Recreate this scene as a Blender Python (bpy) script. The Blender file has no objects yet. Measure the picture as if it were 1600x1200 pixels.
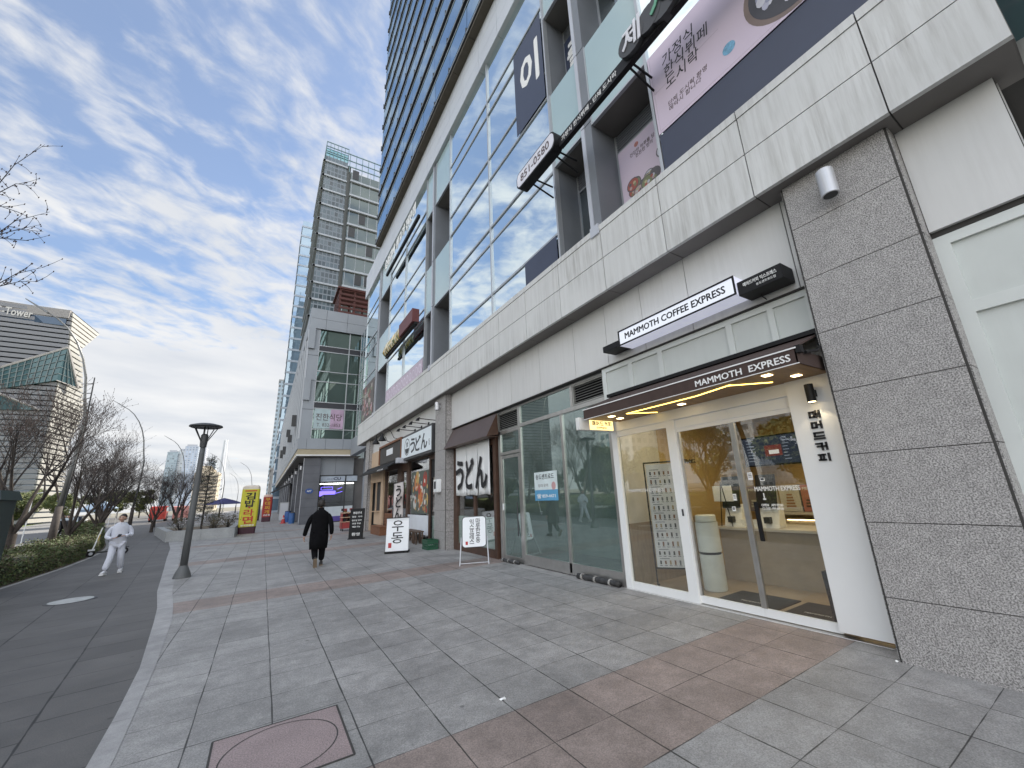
import bpy, bmesh, math, random
from mathutils import Vector, Matrix, Euler
random.seed(7)
SC = bpy.context.scene
COL = SC.collection
R = math.radians
# ------------------------------------------------------------------ camera
CAM = Vector((0.0, 0.0, 1.70))
YAW, PIT, ROL, FPX, CXP, CYP = 0.584347690, 0.264756864, -0.0521158852, 625.68, 829.87, 597.91
_f = Vector((math.sin(YAW)*math.cos(PIT), math.cos(YAW)*math.cos(PIT), math.sin(PIT)))
_r = Vector((math.cos(YAW), -math.sin(YAW), 0)); _u = _r.cross(_f)
_r2 = _r*math.cos(ROL) + _u*math.sin(ROL); _u2 = -_r*math.sin(ROL) + _u*math.cos(ROL)
cd = bpy.data.cameras.new('camera'); cam = bpy.data.objects.new('camera', cd); COL.objects.link(cam)
cam.matrix_world = Matrix(((_r2.x, _u2.x, -_f.x, CAM.x), (_r2.y, _u2.y, -_f.y, CAM.y), (_r2.z, _u2.z, -_f.z, CAM.z), (0, 0, 0, 1)))
cd.sensor_fit = 'HORIZONTAL'; cd.sensor_width = 36.0; cd.lens = FPX/1600*36.0
cd.shift_x = -(CXP-800)/1600; cd.shift_y = (CYP-600)/1600
cd.clip_start = 0.05; cd.clip_end = 6000
SC.camera = cam
def ray(px, py): return _r2*((px-CXP)/FPX) - _u2*((py-CYP)/FPX) + _f
def at_y(px, py, y): d = ray(px, py); return CAM + d*(y/d.y)
def at_x(px, py, x): d = ray(px, py); return CAM + d*(x/d.x)
def at_z(px, py, z=0.0): d = ray(px, py); return CAM + d*((z-CAM.z)/d.z)
# ------------------------------------------------------------------ light and sky
SUN_EL, SUN_AZ = R(47), R(35)          # azimuth from +X towards +Y
sd = bpy.data.lights.new('sun', 'SUN'); sun = bpy.data.objects.new('sun', sd); COL.objects.link(sun)
sd.energy = 4.5; sd.angle = R(0.6); sd.color = (1.0, 0.93, 0.82)
sv = Vector((math.cos(SUN_EL)*math.cos(SUN_AZ), math.cos(SUN_EL)*math.sin(SUN_AZ), math.sin(SUN_EL)))
sun.rotation_euler = sv.to_track_quat('Z', 'Y').to_euler(); sun.location = (60, 40, 120)
W = bpy.data.worlds.new('World'); SC.world = W; W.use_nodes = True
def build_sky():
    nt = W.node_tree; nt.nodes.clear()
    N = lambda t, **k: (lambda n: [setattr(n, a, b) for a, b in k.items()] and n or n)(nt.nodes.new(t))
    L = nt.links.new
    def math_(op, a, b=None, clamp=False):
        n = N('ShaderNodeMath', operation=op, use_clamp=clamp)
        for i, v in enumerate((a, b)):
            if v is None: continue
            if isinstance(v, (int, float)): n.inputs[i].default_value = v
            else: L(v, n.inputs[i])
        return n.outputs[0]
    out = N('ShaderNodeOutputWorld'); bg = N('ShaderNodeBackground')
    sky = N('ShaderNodeTexSky', sky_type='NISHITA', sun_disc=False, sun_elevation=SUN_EL, sun_rotation=R(90)-SUN_AZ)
    sky.air_density = 1.0; sky.dust_density = 0.6; sky.ozone_density = 2.0
    tc = N('ShaderNodeTexCoord'); sep = N('ShaderNodeSeparateXYZ'); L(tc.outputs['Generated'], sep.inputs[0])
    X, Y, Z = sep.outputs
    zc = math_('MAXIMUM', Z, 0.0); den = math_('ADD', zc, 0.12)
    u = math_('DIVIDE', X, den); v = math_('DIVIDE', Y, den)
    cmb = N('ShaderNodeCombineXYZ'); L(u, cmb.inputs[0]); L(v, cmb.inputs[1])
    mp = N('ShaderNodeMapping', vector_type='TEXTURE'); mp.inputs['Rotation'].default_value = (0, 0, R(SKY_ROT)); mp.inputs['Scale'].default_value = SKY_SCALE
    mp.inputs['Location'].default_value = SKY_OFF
    L(cmb.outputs[0], mp.inputs[0])
    n1 = N('ShaderNodeTexNoise'); n1.inputs['Scale'].default_value = 1.0; n1.inputs['Detail'].default_value = 9; n1.inputs['Roughness'].default_value = 0.60; n1.inputs['Distortion'].default_value = 0.25
    L(mp.outputs[0], n1.inputs['Vector'])
    n2 = N('ShaderNodeTexNoise'); n2.inputs['Scale'].default_value = 0.55; n2.inputs['Detail'].default_value = 3; n2.inputs['Roughness'].default_value = 0.5
    L(cmb.outputs[0], n2.inputs['Vector'])
    # puffs: finer, hardly stretched, bent by a slow noise so that they clump
    mp3 = N('ShaderNodeMapping', vector_type='TEXTURE'); mp3.inputs['Rotation'].default_value = (0, 0, R(SKY_ROT+10)); mp3.inputs['Scale'].default_value = (0.115, 0.085, 1)
    L(cmb.outputs[0], mp3.inputs[0])
    n3 = N('ShaderNodeTexNoise'); n3.inputs['Scale'].default_value = 1.0; n3.inputs['Detail'].default_value = 8; n3.inputs['Roughness'].default_value = 0.55; n3.inputs['Distortion'].default_value = 0.35
    L(mp3.outputs[0], n3.inputs['Vector'])
    d = math_('ADD', math_('ADD', math_('MULTIPLY', math_('SUBTRACT', n1.outputs[0], 0.5), 0.95), math_('MULTIPLY', math_('SUBTRACT', n2.outputs[0], 0.5), 0.35)), math_('MULTIPLY', math_('SUBTRACT', n3.outputs[0], 0.5), 0.66))
    # the cloud bank low down, with a broken upper edge
    zz = math_('ADD', Z, math_('MULTIPLY', math_('SUBTRACT', n2.outputs[0], 0.5), 0.10))
    low = N('ShaderNodeMapRange', interpolation_type='SMOOTHSTEP'); L(zz, low.inputs[0]); low.inputs[1].default_value = 0.22; low.inputs[2].default_value = 0.38; low.inputs[3].default_value = 0.34; low.inputs[4].default_value = 0.0
    top = N('ShaderNodeMapRange'); L(Z, top.inputs[0]); top.inputs[1].default_value = 0.45; top.inputs[2].default_value = 0.9; top.inputs[3].default_value = SKY_COV; top.inputs[4].default_value = SKY_COV-0.07
    d = math_('ADD', math_('ADD', d, low.outputs[0]), top.outputs[0])
    mr = N('ShaderNodeMapRange', interpolation_type='SMOOTHSTEP'); L(d, mr.inputs[0]); mr.inputs[1].default_value = -0.13; mr.inputs[2].default_value = 0.17; mr.inputs[3].default_value = 0.17; mr.inputs[4].default_value = 0.96
    mask = mr.outputs[0]
    # grey-white variation inside the clouds
    n4 = N('ShaderNodeTexNoise'); n4.inputs['Scale'].default_value = 1.1; n4.inputs['Detail'].default_value = 5; L(mp.outputs[0], n4.inputs['Vector'])
    cr = N('ShaderNodeMix', data_type='RGBA'); L(n4.outputs[0], cr.inputs[0])
    cr.inputs[6].default_value = (*[c*CLOUD_V for c in (0.60, 0.66, 0.76)], 1); cr.inputs[7].default_value = (*[c*CLOUD_V for c in (1.20, 1.17, 1.12)], 1)
    sc_ = N('ShaderNodeMix', data_type='RGBA', blend_type='MULTIPLY'); sc_.inputs[0].default_value = 1.0
    L(sky.outputs[0], sc_.inputs[6]); sc_.inputs[7].default_value = (SKY_S*0.84, SKY_S*0.95, SKY_S*1.03, 1)
    mx = N('ShaderNodeMix', data_type='RGBA'); L(mask, mx.inputs[0]); L(sc_.outputs[2], mx.inputs[6]); L(cr.outputs[2], mx.inputs[7])
    # added fill: unseen sky behind the camera brightened to light the facade
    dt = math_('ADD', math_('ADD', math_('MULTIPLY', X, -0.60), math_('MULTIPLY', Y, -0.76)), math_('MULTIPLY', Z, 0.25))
    bk = N('ShaderNodeMapRange', interpolation_type='SMOOTHSTEP'); L(dt, bk.inputs[0]); bk.inputs[1].default_value = 0.1; bk.inputs[2].default_value = 0.75; bk.inputs[3].default_value = 1.0; bk.inputs[4].default_value = BACK_FILL
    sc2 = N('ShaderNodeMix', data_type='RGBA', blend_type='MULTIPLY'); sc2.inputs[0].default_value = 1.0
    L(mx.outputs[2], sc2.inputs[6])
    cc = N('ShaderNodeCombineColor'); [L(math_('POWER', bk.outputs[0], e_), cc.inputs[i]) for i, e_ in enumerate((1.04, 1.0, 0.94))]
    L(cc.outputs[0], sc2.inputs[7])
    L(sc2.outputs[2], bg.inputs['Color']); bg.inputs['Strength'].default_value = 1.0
    L(bg.outputs[0], out.inputs[0])
SKY_COV = 0.03
SKY_S, CLOUD_V, BACK_FILL, SKY_ROT, SKY_SCALE, SKY_OFF = 0.088, 0.47, 3.2, 27, (0.62, 0.44, 1.0), (5.2, 0.4, 0)
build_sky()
SC.view_settings.view_transform = 'Standard'; SC.view_settings.look = 'None'; SC.view_settings.gamma = 1.0
SC.view_settings.exposure = 1.0
SC.cycles.max_bounces = 8; SC.cycles.transparent_max_bounces = 16; SC.cycles.use_denoising = True
SC.cycles.sample_clamp_indirect = 6.0
# ------------------------------------------------------------------ materials
MATS = {}
def pmat(name, col, rough=0.6, metal=0.0, var=0.12, scale=3.0, bump=0.0, bscale=40.0, speck=0.0, sscale=160.0, streak=0.0, spec=0.5, dark=None, emit=None, estr=0.0, stretch=(1, 1, 1)):
    if name in MATS: return MATS[name]
    m = bpy.data.materials.new(name); m.use_nodes = True; nt = m.node_tree; L = nt.links.new
    b = nt.nodes['Principled BSDF']; b.inputs['Roughness'].default_value = rough; b.inputs['Metallic'].default_value = metal
    b.inputs['Specular IOR Level'].default_value = spec
    g = nt.nodes.new('ShaderNodeNewGeometry')
    mp = nt.nodes.new('ShaderNodeMapping'); L(g.outputs['Position'], mp.inputs[0]); mp.inputs['Scale'].default_value = stretch
    n = nt.nodes.new('ShaderNodeTexNoise'); n.inputs['Scale'].default_value = scale; n.inputs['Detail'].default_value = 5; L(mp.outputs[0], n.inputs['Vector'])
    mx = nt.nodes.new('ShaderNodeMix'); mx.data_type = 'RGBA'
    c1 = [max(0, c*(1-var)) for c in col] if dark is None else dark
    mx.inputs[6].default_value = (*c1, 1); mx.inputs[7].default_value = (*[min(1, c*(1+var)) for c in col], 1)
    r = nt.nodes.new('ShaderNodeMapRange'); L(n.outputs[0], r.inputs[0]); r.inputs[1].default_value = 0.3; r.inputs[2].default_value = 0.7; L(r.outputs[0], mx.inputs[0])
    cur = mx.outputs[2]
    if speck:
        s = nt.nodes.new('ShaderNodeTexNoise'); s.inputs['Scale'].default_value = sscale; s.inputs['Detail'].default_value = 2; s.inputs['Roughness'].default_value = 0.7; L(g.outputs['Position'], s.inputs['Vector'])
        sr = nt.nodes.new('ShaderNodeMapRange'); L(s.outputs[0], sr.inputs[0]); sr.inputs[1].default_value = 0.36; sr.inputs[2].default_value = 0.64; sr.inputs[3].default_value = 1-speck; sr.inputs[4].default_value = 1+speck
        mm = nt.nodes.new('ShaderNodeMix'); mm.data_type = 'RGBA'; mm.blend_type = 'MULTIPLY'; mm.inputs[0].default_value = 1; L(cur, mm.inputs[6])
        cc = nt.nodes.new('ShaderNodeCombineColor'); [L(sr.outputs[0], cc.inputs[i]) for i in range(3)]; L(cc.outputs[0], mm.inputs[7]); cur = mm.outputs[2]
    if streak:
        mp2 = nt.nodes.new('ShaderNodeMapping'); L(g.outputs['Position'], mp2.inputs[0]); mp2.inputs['Scale'].default_value = (9, 9, 0.55)
        s = nt.nodes.new('ShaderNodeTexNoise'); s.inputs['Scale'].default_value = 1.6; s.inputs['Detail'].default_value = 6; s.inputs['Roughness'].default_value = 0.68; L(mp2.outputs[0], s.inputs['Vector'])
        sr = nt.nodes.new('ShaderNodeMapRange'); L(s.outputs[0], sr.inputs[0]); sr.inputs[1].default_value = 0.42; sr.inputs[2].default_value = 0.72; sr.inputs[3].default_value = 0; sr.inputs[4].default_value = streak
        pn = nt.nodes.new('ShaderNodeTexNoise'); pn.inputs['Scale'].default_value = 0.62; pn.inputs['Detail'].default_value = 3; L(g.outputs['Position'], pn.inputs['Vector'])
        pr2 = nt.nodes.new('ShaderNodeMapRange'); L(pn.outputs[0], pr2.inputs[0]); pr2.inputs[1].default_value = 0.36; pr2.inputs[2].default_value = 0.66; pr2.inputs[3].default_value = 0.12; pr2.inputs[4].default_value = 1.15
        pm_ = nt.nodes.new('ShaderNodeMath'); pm_.operation = 'MULTIPLY'; L(sr.outputs[0], pm_.inputs[0]); L(pr2.outputs[0], pm_.inputs[1])
        mm = nt.nodes.new('ShaderNodeMix'); mm.data_type = 'RGBA'; L(pm_.outputs[0], mm.inputs[0]); L(cur, mm.inputs[6]); mm.inputs[7].default_value = (0.17, 0.155, 0.125, 1); cur = mm.outputs[2]
    L(cur, b.inputs['Base Color'])
    if bump:
        bn = nt.nodes.new('ShaderNodeTexNoise'); bn.inputs['Scale'].default_value = bscale; bn.inputs['Detail'].default_value = 4; L(mp.outputs[0], bn.inputs['Vector'])
        bp = nt.nodes.new('ShaderNodeBump'); bp.inputs['Strength'].default_value = bump; bp.inputs['Distance'].default_value = 0.01; L(bn.outputs[0], bp.inputs['Height']); L(bp.outputs[0], b.inputs['Normal'])
    if emit:
        b.inputs['Emission Color'].default_value = (*emit, 1); b.inputs['Emission Strength'].default_value = estr
    MATS[name] = m; return m
def glass_mat(name, tint=(0.85, 0.9, 0.88), boost=1.5, base=0.06, refl=(1, 1, 1), dust=0.0, dustc=(.5, .6, .56)):
    if name in MATS: return MATS[name]
    m = bpy.data.materials.new(name); m.use_nodes = True; nt = m.node_tree; nt.nodes.clear(); L = nt.links.new
    o = nt.nodes.new('ShaderNodeOutputMaterial'); mx = nt.nodes.new('ShaderNodeMixShader'); t = nt.nodes.new('ShaderNodeBsdfTransparent'); g = nt.nodes.new('ShaderNodeBsdfGlossy')
    t.inputs[0].default_value = (*tint, 1); g.inputs['Roughness'].default_value = 0.0; g.inputs['Color'].default_value = (*refl, 1)
    f = nt.nodes.new('ShaderNodeFresnel'); gb = nt.nodes.new('ShaderNodeNewGeometry'); io = nt.nodes.new('ShaderNodeMapRange'); L(gb.outputs['Backfacing'], io.inputs[0]); io.inputs[3].default_value = 1.5; io.inputs[4].default_value = 1/1.5; L(io.outputs[0], f.inputs['IOR'])
    ma = nt.nodes.new('ShaderNodeMath'); ma.operation = 'MULTIPLY_ADD'; ma.use_clamp = True; L(f.outputs[0], ma.inputs[0]); ma.inputs[1].default_value = boost; ma.inputs[2].default_value = base
    L(ma.outputs[0], mx.inputs[0]); L(t.outputs[0], mx.inputs[1]); L(g.outputs[0], mx.inputs[2]); 
    cur = mx.outputs[0]
    if dust:
        df = nt.nodes.new('ShaderNodeBsdfDiffuse'); df.inputs[0].default_value = (*dustc, 1); m2 = nt.nodes.new('ShaderNodeMixShader')
        ge = nt.nodes.new('ShaderNodeNewGeometry'); n = nt.nodes.new('ShaderNodeTexNoise'); n.inputs['Scale'].default_value = 1.3; n.inputs['Detail'].default_value = 6; L(ge.outputs['Position'], n.inputs['Vector'])
        k = nt.nodes.new('ShaderNodeMath'); k.operation = 'MULTIPLY'; L(n.outputs[0], k.inputs[0]); k.inputs[1].default_value = dust*2; L(k.outputs[0], m2.inputs[0]); L(cur, m2.inputs[1]); L(df.outputs[0], m2.inputs[2]); cur = m2.outputs[0]
    L(cur, o.inputs[0])
    MATS[name] = m; return m
def mirror_glass(name, body=(0.03, 0.05, 0.06), refl=(0.8, 0.92, 0.95), fac=0.55, rough=0.01, var=0.25, vs=0.5):
    """curtain-wall glass: coated pane over a dark room behind"""
    if name in MATS: return MATS[name]
    m = bpy.data.materials.new(name); m.use_nodes = True; nt = m.node_tree; nt.nodes.clear(); L = nt.links.new
    o = nt.nodes.new('ShaderNodeOutputMaterial'); mx = nt.nodes.new('ShaderNodeMixShader'); d = nt.nodes.new('ShaderNodeBsdfDiffuse'); g = nt.nodes.new('ShaderNodeBsdfGlossy')
    ge = nt.nodes.new('ShaderNodeNewGeometry'); n = nt.nodes.new('ShaderNodeTexNoise'); n.inputs['Scale'].default_value = vs; n.inputs['Detail'].default_value = 2; L(ge.outputs['Position'], n.inputs['Vector'])
    c = nt.nodes.new('ShaderNodeMix'); c.data_type = 'RGBA'; c.inputs[6].default_value = (*[x*(1-var) for x in body], 1); c.inputs[7].default_value = (*[x*(1+var) for x in body], 1); L(n.outputs[0], c.inputs[0]); L(c.outputs[2], d.inputs[0])
    # a slight waviness of the panes
    bn = nt.nodes.new('ShaderNodeTexNoise'); bn.inputs['Scale'].default_value = 0.8; bn.inputs['Detail'].default_value = 1; L(ge.outputs['Position'], bn.inputs['Vector'])
    bp = nt.nodes.new('ShaderNodeBump'); bp.inputs['Strength'].default_value = 0.05; bp.inputs['Distance'].default_value = 0.05; L(bn.outputs[0], bp.inputs['Height']); L(bp.outputs[0], g.inputs['Normal'])
    g.inputs[0].default_value = (*refl, 1); g.inputs['Roughness'].default_value = rough
    lw = nt.nodes.new('ShaderNodeLayerWeight'); lw.inputs[0].default_value = 0.35
    ma = nt.nodes.new('ShaderNodeMath'); ma.operation = 'MULTIPLY_ADD'; ma.use_clamp = True; L(lw.outputs['Fresnel'], ma.inputs[0]); ma.inputs[1].default_value = 0.6; ma.inputs[2].default_value = fac
    L(ma.outputs[0], mx.inputs[0]); L(d.outputs[0], mx.inputs[1]); L(g.outputs[0], mx.inputs[2]); L(mx.outputs[0], o.inputs[0])
    MATS[name] = m; return m
def emat(name, col, s):
    if name in MATS: return MATS[name]
    m = bpy.data.materials.new(name); m.use_nodes = True; nt = m.node_tree; nt.nodes.clear()
    o = nt.nodes.new('ShaderNodeOutputMaterial'); e = nt.nodes.new('ShaderNodeEmission'); e.inputs[0].default_value = (*col, 1); e.inputs[1].default_value = s
    nt.links.new(e.outputs[0], o.inputs[0]); MATS[name] = m; return m
def grid_wall(name, wall, win, sx, sz, fx=0.5, fz=0.5, axis='X', off=(0, 0), rough=0.4, gl=0.1):
    """far facade: procedural grid of windows; axis = world axis that runs along the wall"""
    if name in MATS: return MATS[name]
    m = bpy.data.materials.new(name); m.use_nodes = True; nt = m.node_tree; L = nt.links.new; b = nt.nodes['Principled BSDF']
    g = nt.nodes.new('ShaderNodeNewGeometry'); s = nt.nodes.new('ShaderNodeSeparateXYZ'); L(g.outputs['Position'], s.inputs[0])
    def M(op, a, bb):
        n = nt.nodes.new('ShaderNodeMath'); n.operation = op
        for i, v in enumerate((a, bb)):
            if isinstance(v, (int, float)): n.inputs[i].default_value = v
            else: L(v, n.inputs[i])
        return n.outputs[0]
    h = s.outputs[0] if axis == 'X' else s.outputs[1] if axis == 'Y' else M('ADD', s.outputs[0], s.outputs[1])
    hu = M('DIVIDE', M('ADD', h, 1000+off[0]), sx); vu = M('DIVIDE', M('ADD', s.outputs[2], 1000+off[1]), sz)
    a = M('LESS_THAN', M('FRACT', hu, 0), fx); c = M('LESS_THAN', M('FRACT', vu, 0), fz); w = M('MULTIPLY', a, c)
    cb = nt.nodes.new('ShaderNodeCombineXYZ'); L(M('FLOOR', hu, 0), cb.inputs[0]); L(M('FLOOR', vu, 0), cb.inputs[1])
    wn = nt.nodes.new('ShaderNodeTexWhiteNoise'); wn.noise_dimensions = '2D'; L(cb.outputs[0], wn.inputs['Vector'])
    wc = nt.nodes.new('ShaderNodeMix'); wc.data_type = 'RGBA'; L(wn.outputs[0], wc.inputs[0]); wc.inputs[6].default_value = (*[x*0.6 for x in win], 1); wc.inputs[7].default_value = (*[x*1.5 for x in win], 1)
    mx = nt.nodes.new('ShaderNodeMix'); mx.data_type = 'RGBA'; L(w, mx.inputs[0]); mx.inputs[6].default_value = (*wall, 1); L(wc.outputs[2], mx.inputs[7]); L(mx.outputs[2], b.inputs['Base Color'])
    r = nt.nodes.new('ShaderNodeMapRange'); L(w, r.inputs[0]); r.inputs[3].default_value = 0.7; r.inputs[4].default_value = gl; L(r.outputs[0], b.inputs['Roughness'])
    MATS[name] = m; return m
# ------------------------------------------------------------------ mesh building
class MB:
    def __init__(s): s.v = []; s.f = []; s.mi = []; s.cur = 0
    def m(s, i): s.cur = i; return s
    def add(s, vs, fs):
        o = len(s.v); s.v += [tuple(v) for v in vs]
        for f in fs: s.f.append(tuple(i+o for i in f)); s.mi.append(s.cur)
        return s
    def box(s, x0, x1, y0, y1, z0, z1):
        x0, x1 = sorted((x0, x1)); y0, y1 = sorted((y0, y1)); z0, z1 = sorted((z0, z1))
        return s.add([(x0, y0, z0), (x1, y0, z0), (x1, y1, z0), (x0, y1, z0), (x0, y0, z1), (x1, y0, z1), (x1, y1, z1), (x0, y1, z1)],
                     [(0, 3, 2, 1), (4, 5, 6, 7), (0, 1, 5, 4), (1, 2, 6, 5), (2, 3, 7, 6), (3, 0, 4, 7)])
    def obox(s, c, ax, ay, az):
        """box from centre and three half-axis vectors"""
        c, ax, ay, az = map(Vector, (c, ax, ay, az))
        vs = [c+ax*i+ay*j+az*k for k in (-1, 1) for (i, j) in ((-1, -1), (1, -1), (1, 1), (-1, 1))]
        return s.add(vs, [(0, 3, 2, 1), (4, 5, 6, 7), (0, 1, 5, 4), (1, 2, 6, 5), (2, 3, 7, 6), (3, 0, 4, 7)])
    def hexa(s, bot, top):
        n = len(bot); fs = [tuple(range(n-1, -1, -1)), tuple(range(n, 2*n))] + [(i, (i+1) % n, n+(i+1) % n, n+i) for i in range(n)]
        return s.add(list(bot)+list(top), fs)
    def prism(s, pts, d):
        d = Vector(d); return s.hexa([Vector(p) for p in pts], [Vector(p)+d for p in pts])
    def tube(s, pts, rad, n=8, cap=True):
        pts = [Vector(p) for p in pts]; rad = rad if isinstance(rad, (list, tuple)) else [rad]*len(pts)
        o = len(s.v); prev = None
        for i, p in enumerate(pts):
            t = (pts[min(i+1, len(pts)-1)] - pts[max(i-1, 0)]).normalized()
            if prev is None: a = t.orthogonal().normalized()
            else:
                a = prev - t*prev.dot(t); a = a.normalized() if a.length > 1e-6 else t.orthogonal().normalized()
            prev = a; b = t.cross(a)
            for k in range(n):
                q = 2*math.pi*k/n; s.v.append(tuple(p + (a*math.cos(q)+b*math.sin(q))*rad[i]))
        for i in range(len(pts)-1):
            for k in range(n):
                s.f.append((o+i*n+k, o+i*n+(k+1) % n, o+(i+1)*n+(k+1) % n, o+(i+1)*n+k)); s.mi.append(s.cur)
        if cap:
            s.f.append(tuple(o+k for k in range(n-1, -1, -1))); s.mi.append(s.cur)
            s.f.append(tuple(o+(len(pts)-1)*n+k for k in range(n))); s.mi.append(s.cur)
        return s
    def rings(s, rs, n=16, cap=True):
        """loft of elliptic rings: (cx,cy,cz,rx,ry)"""
        o = len(s.v)
        for (cx, cy, cz, rx, ry) in rs:
            for k in range(n):
                q = 2*math.pi*k/n; s.v.append((cx+rx*math.cos(q), cy+ry*math.sin(q), cz))
        for i in range(len(rs)-1):
            for k in range(n):
                s.f.append((o+i*n+k, o+i*n+(k+1) % n, o+(i+1)*n+(k+1) % n, o+(i+1)*n+k)); s.mi.append(s.cur)
        if cap:
            s.f.append(tuple(o+k for k in range(n-1, -1, -1))); s.mi.append(s.cur)
            s.f.append(tuple(o+(len(rs)-1)*n+k for k in range(n))); s.mi.append(s.cur)
        return s
    def lathe(s, prof, c=(0, 0), n=16): return s.rings([(c[0], c[1], z, r, r) for r, z in prof], n)
    def build(s, name, mats, parent=None, smooth=False, bevel=0.0):
        me = bpy.data.meshes.new(name); me.from_pydata(s.v, [], s.f); 
        mats = mats if isinstance(mats, (list, tuple)) else [mats]
        for m in mats: me.materials.append(m)
        for p, i in zip(me.polygons, s.mi): p.material_index = i; p.use_smooth = smooth
        me.update()
        if bevel:
            bm = bmesh.new(); bm.from_mesh(me); bmesh.ops.bevel(bm, geom=[e for e in bm.edges], offset=bevel, segments=2, affect='EDGES', clamp_overlap=True); bm.to_mesh(me); bm.free()
        o = bpy.data.objects.new(name, me); COL.objects.link(o)
        if parent: 
            o.parent = parent
            o.matrix_parent_inverse = Matrix.Translation(parent.location).inverted() if not parent.parent else Matrix.Identity(4)
            if parent.type == 'EMPTY' and parent.rotation_euler.z: o.matrix_parent_inverse = parent.matrix_basis.inverted()
        return o
def tag(o, label, cat, group=None):
    o['label'] = label; o['category'] = cat
    if group: o['group'] = group
    return o
def thing(name, label, cat, loc=(0, 0, 0), group=None):
    o = bpy.data.objects.new(name, None); COL.objects.link(o); o.location = loc; o.empty_display_size = 0.2
    return tag(o, label, cat, group)
def struct(o): o['kind'] = 'structure'; return o
def dup(root, loc, rz=None, sc=None, label=None):
    r = root.copy(); COL.objects.link(r); r.location = loc
    if rz is not None: r.rotation_euler = (0, 0, rz)
    if sc is not None: r.scale = (sc, sc, sc)
    if label: r['label'] = label
    for ch in list(root.children):
        c = ch.copy(); COL.objects.link(c); c.parent = r; c.matrix_parent_inverse = ch.matrix_parent_inverse.copy()
        for g in list(ch.children):
            d = g.copy(); COL.objects.link(d); d.parent = c; d.matrix_parent_inverse = g.matrix_parent_inverse.copy()
    return r
# lettering: real letter shapes with a little thickness, fitted to a w x h rectangle
def text_mb(mb, s, o, xd, ud, w=None, h=None, depth=0.004, bold=0.0, line=1.0, align='CENTER', shear=0.0):
    cu = bpy.data.curves.new('lettering', 'FONT'); cu.body = s; cu.size = 1; cu.extrude = 0.02; cu.offset = 0.0; cu.align_x = align; cu.space_line = line; cu.resolution_u = 2; cu.shear = shear
    ob = bpy.data.objects.new('lettering', cu); COL.objects.link(ob)
    dg = bpy.context.evaluated_depsgraph_get(); me = ob.evaluated_get(dg).to_mesh()
    vs = [v.co.copy() for v in me.vertices]; fs = [tuple(p.vertices) for p in me.polygons]
    ob.evaluated_get(dg).to_mesh_clear(); bpy.data.objects.remove(ob); bpy.data.curves.remove(cu)
    if not vs: return mb
    x0, x1 = min(v.x for v in vs), max(v.x for v in vs); y0, y1 = min(v.y for v in vs), max(v.y for v in vs)
    sx = w/(x1-x0) if w else None; sy = h/(y1-y0) if h else None
    sx = sx or sy; sy = sy or sx
    xd = Vector(xd).normalized(); ud = Vector(ud).normalized(); nd = xd.cross(ud); o = Vector(o); cx, cy = (x0+x1)/2, (y0+y1)/2
    # heavier weights: the letter is laid again a little to each side, each copy a hair prouder
    b = bold*0.55
    for i, (bx_, by_) in enumerate(((0, 0), (1, .3), (-1, -.3), (.3, -1), (-.3, 1), (.75, .75), (-.75, -.75), (.75, -.75), (-.75, .75)) if bold else ((0, 0),)):
        mb.add([o + xd*((v.x-cx+bx_*b)*sx) + ud*((v.y-cy+by_*b)*sy) + nd*((depth if v.z > 0 else -0.001)+i*0.00012) for v in vs], fs)
    return mb
def text(name, s, o, mat, parent=None, xd=(0, -1, 0), ud=(0, 0, 1), **k):
    return text_mb(MB(), s, o, xd, ud, **k).build(name, mat, parent)
def strokes(mb, pts_list, o, xd, ud, w, h, t, depth=0.01):
    """letter drawn as straight bars on a unit square"""
    xd = Vector(xd); ud = Vector(ud); nd = xd.cross(ud); o = Vector(o)
    for (x0, y0, x1, y1) in pts_list:
        a = o + xd*(x0*w) + ud*(y0*h); b = o + xd*(x1*w) + ud*(y1*h); d = (b-a); l = d.length; d.normalize(); p = nd.cross(d)
        mb.obox((a+b)/2 + nd*depth/2, d*(l/2+t/2), p*(t/2), nd*(depth/2))
    return mb
ME, MEO, DEU, KEO, PI_ = ([(0, .1, .45, .1), (0, .9, .45, .9), (0, .1, 0, .9), (.45, .1, .45, .9), (.68, 0, .68, 1), (1, 0, 1, 1), (.68, .5, 1, .5)],
    [(0, .1, .45, .1), (0, .9, .45, .9), (0, .1, 0, .9), (.45, .1, .45, .9), (.95, 0, .95, 1), (.6, .5, .95, .5)],
    [(.05, .95, .95, .95), (.05, .4, .95, .4), (.05, .4, .05, .95), (0, 0, 1, 0)],
    [(0, .95, .55, .95), (.55, 0, .55, .95), (.1, .5, .55, .5), (1, 0, 1, 1), (.7, .5, 1, .5)],
    [(0, .9, .6, .9), (0, .1, .6, .1), (.15, .1, .15, .9), (.45, .1, .45, .9), (1, 0, 1, 1)])
# ------------------------------------------------------------------ palette
granite = pmat('granite', (0.318, 0.306, 0.295), 0.62, var=0.13, scale=14, speck=0.62, sscale=80, bump=0.015, bscale=80)
granite_d = pmat('granite_dark', (0.16, 0.16, 0.175), 0.7, var=0.1, scale=2.5, speck=0.2, sscale=62)
clad = pmat('cladding', (0.62, 0.62, 0.605), 0.55, var=0.05, scale=0.9, bump=0.03, bscale=25, streak=0.12)
ledge_m = pmat('ledge_panel', (0.60, 0.605, 0.59), 0.55, var=0.07, scale=0.8, bump=0.03, bscale=25, streak=0.48)
joint = pmat('joint', (0.05, 0.048, 0.045), 0.9)
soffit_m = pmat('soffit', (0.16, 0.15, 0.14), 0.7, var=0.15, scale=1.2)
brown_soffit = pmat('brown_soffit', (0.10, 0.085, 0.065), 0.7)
alu = pmat('aluminium', (0.42, 0.44, 0.46), 0.42, metal=0.55, var=0.05)
steel = pmat('stainless', (0.52, 0.51, 0.49), 0.30, metal=0.85, var=0.08, scale=6)
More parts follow.
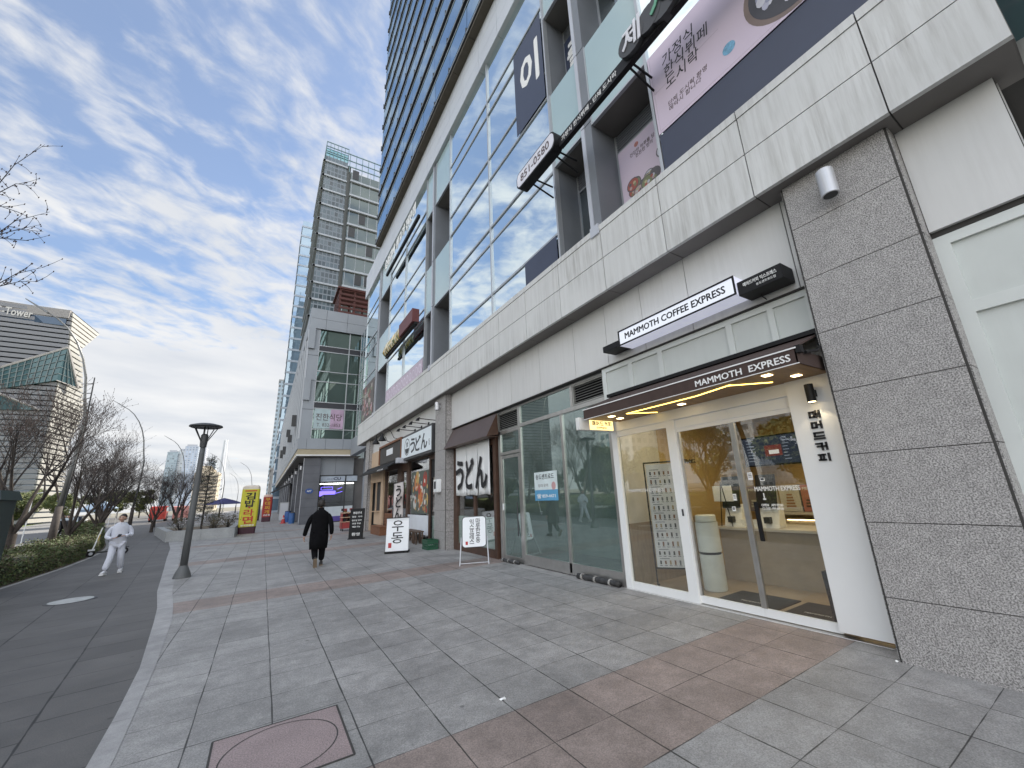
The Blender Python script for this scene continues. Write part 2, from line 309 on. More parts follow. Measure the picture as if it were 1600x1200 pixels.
greym = pmat('grey_metal_panel', (0.20, 0.215, 0.235), 0.5, metal=0.3, var=0.08, scale=1.2)
greym_l = pmat('light_metal_panel', (0.50, 0.52, 0.56), 0.42, metal=0.35, var=0.06, scale=1.2)
white_p = pmat('white_paint', (0.78, 0.79, 0.78), 0.35, var=0.03, scale=2)
green_p = pmat('sage_paint', (0.57, 0.60, 0.575), 0.45, var=0.05, scale=2, streak=0.04)
black_m = pmat('black_metal', (0.011, 0.011, 0.012), 0.5, var=0.1, spec=0.25)
dark_m = pmat('dark_metal', (0.04, 0.042, 0.045), 0.45, var=0.1)
brown_fab = pmat('brown_fabric', (0.060, 0.038, 0.032), 0.85, var=0.1, scale=8, bump=0.05, bscale=90)
brown_frame = pmat('brown_frame', (0.075, 0.040, 0.026), 0.5, var=0.2, scale=6)
wood_red = pmat('reddish_wood', (0.20, 0.085, 0.04), 0.55, var=0.25, scale=5, stretch=(1, 1, 8))
ply = pmat('plywood', (0.55, 0.40, 0.27), 0.6, var=0.10, scale=3, stretch=(1, 4, 1))
wood_dk = pmat('dark_wood', (0.09, 0.055, 0.035), 0.6, var=0.3, scale=6)
white_b = pmat('white_board', (0.80, 0.82, 0.84), 0.4, var=0.02)
ink = pmat('black_ink', (0.012, 0.012, 0.014), 0.6)
ink_white = pmat('white_ink', (0.82, 0.82, 0.80), 0.5, var=0.02)
ink_red = pmat('red_ink', (0.42, 0.03, 0.03), 0.5)
ink_brown = pmat('brown_ink', (0.10, 0.07, 0.07), 0.6)
navy = pmat('navy_film', (0.030, 0.040, 0.075), 0.35, var=0.05)
pink = pmat('pink_poster', (0.60, 0.51, 0.605), 0.5, var=0.03, scale=1)
teal = pmat('teal_glass_panel', (0.38, 0.50, 0.525), 0.12, var=0.04, scale=0.6)
blue_glass = mirror_glass('blue_curtain_glass', (0.20, 0.285, 0.30), (0.86, 0.95, 0.96), 0.40)
dk_glass = mirror_glass('dark_glass', (0.03, 0.035, 0.035), (0.8, 0.88, 0.9), 0.25)
green_glass = mirror_glass('green_glass', (0.06, 0.085, 0.075), (0.65, 0.82, 0.78), 0.16, var=0.5, vs=0.25)
shop_glass = glass_mat('shop_glass', (0.94, 0.96, 0.95), 1.5, 0.04)
dusty_glass = glass_mat('dusty_glass', (0.80, 0.88, 0.85), 2.0, 0.08, (0.86, 0.96, 0.95), 0.085, (.42, .50, .48))
# ------------------------------------------------------------------ ground
HEDGE = lambda y: -5.3 if y < 18 else (-5.3-0.0075*(y-18)**2 if y < 35 else -7.47-0.235*(y-35))
KERB = [(-0.85, -14), (-0.85, 4.58), (-0.89, 5.45), (-0.98, 6.79), (-1.25, 9.15), (-1.42, 10.5), (-1.74, 12.5), (-2.29, 16.9), (-2.75, 20.5), (-3.38, 25.7), (-4.05, 30.0), (-4.6, 34.5), (-5.4, 42), (-8, 60), (-16, 120), (-30, 230)]
def sheet(name, pts, z, mat):
    mb = MB(); mb.add([(x, y, z) for x, y in pts], [tuple(range(len(pts)))]); return mb.build(name, mat)
def strip(name, left, right, z, mat):
    mb = MB(); vs = []; fs = []
    for (a, b) in zip(left, right): vs += [(a[0], a[1], z), (b[0], b[1], z)]
    for i in range(len(left)-1): fs.append((2*i, 2*i+1, 2*i+3, 2*i+2))
    mb.add(vs, fs); return mb.build(name, mat)
def paving(name, base, pitch_x, pitch_y, off, bands=False, jw=0.008, jdark=0.16, var=0.16, shift=False, rot=0.0, speck=0.18):
    m = bpy.data.materials.new(name); m.use_nodes = True; nt = m.node_tree; L = nt.links.new; b = nt.nodes['Principled BSDF']
    g = nt.nodes.new('ShaderNodeNewGeometry'); mp = nt.nodes.new('ShaderNodeMapping'); mp.inputs['Rotation'].default_value = (0, 0, rot); L(g.outputs['Position'], mp.inputs[0])
    # joints wander a little, as laid by hand
    wn_ = nt.nodes.new('ShaderNodeTexNoise'); wn_.inputs['Scale'].default_value = 0.9; wn_.inputs['Detail'].default_value = 2; L(g.outputs['Position'], wn_.inputs['Vector'])
    s = nt.nodes.new('ShaderNodeSeparateXYZ'); L(mp.outputs[0], s.inputs[0])
    def M(op, a, bb=0.0, c=None):
        n = nt.nodes.new('ShaderNodeMath'); n.operation = op
        for i, v in enumerate((a, bb, c)):
            if v is None: continue
            if isinstance(v, (int, float)): n.inputs[i].default_value = v
            else: L(v, n.inputs[i])
        return n.outputs[0]
    wob = M('MULTIPLY', M('SUBTRACT', wn_.outputs[0], 0.5), 0.022)
    fx = M('DIVIDE', M('ADD', M('ADD', s.outputs[0], wob), 200*pitch_x-off[0]), pitch_x)
    col = M('FLOOR', fx)
    yy = M('ADD', M('ADD', s.outputs[1], wob), 200*pitch_y-off[1])
    if shift: yy = M('ADD', yy, M('MULTIPLY', M('FRACT', M('MULTIPLY', col, 0.37)), pitch_y))
    fy = M('DIVIDE', yy, pitch_y); row = M('FLOOR', fy)
    def edge(f, p):
        fr = M('FRACT', f); dd = M('MULTIPLY', M('MINIMUM', fr, M('SUBTRACT', 1.0, fr)), p)
        return dd
    dm = M('MINIMUM', edge(fx, pitch_x), M('ADD', edge(fy, pitch_y), 0.0015))
    jn = nt.nodes.new('ShaderNodeTexNoise'); jn.inputs['Scale'].default_value = 3.0; jn.inputs['Detail'].default_value = 3; L(g.outputs['Position'], jn.inputs['Vector'])
    jwid = M('MULTIPLY', M('SUBTRACT', jn.outputs[0], 0.18), jw*2.6)
    jm = nt.nodes.new('ShaderNodeMapRange'); jm.interpolation_type = 'SMOOTHSTEP'; L(M('DIVIDE', dm, M('MAXIMUM', jwid, 0.0012)), jm.inputs[0]); jm.inputs[1].default_value = 0.35; jm.inputs[2].default_value = 1.0
    cb = nt.nodes.new('ShaderNodeCombineXYZ'); L(col, cb.inputs[0]); L(row, cb.inputs[1])
    wn = nt.nodes.new('ShaderNodeTexWhiteNoise'); wn.noise_dimensions = '2D'; L(cb.outputs[0], wn.inputs['Vector'])
    basec = nt.nodes.new('ShaderNodeMix'); basec.data_type = 'RGBA'; basec.inputs[0].default_value = 0
    basec.inputs[6].default_value = (*base, 1); basec.inputs[7].default_value = (base[0]*0.95, base[1]*0.79, base[2]*0.73, 1)
    if bands:
        # two courses of reddish granite at intervals along the pavement
        bb = M('FRACT', M('DIVIDE', M('ADD', s.outputs[1], 745.5-2.228), 7.455)); L(M('LESS_THAN', bb, 2*pitch_y/7.455), basec.inputs[0])
    v1 = M('MULTIPLY_ADD', wn.outputs[0], 2*var, 1-var)
    st = nt.nodes.new('ShaderNodeTexNoise'); st.inputs['Scale'].default_value = 1.1; st.inputs['Detail'].default_value = 6; st.inputs['Roughness'].default_value = 0.6; L(g.outputs['Position'], st.inputs['Vector'])
    v2 = M('MULTIPLY_ADD', st.outputs[0], 1.0, 0.5)
    st2 = nt.nodes.new('ShaderNodeTexNoise'); st2.inputs['Scale'].default_value = 5.5; st2.inputs['Detail'].default_value = 5; st2.inputs['Roughness'].default_value = 0.65; L(g.outputs['Position'], st2.inputs['Vector'])
    v4 = M('MULTIPLY_ADD', st2.outputs[0], 1.0, 0.5)
    sp = nt.nodes.new('ShaderNodeTexNoise'); sp.inputs['Scale'].default_value = 110; sp.inputs['Detail'].default_value = 2; L(g.outputs['Position'], sp.inputs['Vector'])
    v3 = M('MULTIPLY_ADD', sp.outputs[0], speck*4, 1-speck*2)
    # gum spots and small stains
    vo = nt.nodes.new('ShaderNodeTexVoronoi'); vo.inputs['Scale'].default_value = 1.7; vo.inputs['Randomness'].default_value = 1; L(g.outputs['Position'], vo.inputs['Vector'])
    gum = nt.nodes.new('ShaderNodeMapRange'); L(vo.outputs['Distance'], gum.inputs[0]); gum.inputs[1].default_value = 0.022; gum.inputs[2].default_value = 0.045; gum.inputs[3].default_value = 0.55; gum.inputs[4].default_value = 1.0
    v = M('MULTIPLY', M('MULTIPLY', M('MULTIPLY', M('MULTIPLY', v1, v2), v3), v4), gum.outputs[0])
    jj = M('MULTIPLY_ADD', jm.outputs[0], 1-jdark, jdark)
    v = M('MULTIPLY', v, jj)
    cc = nt.nodes.new('ShaderNodeCombineColor'); [L(v, cc.inputs[i]) for i in range(3)]
    mm = nt.nodes.new('ShaderNodeMix'); mm.data_type = 'RGBA'; mm.blend_type = 'MULTIPLY'; mm.inputs[0].default_value = 1; L(basec.outputs[2], mm.inputs[6]); L(cc.outputs[0], mm.inputs[7])
    L(mm.outputs[2], b.inputs['Base Color']); 
    rr = M('MULTIPLY_ADD', st2.outputs[0], 0.35, 0.42); L(rr, b.inputs['Roughness'])
    bp = nt.nodes.new('ShaderNodeBump'); bp.inputs['Strength'].default_value = 0.35; bp.inputs['Distance'].default_value = 0.004
    L(M('ADD', jm.outputs[0], M('MULTIPLY', sp.outputs[0], 0.15)), bp.inputs['Height']); L(bp.outputs[0], b.inputs['Normal'])
    return m
soil = pmat('soil', (0.12, 0.095, 0.065), 0.95, var=0.35, scale=1.5)
struct(sheet('ground', [(-2500, -600), (2500, -600), (2500, 4000), (-2500, 4000)], -0.06, pmat('ground_earth', (0.16, 0.15, 0.12), 0.95, var=0.3, scale=0.05)))
light_pav = paving('granite_paving', (0.272, 0.266, 0.256), 0.5455, 0.5485, (2.97, 3.325), bands=True, var=0.10, speck=0.34)
dark_pav = paving('dark_paving', (0.092, 0.088, 0.083), 0.95, 0.62, (0.2, 0.1), var=0.12, shift=True, rot=R(-7), jw=0.013, jdark=0.18, speck=0.25)
struct(strip('pavement', KERB, [(30, y) for x, y in KERB], 0.004, light_pav))
border = [(x+w, y) for (x, y), w in zip(KERB, [0.16, 0.14, 0.13, 0.14, 0.22, 0.22, 0.25, 0.33, 0.35, 0.38] + [0.38]*6)]
struct(strip('kerb_strip', KERB, border, 0.008, paving('kerb_stone', (0.31, 0.305, 0.30), 50, 1.0, (0, 0.3), var=0.08, jdark=0.4)))
YS = [-14, 0, 10, 18, 21, 24, 27, 30, 33, 36, 42, 50, 60, 80, 110, 150, 230]
struct(strip('path', [(HEDGE(y)-0.1, y) for y in YS], [(KERB[0][0] if y < 4 else 3, y) for y in YS], 0.000, dark_pav))
struct(strip('hedge_kerb', [(HEDGE(y)-0.12, y) for y in YS], [(HEDGE(y), y) for y in YS], 0.006, pmat('kerb_concrete', (0.36, 0.35, 0.33), 0.8, var=0.15)))
struct(strip('planting_bed', [(HEDGE(y)-2.6, y) for y in YS], [(HEDGE(y)-0.1, y) for y in YS], -0.01, soil))
asphalt = pmat('asphalt', (0.16, 0.16, 0.16), 0.85, var=0.12, scale=0.7, speck=0.15, sscale=60)
struct(strip('road', [(HEDGE(y)-11.0, y) for y in YS], [(HEDGE(y)-2.6, y) for y in YS], -0.03, asphalt))
struct(strip('road_line', [(HEDGE(y)-3.0, y) for y in YS], [(HEDGE(y)-2.85, y) for y in YS], -0.026, ink_white))
struct(strip('lawn', [(HEDGE(y)-45.0, y) for y in YS], [(HEDGE(y)-11.0, y) for y in YS], -0.035, pmat('lawn_grass', (0.10, 0.13, 0.035), 0.9, var=0.4, scale=0.6)))
# brown granite manhole plate in the pavement, with a round lid
mh = thing('manhole_cover', 'square brown granite access plate with a round lid outline in the pavement', 'manhole cover', (0.3, 3.9, 0))
brown_g = pmat('brown_granite', (0.29, 0.23, 0.225), 0.65, var=0.10, scale=3, speck=0.3, sscale=95)
MB().box(-0.13, 0.70, 3.53, 4.36, -0.02, 0.010).build('plate', brown_g, mh)
mb = MB()
for a, b in (((-0.14, 3.52), (0.71, 3.53)), ((0.70, 3.53), (0.715, 4.37)), ((-0.14, 4.36), (0.70, 4.372)), ((-0.145, 3.53), (-0.13, 4.36))): mb.box(a[0], b[0], a[1], b[1], -0.02, 0.0115)
mb.build('plate_joint', joint, mh)
mb = MB(); n = 48
for k in range(n):
    a0, a1 = 2*math.pi*k/n, 2*math.pi*(k+1)/n
    P = lambda r, a: (0.285+r*math.cos(a), 3.945+r*math.sin(a), 0.0118)
    mb.add([P(0.365, a0), P(0.365, a1), P(0.374, a1), P(0.374, a0)], [(0, 1, 2, 3)])
mb.build('lid_ring', joint, mh)
wc = thing('utility_cover', 'pale round cover set in the dark side path', 'manhole cover', (-3.1, 12.9, 0))
MB().rings([(-3.13, 12.9, -0.02, 0.335, 0.335), (-3.13, 12.9, 0.010, 0.33, 0.33)], 28).build('lid', pmat('pale_lid', (0.42, 0.43, 0.42), 0.6, var=0.2, scale=6), wc)
MB().rings([(-3.13, 12.9, -0.02, 0.39, 0.39), (-3.13, 12.9, 0.006, 0.385, 0.385)], 28).build('lid_frame', dark_m, wc)
# bits of litter
for i, (px, py, s_) in enumerate(((786, 1094, 0.028), (1402, 1035, .02))):
    p = at_z(px, py); r_ = MB().add([(p.x+s_*math.cos(a)*(1+.4*(k % 2)), p.y+s_*math.sin(a)*.8, 0.006+0.009*(k % 2)) for k, a in enumerate([j*6.283/7 for j in range(7)])] + [(p.x, p.y, 0.02)], [(j, (j+1) % 7, 7) for j in range(7)]).build('paper_scrap', ink_white)
    tag(r_, ('crumpled white paper scrap on the open paving', 'tiny white scrap lying at the foot of the granite pillar')[i], 'litter')

# ------------------------------------------------------------------ main building
XL, XP, XC, XD = 4.91, 5.10, 5.32, 5.47
SOF, LM, LT = 5.21, 5.87, 6.58
YB0, YB1 = -0.20, 28.9
bld = thing('commercial_building', 'long commercial block with grey cladding, shopfronts below and blue curtain glass above', 'building', (8, 14, 0))
def part(name, mb, mats, parent=None, **k): return mb.build(name, mats, parent or bld, **k)
# ledge band: separate panels with open joints
seams = [0.63+1.376*k for k in range(0, 21)]
ys = [YB0] + [s for s in seams if YB0 < s < YB1] + [YB1]
mb = MB(); g_ = 0.007
for a, b in zip(ys[:-1], ys[1:]):
    mb.box(XL, XL+0.06, a+g_, b-g_, SOF, LM-g_); mb.box(XL, XL+0.06, a+g_, b-g_, LM+g_, LT-0.13); mb.box(XL-0.012, XL+0.06, a+g_, b-g_, LT-0.122, LT)
part('ledge', mb, ledge_m)
mb = MB(); mb.box(XL+0.02, 9.0, YB0+0.01, YB1-0.01, SOF+0.012, LT-0.01); part('ledge_core', mb, joint)
mb = MB()
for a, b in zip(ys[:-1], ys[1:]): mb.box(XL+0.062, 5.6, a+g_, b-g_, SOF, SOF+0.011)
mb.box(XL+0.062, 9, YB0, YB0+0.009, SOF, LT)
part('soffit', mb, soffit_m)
# granite pillars
def pillar(y0, y1, mat, side):
    mb = MB(); h = 0.675; z = 0.0; k = 0
    zs = [0.0, 0.555, 1.235, 1.905, 2.58, 3.26, 3.93, 4.605, SOF]
    for a, b in zip(zs[:-1], zs[1:]): mb.m(0).box(XP, XP+0.30, y0+0.03, y1-0.03, a+0.004, b-0.004); 
    for a, b in zip(zs[:-1], zs[1:]): mb.m(0).box(XP+0.028, XP+0.31, y0, y0+0.028, a+0.004, b-0.004).box(XP+0.028, XP+0.31, y1-0.028, y1, a+0.004, b-0.004)
    mb.m(1).box(XP+0.012, XP+0.40, y0+0.012, y1-0.012, 0, SOF)
    return part('pillar', mb, [mat, joint])
granite_f = granite; pillar(0.71, 1.79, granite, granite_d); pillar(13.27, 14.34, granite, granite_d); pillar(25.83, 26.9, granite, granite_d)
# upper cladding of the ground floor, bay by bay
def cladding(y0, y1, z0, cuts, z1=SOF, x=XC, d=0.05):
    yy = [y0]+[c for c in cuts if y0 < c < y1]+[y1]; mb = MB()
    for a, b in zip(yy[:-1], yy[1:]): mb.m(0).box(x, x+d, a+0.006, b-0.006, z0, z1)
    mb.m(1).box(x+0.015, x+0.09, y0, y1, z0+0.004, z1)
    part('cladding', mb, [clad, joint])
cladding(-0.02, 0.71, 3.99, [])
cladding(1.79, 13.27, 3.97, [1.90, 3.42, 4.37, 5.30, 6.30, 7.64, 9.03, 10.4, 11.75, 13.1])
cladding(14.34, 25.83, 3.4, [15.3+1.37*k for k in range(8)])
# wall behind everything so that no bay is open
mb = MB(); mb.box(XC+0.09, XC+0.16, 1.79, 13.27, 3.93, SOF); mb.box(XC+0.09, XC+0.2, 14.34, 25.83, 3.35, SOF); part('wall', mb, dark_m)
mb = MB(); mb.box(5.6, 5.75, 25.4, 28.9, 0, SOF).box(5.6, 12, 28.75, 28.9, 0, SOF); part('wall', mb, clad)
# right-hand bay: sage framed panels
def framed(y0, y1, z0, z1, x, cols, fw=0.075):
    """raised frame with recessed panels; cols = list of (y0,y1) openings, z list"""
    mb = MB()
    mb.m(0)
    return mb
mb = MB().m(0)
x = 5.37
mb.box(x, x+0.07, 0.60, 0.71, 0, 3.93)
for z0, z1 in ((3.83, 3.93), (3.10, 3.22), (1.2, 1.32), (0, .15)): mb.box(x, x+0.07, -0.02, 0.60, z0, z1)
mb.box(x, x+0.07, -0.02, 0.06, .15, 3.83)
mb.m(1).box(x+0.035, x+0.08, 0.0, 0.62, 0.02, 3.9)
mb.m(2).box(x+0.0, x+0.08, -0.02, 0.71, 3.935, 3.988)  # dark strip drawn in place of the recess shadow
part('panel_frame', mb, [pmat('sage_frame', (0.62, 0.65, 0.625), 0.45, var=0.04, scale=2), green_p, joint])
# setback corner beyond
mb = MB().m(0).box(7.4, 7.6, -9, -0.2, 0, SOF).m(1).box(7.0, 7.6, -9, YB0-0.02, SOF, LT).m(2).box(7.3, 7.5, -9, YB0-.02, LT, 18).m(0).box(5.45, 7.6, -0.03, 0.0, 0, SOF)
part('setback_wall', mb, [clad, ledge_m, blue_glass])
# ---- sage panels over the coffee shop
mb = MB().m(0); x = 5.36
for z0, z1 in ((3.86, 3.945), (3.28, 3.36)): mb.box(x, x+0.06, 1.79, 5.56, z0, z1)
for a, b in ((5.46, 5.56), (4.78, 4.87), (4.10, 4.19), (2.86, 2.95), (2.28, 2.36), (1.79, 1.90)): mb.box(x, x+0.06, a, b, 3.36, 3.86)
mb.m(1).box(x+0.03, x+0.07, 1.8, 5.55, 3.29, 3.94)
mb.m(2).box(XC+0.01, x+0.05, 1.79, 13.27, 3.947, 3.968)  # recess shadow above the frames put in as a dark strip
part('panel_frame', mb, [MATS['sage_frame'], green_p, joint])
# ---- coffee shop front
mb = MB().m(0)
mb.box(5.40, 5.52, 1.79, 2.36, 0.06, 3.28)                     # white flank panel
mb.box(5.43, 5.52, 2.36, 5.56, 2.70, 3.28)                     # fascia above the doors
part('white_fascia', mb, white_p, bevel=0.004)
mb = MB().m(0)
mb.box(5.44, 5.50, 5.42, 5.56, 0.0, 2.70); mb.box(5.44, 5.52, 4.12, 4.29, 0.0, 2.70)      # posts
mb.box(5.45, 5.50, 4.29, 5.42, 2.60, 2.70); mb.box(5.45, 5.50, 4.29, 5.42, 0.0, 0.13)     # fixed light rails
mb.box(5.47, 5.53, 2.36, 4.12, 2.56, 2.70)                                            # door track box
mb.box(5.42, 5.43, 3.195, 3.205, 2.57, 2.7)
mb.m(1).box(5.4, 5.6, 1.9, 5.56, -0.01, 0.012)
fr = part('shopfront_frame', mb, [white_p, steel], bevel=0.003)
part('pane', MB().box(5.472, 5.482, 4.29, 5.42, 0.13, 2.60), shop_glass, fr)
text('lettering', 'MAMMOTH EXPRESS', (5.469, 4.90, 1.62), pmat('frost_ink', (0.62, 0.62, 0.6), 0.6, var=0.02), fr, w=0.74, h=0.055, depth=0.001, bold=0.012)
def sliding_door(y0, y1, letter):
    d = part('sliding_door', MB().m(0).box(5.485, 5.515, y0, y1, 0.02, 0.12).box(5.485, 5.515, y0, y1, 2.50, 2.56).m(1).box(5.482, 5.518, y0, y0+0.035, 0.12, 2.5).box(5.482, 5.518, y1-0.035, y1, 0.12, 2.5), [white_p, steel])
    part('pane', MB().box(5.495, 5.505, y0+0.035, y1-0.035, 0.12, 2.50), shop_glass, d)
    return d
d1 = sliding_door(3.20, 4.12, 0); d2 = sliding_door(2.36, 3.198, 1)
frost = MATS['frost_ink']
text('lettering', 'MAMMOTH EXPRESS', at_x(1213, 763, 5.490), ink_white, d2, w=0.56, h=0.058, depth=0.001, bold=0.016)
text('lettering', 'OPEN   AM 07:30\nCLOSE  PM 09:00', at_x(1207, 792, 5.490), ink_white, d2, w=0.27, h=0.075, depth=0.001, bold=0.016)
mb = MB(); p = at_x(1194, 776, 5.490); mb.box(p.x-0.001, p.x, p.y-0.006, p.y+0.006, p.z-0.03, p.z+0.045).box(p.x-0.001, p.x, p.y-0.018, p.y+0.018, p.z-0.04, p.z-0.02); part('lettering', mb, ink_white, d2)
mb = MB()
for (px, py, w, h, lab) in ((1172, 744, 0.065, 0.10, 0), (1191, 749, 0.06, 0.04, 1), (1148, 777, 0.05, 0.09, 2), (1147, 795, 0.05, 0.06, 3)):
    p = at_x(px, py, 5.490); mb.m(0).box(p.x-0.002, p.x, p.y-w/2, p.y+w/2, p.z-h/2, p.z+h/2)
    for j in range(3): mb.m(1).box(p.x-0.003, p.x-.002, p.y-w*.35, p.y+w*.35, p.z+h*(.28-.2*j)-.004, p.z+h*(.28-.2*j)+.004)
part('door_sticker', mb, [ink_white, ink], d2)
p = at_x(1187, 810, 5.46); part('handle', MB().box(5.455, 5.485, 3.02, 3.075, 0.93, 1.42).m(0), black_m, d2, bevel=0.006)
part('handle', MB().box(5.43, 5.436, 4.17, 4.20, 1.22, 1.32), dark_m, fr)
# ---- vacant shop: stainless frames and dusty glass
mb = MB()
def bar(y0, y1, z0, z1, x0=5.44, x1=5.51): mb.box(x0, x1, y0, y1, z0, z1)
bar(8.86, 8.96, 0, 3.90); bar(7.06, 7.14, 0.05, 3.36); bar(5.56, 5.63, 0, 3.94); bar(5.63, 8.86, 3.34, 3.43); bar(5.63, 10.2, 3.89, 3.945); bar(6.64, 6.72, 3.43, 3.89)
bar(5.63, 8.86, 0.02, 0.24); bar(8.96, 10.1, 3.28, 3.36); bar(8.96, 9.95, 2.70, 2.78); bar(9.95, 10.08, 0, 3.36); bar(10.08, 10.2, 3.3, 3.9)
vf = part('shopfront_frame', mb, steel, bevel=0.004)
mb = MB(); mb.box(5.47, 5.48, 5.63, 7.06, 0.24, 3.34).box(5.47, 5.48, 7.14, 8.86, 0.24, 3.34).box(5.47, 5.48, 6.72, 8.86, 3.43, 3.89).box(5.47, 5.48, 8.96, 9.95, 2.78, 3.28)
part('pane', mb, dusty_glass, vf)
vd = part('glass_door', MB().box(5.455, 5.495, 8.97, 9.05, 0.03, 2.68).box(5.455, 5.495, 9.87, 9.94, 0.03, 2.68).box(5.455, 5.495, 9.05, 9.87, 0.03, 0.14).box(5.455, 5.495, 9.05, 9.87, 2.60, 2.68), steel)
part('pane', MB().box(5.47, 5.48, 9.05, 9.87, 0.14, 2.60), dusty_glass, vd)
part('handle', MB().tube([(5.41, 9.1, 0.65), (5.41, 9.1, 1.45)], 0.015).tube([(5.41, 9.1, .8), (5.46, 9.1, .8)], 0.01).tube([(5.41, 9.1, 1.3), (5.46, 9.1, 1.3)], 0.01), dark_m, vd)
part('lock_plate', MB().box(5.44, 5.456, 9.88, 9.93, 1.25, 1.42), white_p, vd)
def louver(y0, y1, z0, z1, x=5.45):
    mb = MB().m(0); t = 0.03
    mb.box(x, x+0.06, y0, y1, z0, z0+t).box(x, x+0.06, y0, y1, z1-t, z1).box(x, x+0.06, y0, y0+t, z0+t, z1-t).box(x, x+0.06, y1-t, y1, z0+t, z1-t)
    n = int((z1-z0-2*t)/0.05)
    for k in range(n):
        z = z0+t+(k+0.5)*(z1-z0-2*t)/n; mb.hexa([(x+.004, y0+t, z-.012), (x+.008, y0+t, z-.012), (x+.05, y0+t, z+.012), (x+.046, y0+t, z+.012)], [(x+.004, y1-t, z-.012), (x+.008, y1-t, z-.012), (x+.05, y1-t, z+.012), (x+.046, y1-t, z+.012)])
    mb.m(1).box(x+0.062, x+0.07, y0, y1, z0, z1); part('louver', mb, [pmat('louver_grey', (.30, .30, .28), .5), black_m])
louver(5.64, 6.63, 3.44, 3.885); louver(8.97, 10.08, 3.37, 3.885)
# vacant room behind
mb = MB().m(0).box(7.3, 7.4, 5.58, 10.1, 0, 3.9).box(5.6, 7.3, 10.08, 10.12, 0, 3.9).m(1).box(5.5, 7.3, 5.6, 10.08, 0.0, 0.02).m(0).box(5.5, 7.3, 5.6, 10.08, 3.86, 3.9)
part('room', mb, [pmat('room_wall', (0.26, 0.31, 0.295), 0.8), pmat('room_floor', (0.14, 0.155, 0.15), 0.4)])
# ---- noodle bar side window, bay 1
mb = MB()
mb.box(5.40, 5.50, 10.2, 10.36, 0, 3.95).box(5.40, 5.50, 12.98, 13.27, 0, 3.95).box(5.40, 5.50, 10.36, 12.98, 3.05, 3.95).box(5.40, 5.50, 10.36, 12.98, 0.0, 0.22).box(5.41, 5.49, 11.6, 11.72, 0.22, 3.05)
nf = part('shopfront_frame', mb, brown_frame, bevel=0.004)
part('pane', MB().box(5.45, 5.46, 10.36, 11.6, 0.22, 3.05).box(5.45, 5.46, 11.72, 12.98, 0.22, 3.05), shop_glass, nf)
part('frosted_film', MB().box(5.462, 5.466, 10.36, 11.6, 0.22, 1.05).box(5.462, 5.466, 11.72, 12.98, 0.22, 1.05), pmat('frosted_film', (0.42, 0.52, 0.48), 0.4), nf)
# ---- noodle bar main front, bay 2
mb = MB().m(0)
for a, b in ((14.34, 14.5), (15.55, 15.7), (18.45, 18.75), (19.6, 20.3), (22.55, 22.75)): mb.box(5.36, 5.5, a, b, 0, 3.4)
mb.box(5.36, 5.5, 15.7, 18.45, 3.25, 3.4).box(5.36, 5.5, 20.3, 22.55, 3.1, 3.4).box(5.38, 5.48, 18.75, 19.6, 2.9, 3.4).box(5.36, 5.5, 14.5, 15.55, 3.1, 3.4)
nf2 = part('shopfront_frame', mb, brown_frame)
part('pane', MB().box(5.42, 5.43, 15.7, 18.45, 0.2, 3.25).box(5.42, 5.43, 20.3, 22.55, 1.0, 3.1).box(5.42, 5.43, 18.75, 19.6, 0.2, 2.9), shop_glass, nf2)
dr = part('glass_door', MB().box(5.40, 5.45, 14.5, 14.58, .02, 2.5).box(5.40, 5.45, 15.47, 15.55, .02, 2.5).box(5.40, 5.45, 14.58, 15.47, 2.4, 2.5).box(5.40, 5.45, 14.58, 15.47, .02, .12).box(5.40, 5.45, 14.5, 15.55, 2.5, 3.1), black_m)
part('pane', MB().box(5.42, 5.43, 14.58, 15.47, 0.12, 2.4), shop_glass, dr)
part('frosted_film', MB().box(5.431, 5.435, 14.58, 15.47, 0.12, 1.0), MATS['frosted_film'], dr)
mb = MB()
for k in range(7): mb.box(5.37, 5.42, 20.3, 22.55, 0.03+k*0.14, 0.155+k*0.14)
part('slat_wainscot', mb, wood_red)
part('white_panel', MB().box(5.36, 5.40, 15.75, 18.4, 0.28, 1.0), pmat('white_vinyl', (0.72, 0.76, 0.80), 0.45, var=0.04))
mb = MB().m(0).box(8.2, 8.3, 10.2, 26, 0, 3.9).box(5.5, 8.2, 25.9, 26, 0, 3.9).box(5.5, 8.2, 10.12, 10.2, 0, 3.9).m(1).box(5.5, 8.2, 10.2, 26, 0, .02).m(0).box(5.5, 8.2, 10.2, 26, 3.8, 3.9)
part('room', mb, [pmat('noodle_wall', (0.07, 0.052, 0.04), 0.8), pmat('noodle_floor', (0.10, 0.08, 0.07), 0.5)])
# takeaway hatch in plywood
mb = MB().m(0).box(5.30, 5.36, 22.78, 26.2, 2.64, 3.4).box(5.27, 5.30, 22.78, 26.2, 2.62, 4.38).box(5.28, 5.4, 22.78, 23.3, 0, 2.64).box(5.28, 5.4, 25.75, 25.83, 0, 2.64).box(5.28, 5.40, 23.3, 24.6, 0.4, 1.05).box(5.15, 5.6, 23.3, 24.6, 1.05, 1.09).box(5.32, 5.38, 24.55, 24.65, 1.09, 2.64)
part('takeaway_hatch', mb, ply)
part('hatch_opening', MB().box(5.5, 5.6, 23.2, 25.8, 0, 2.7), dark_m)
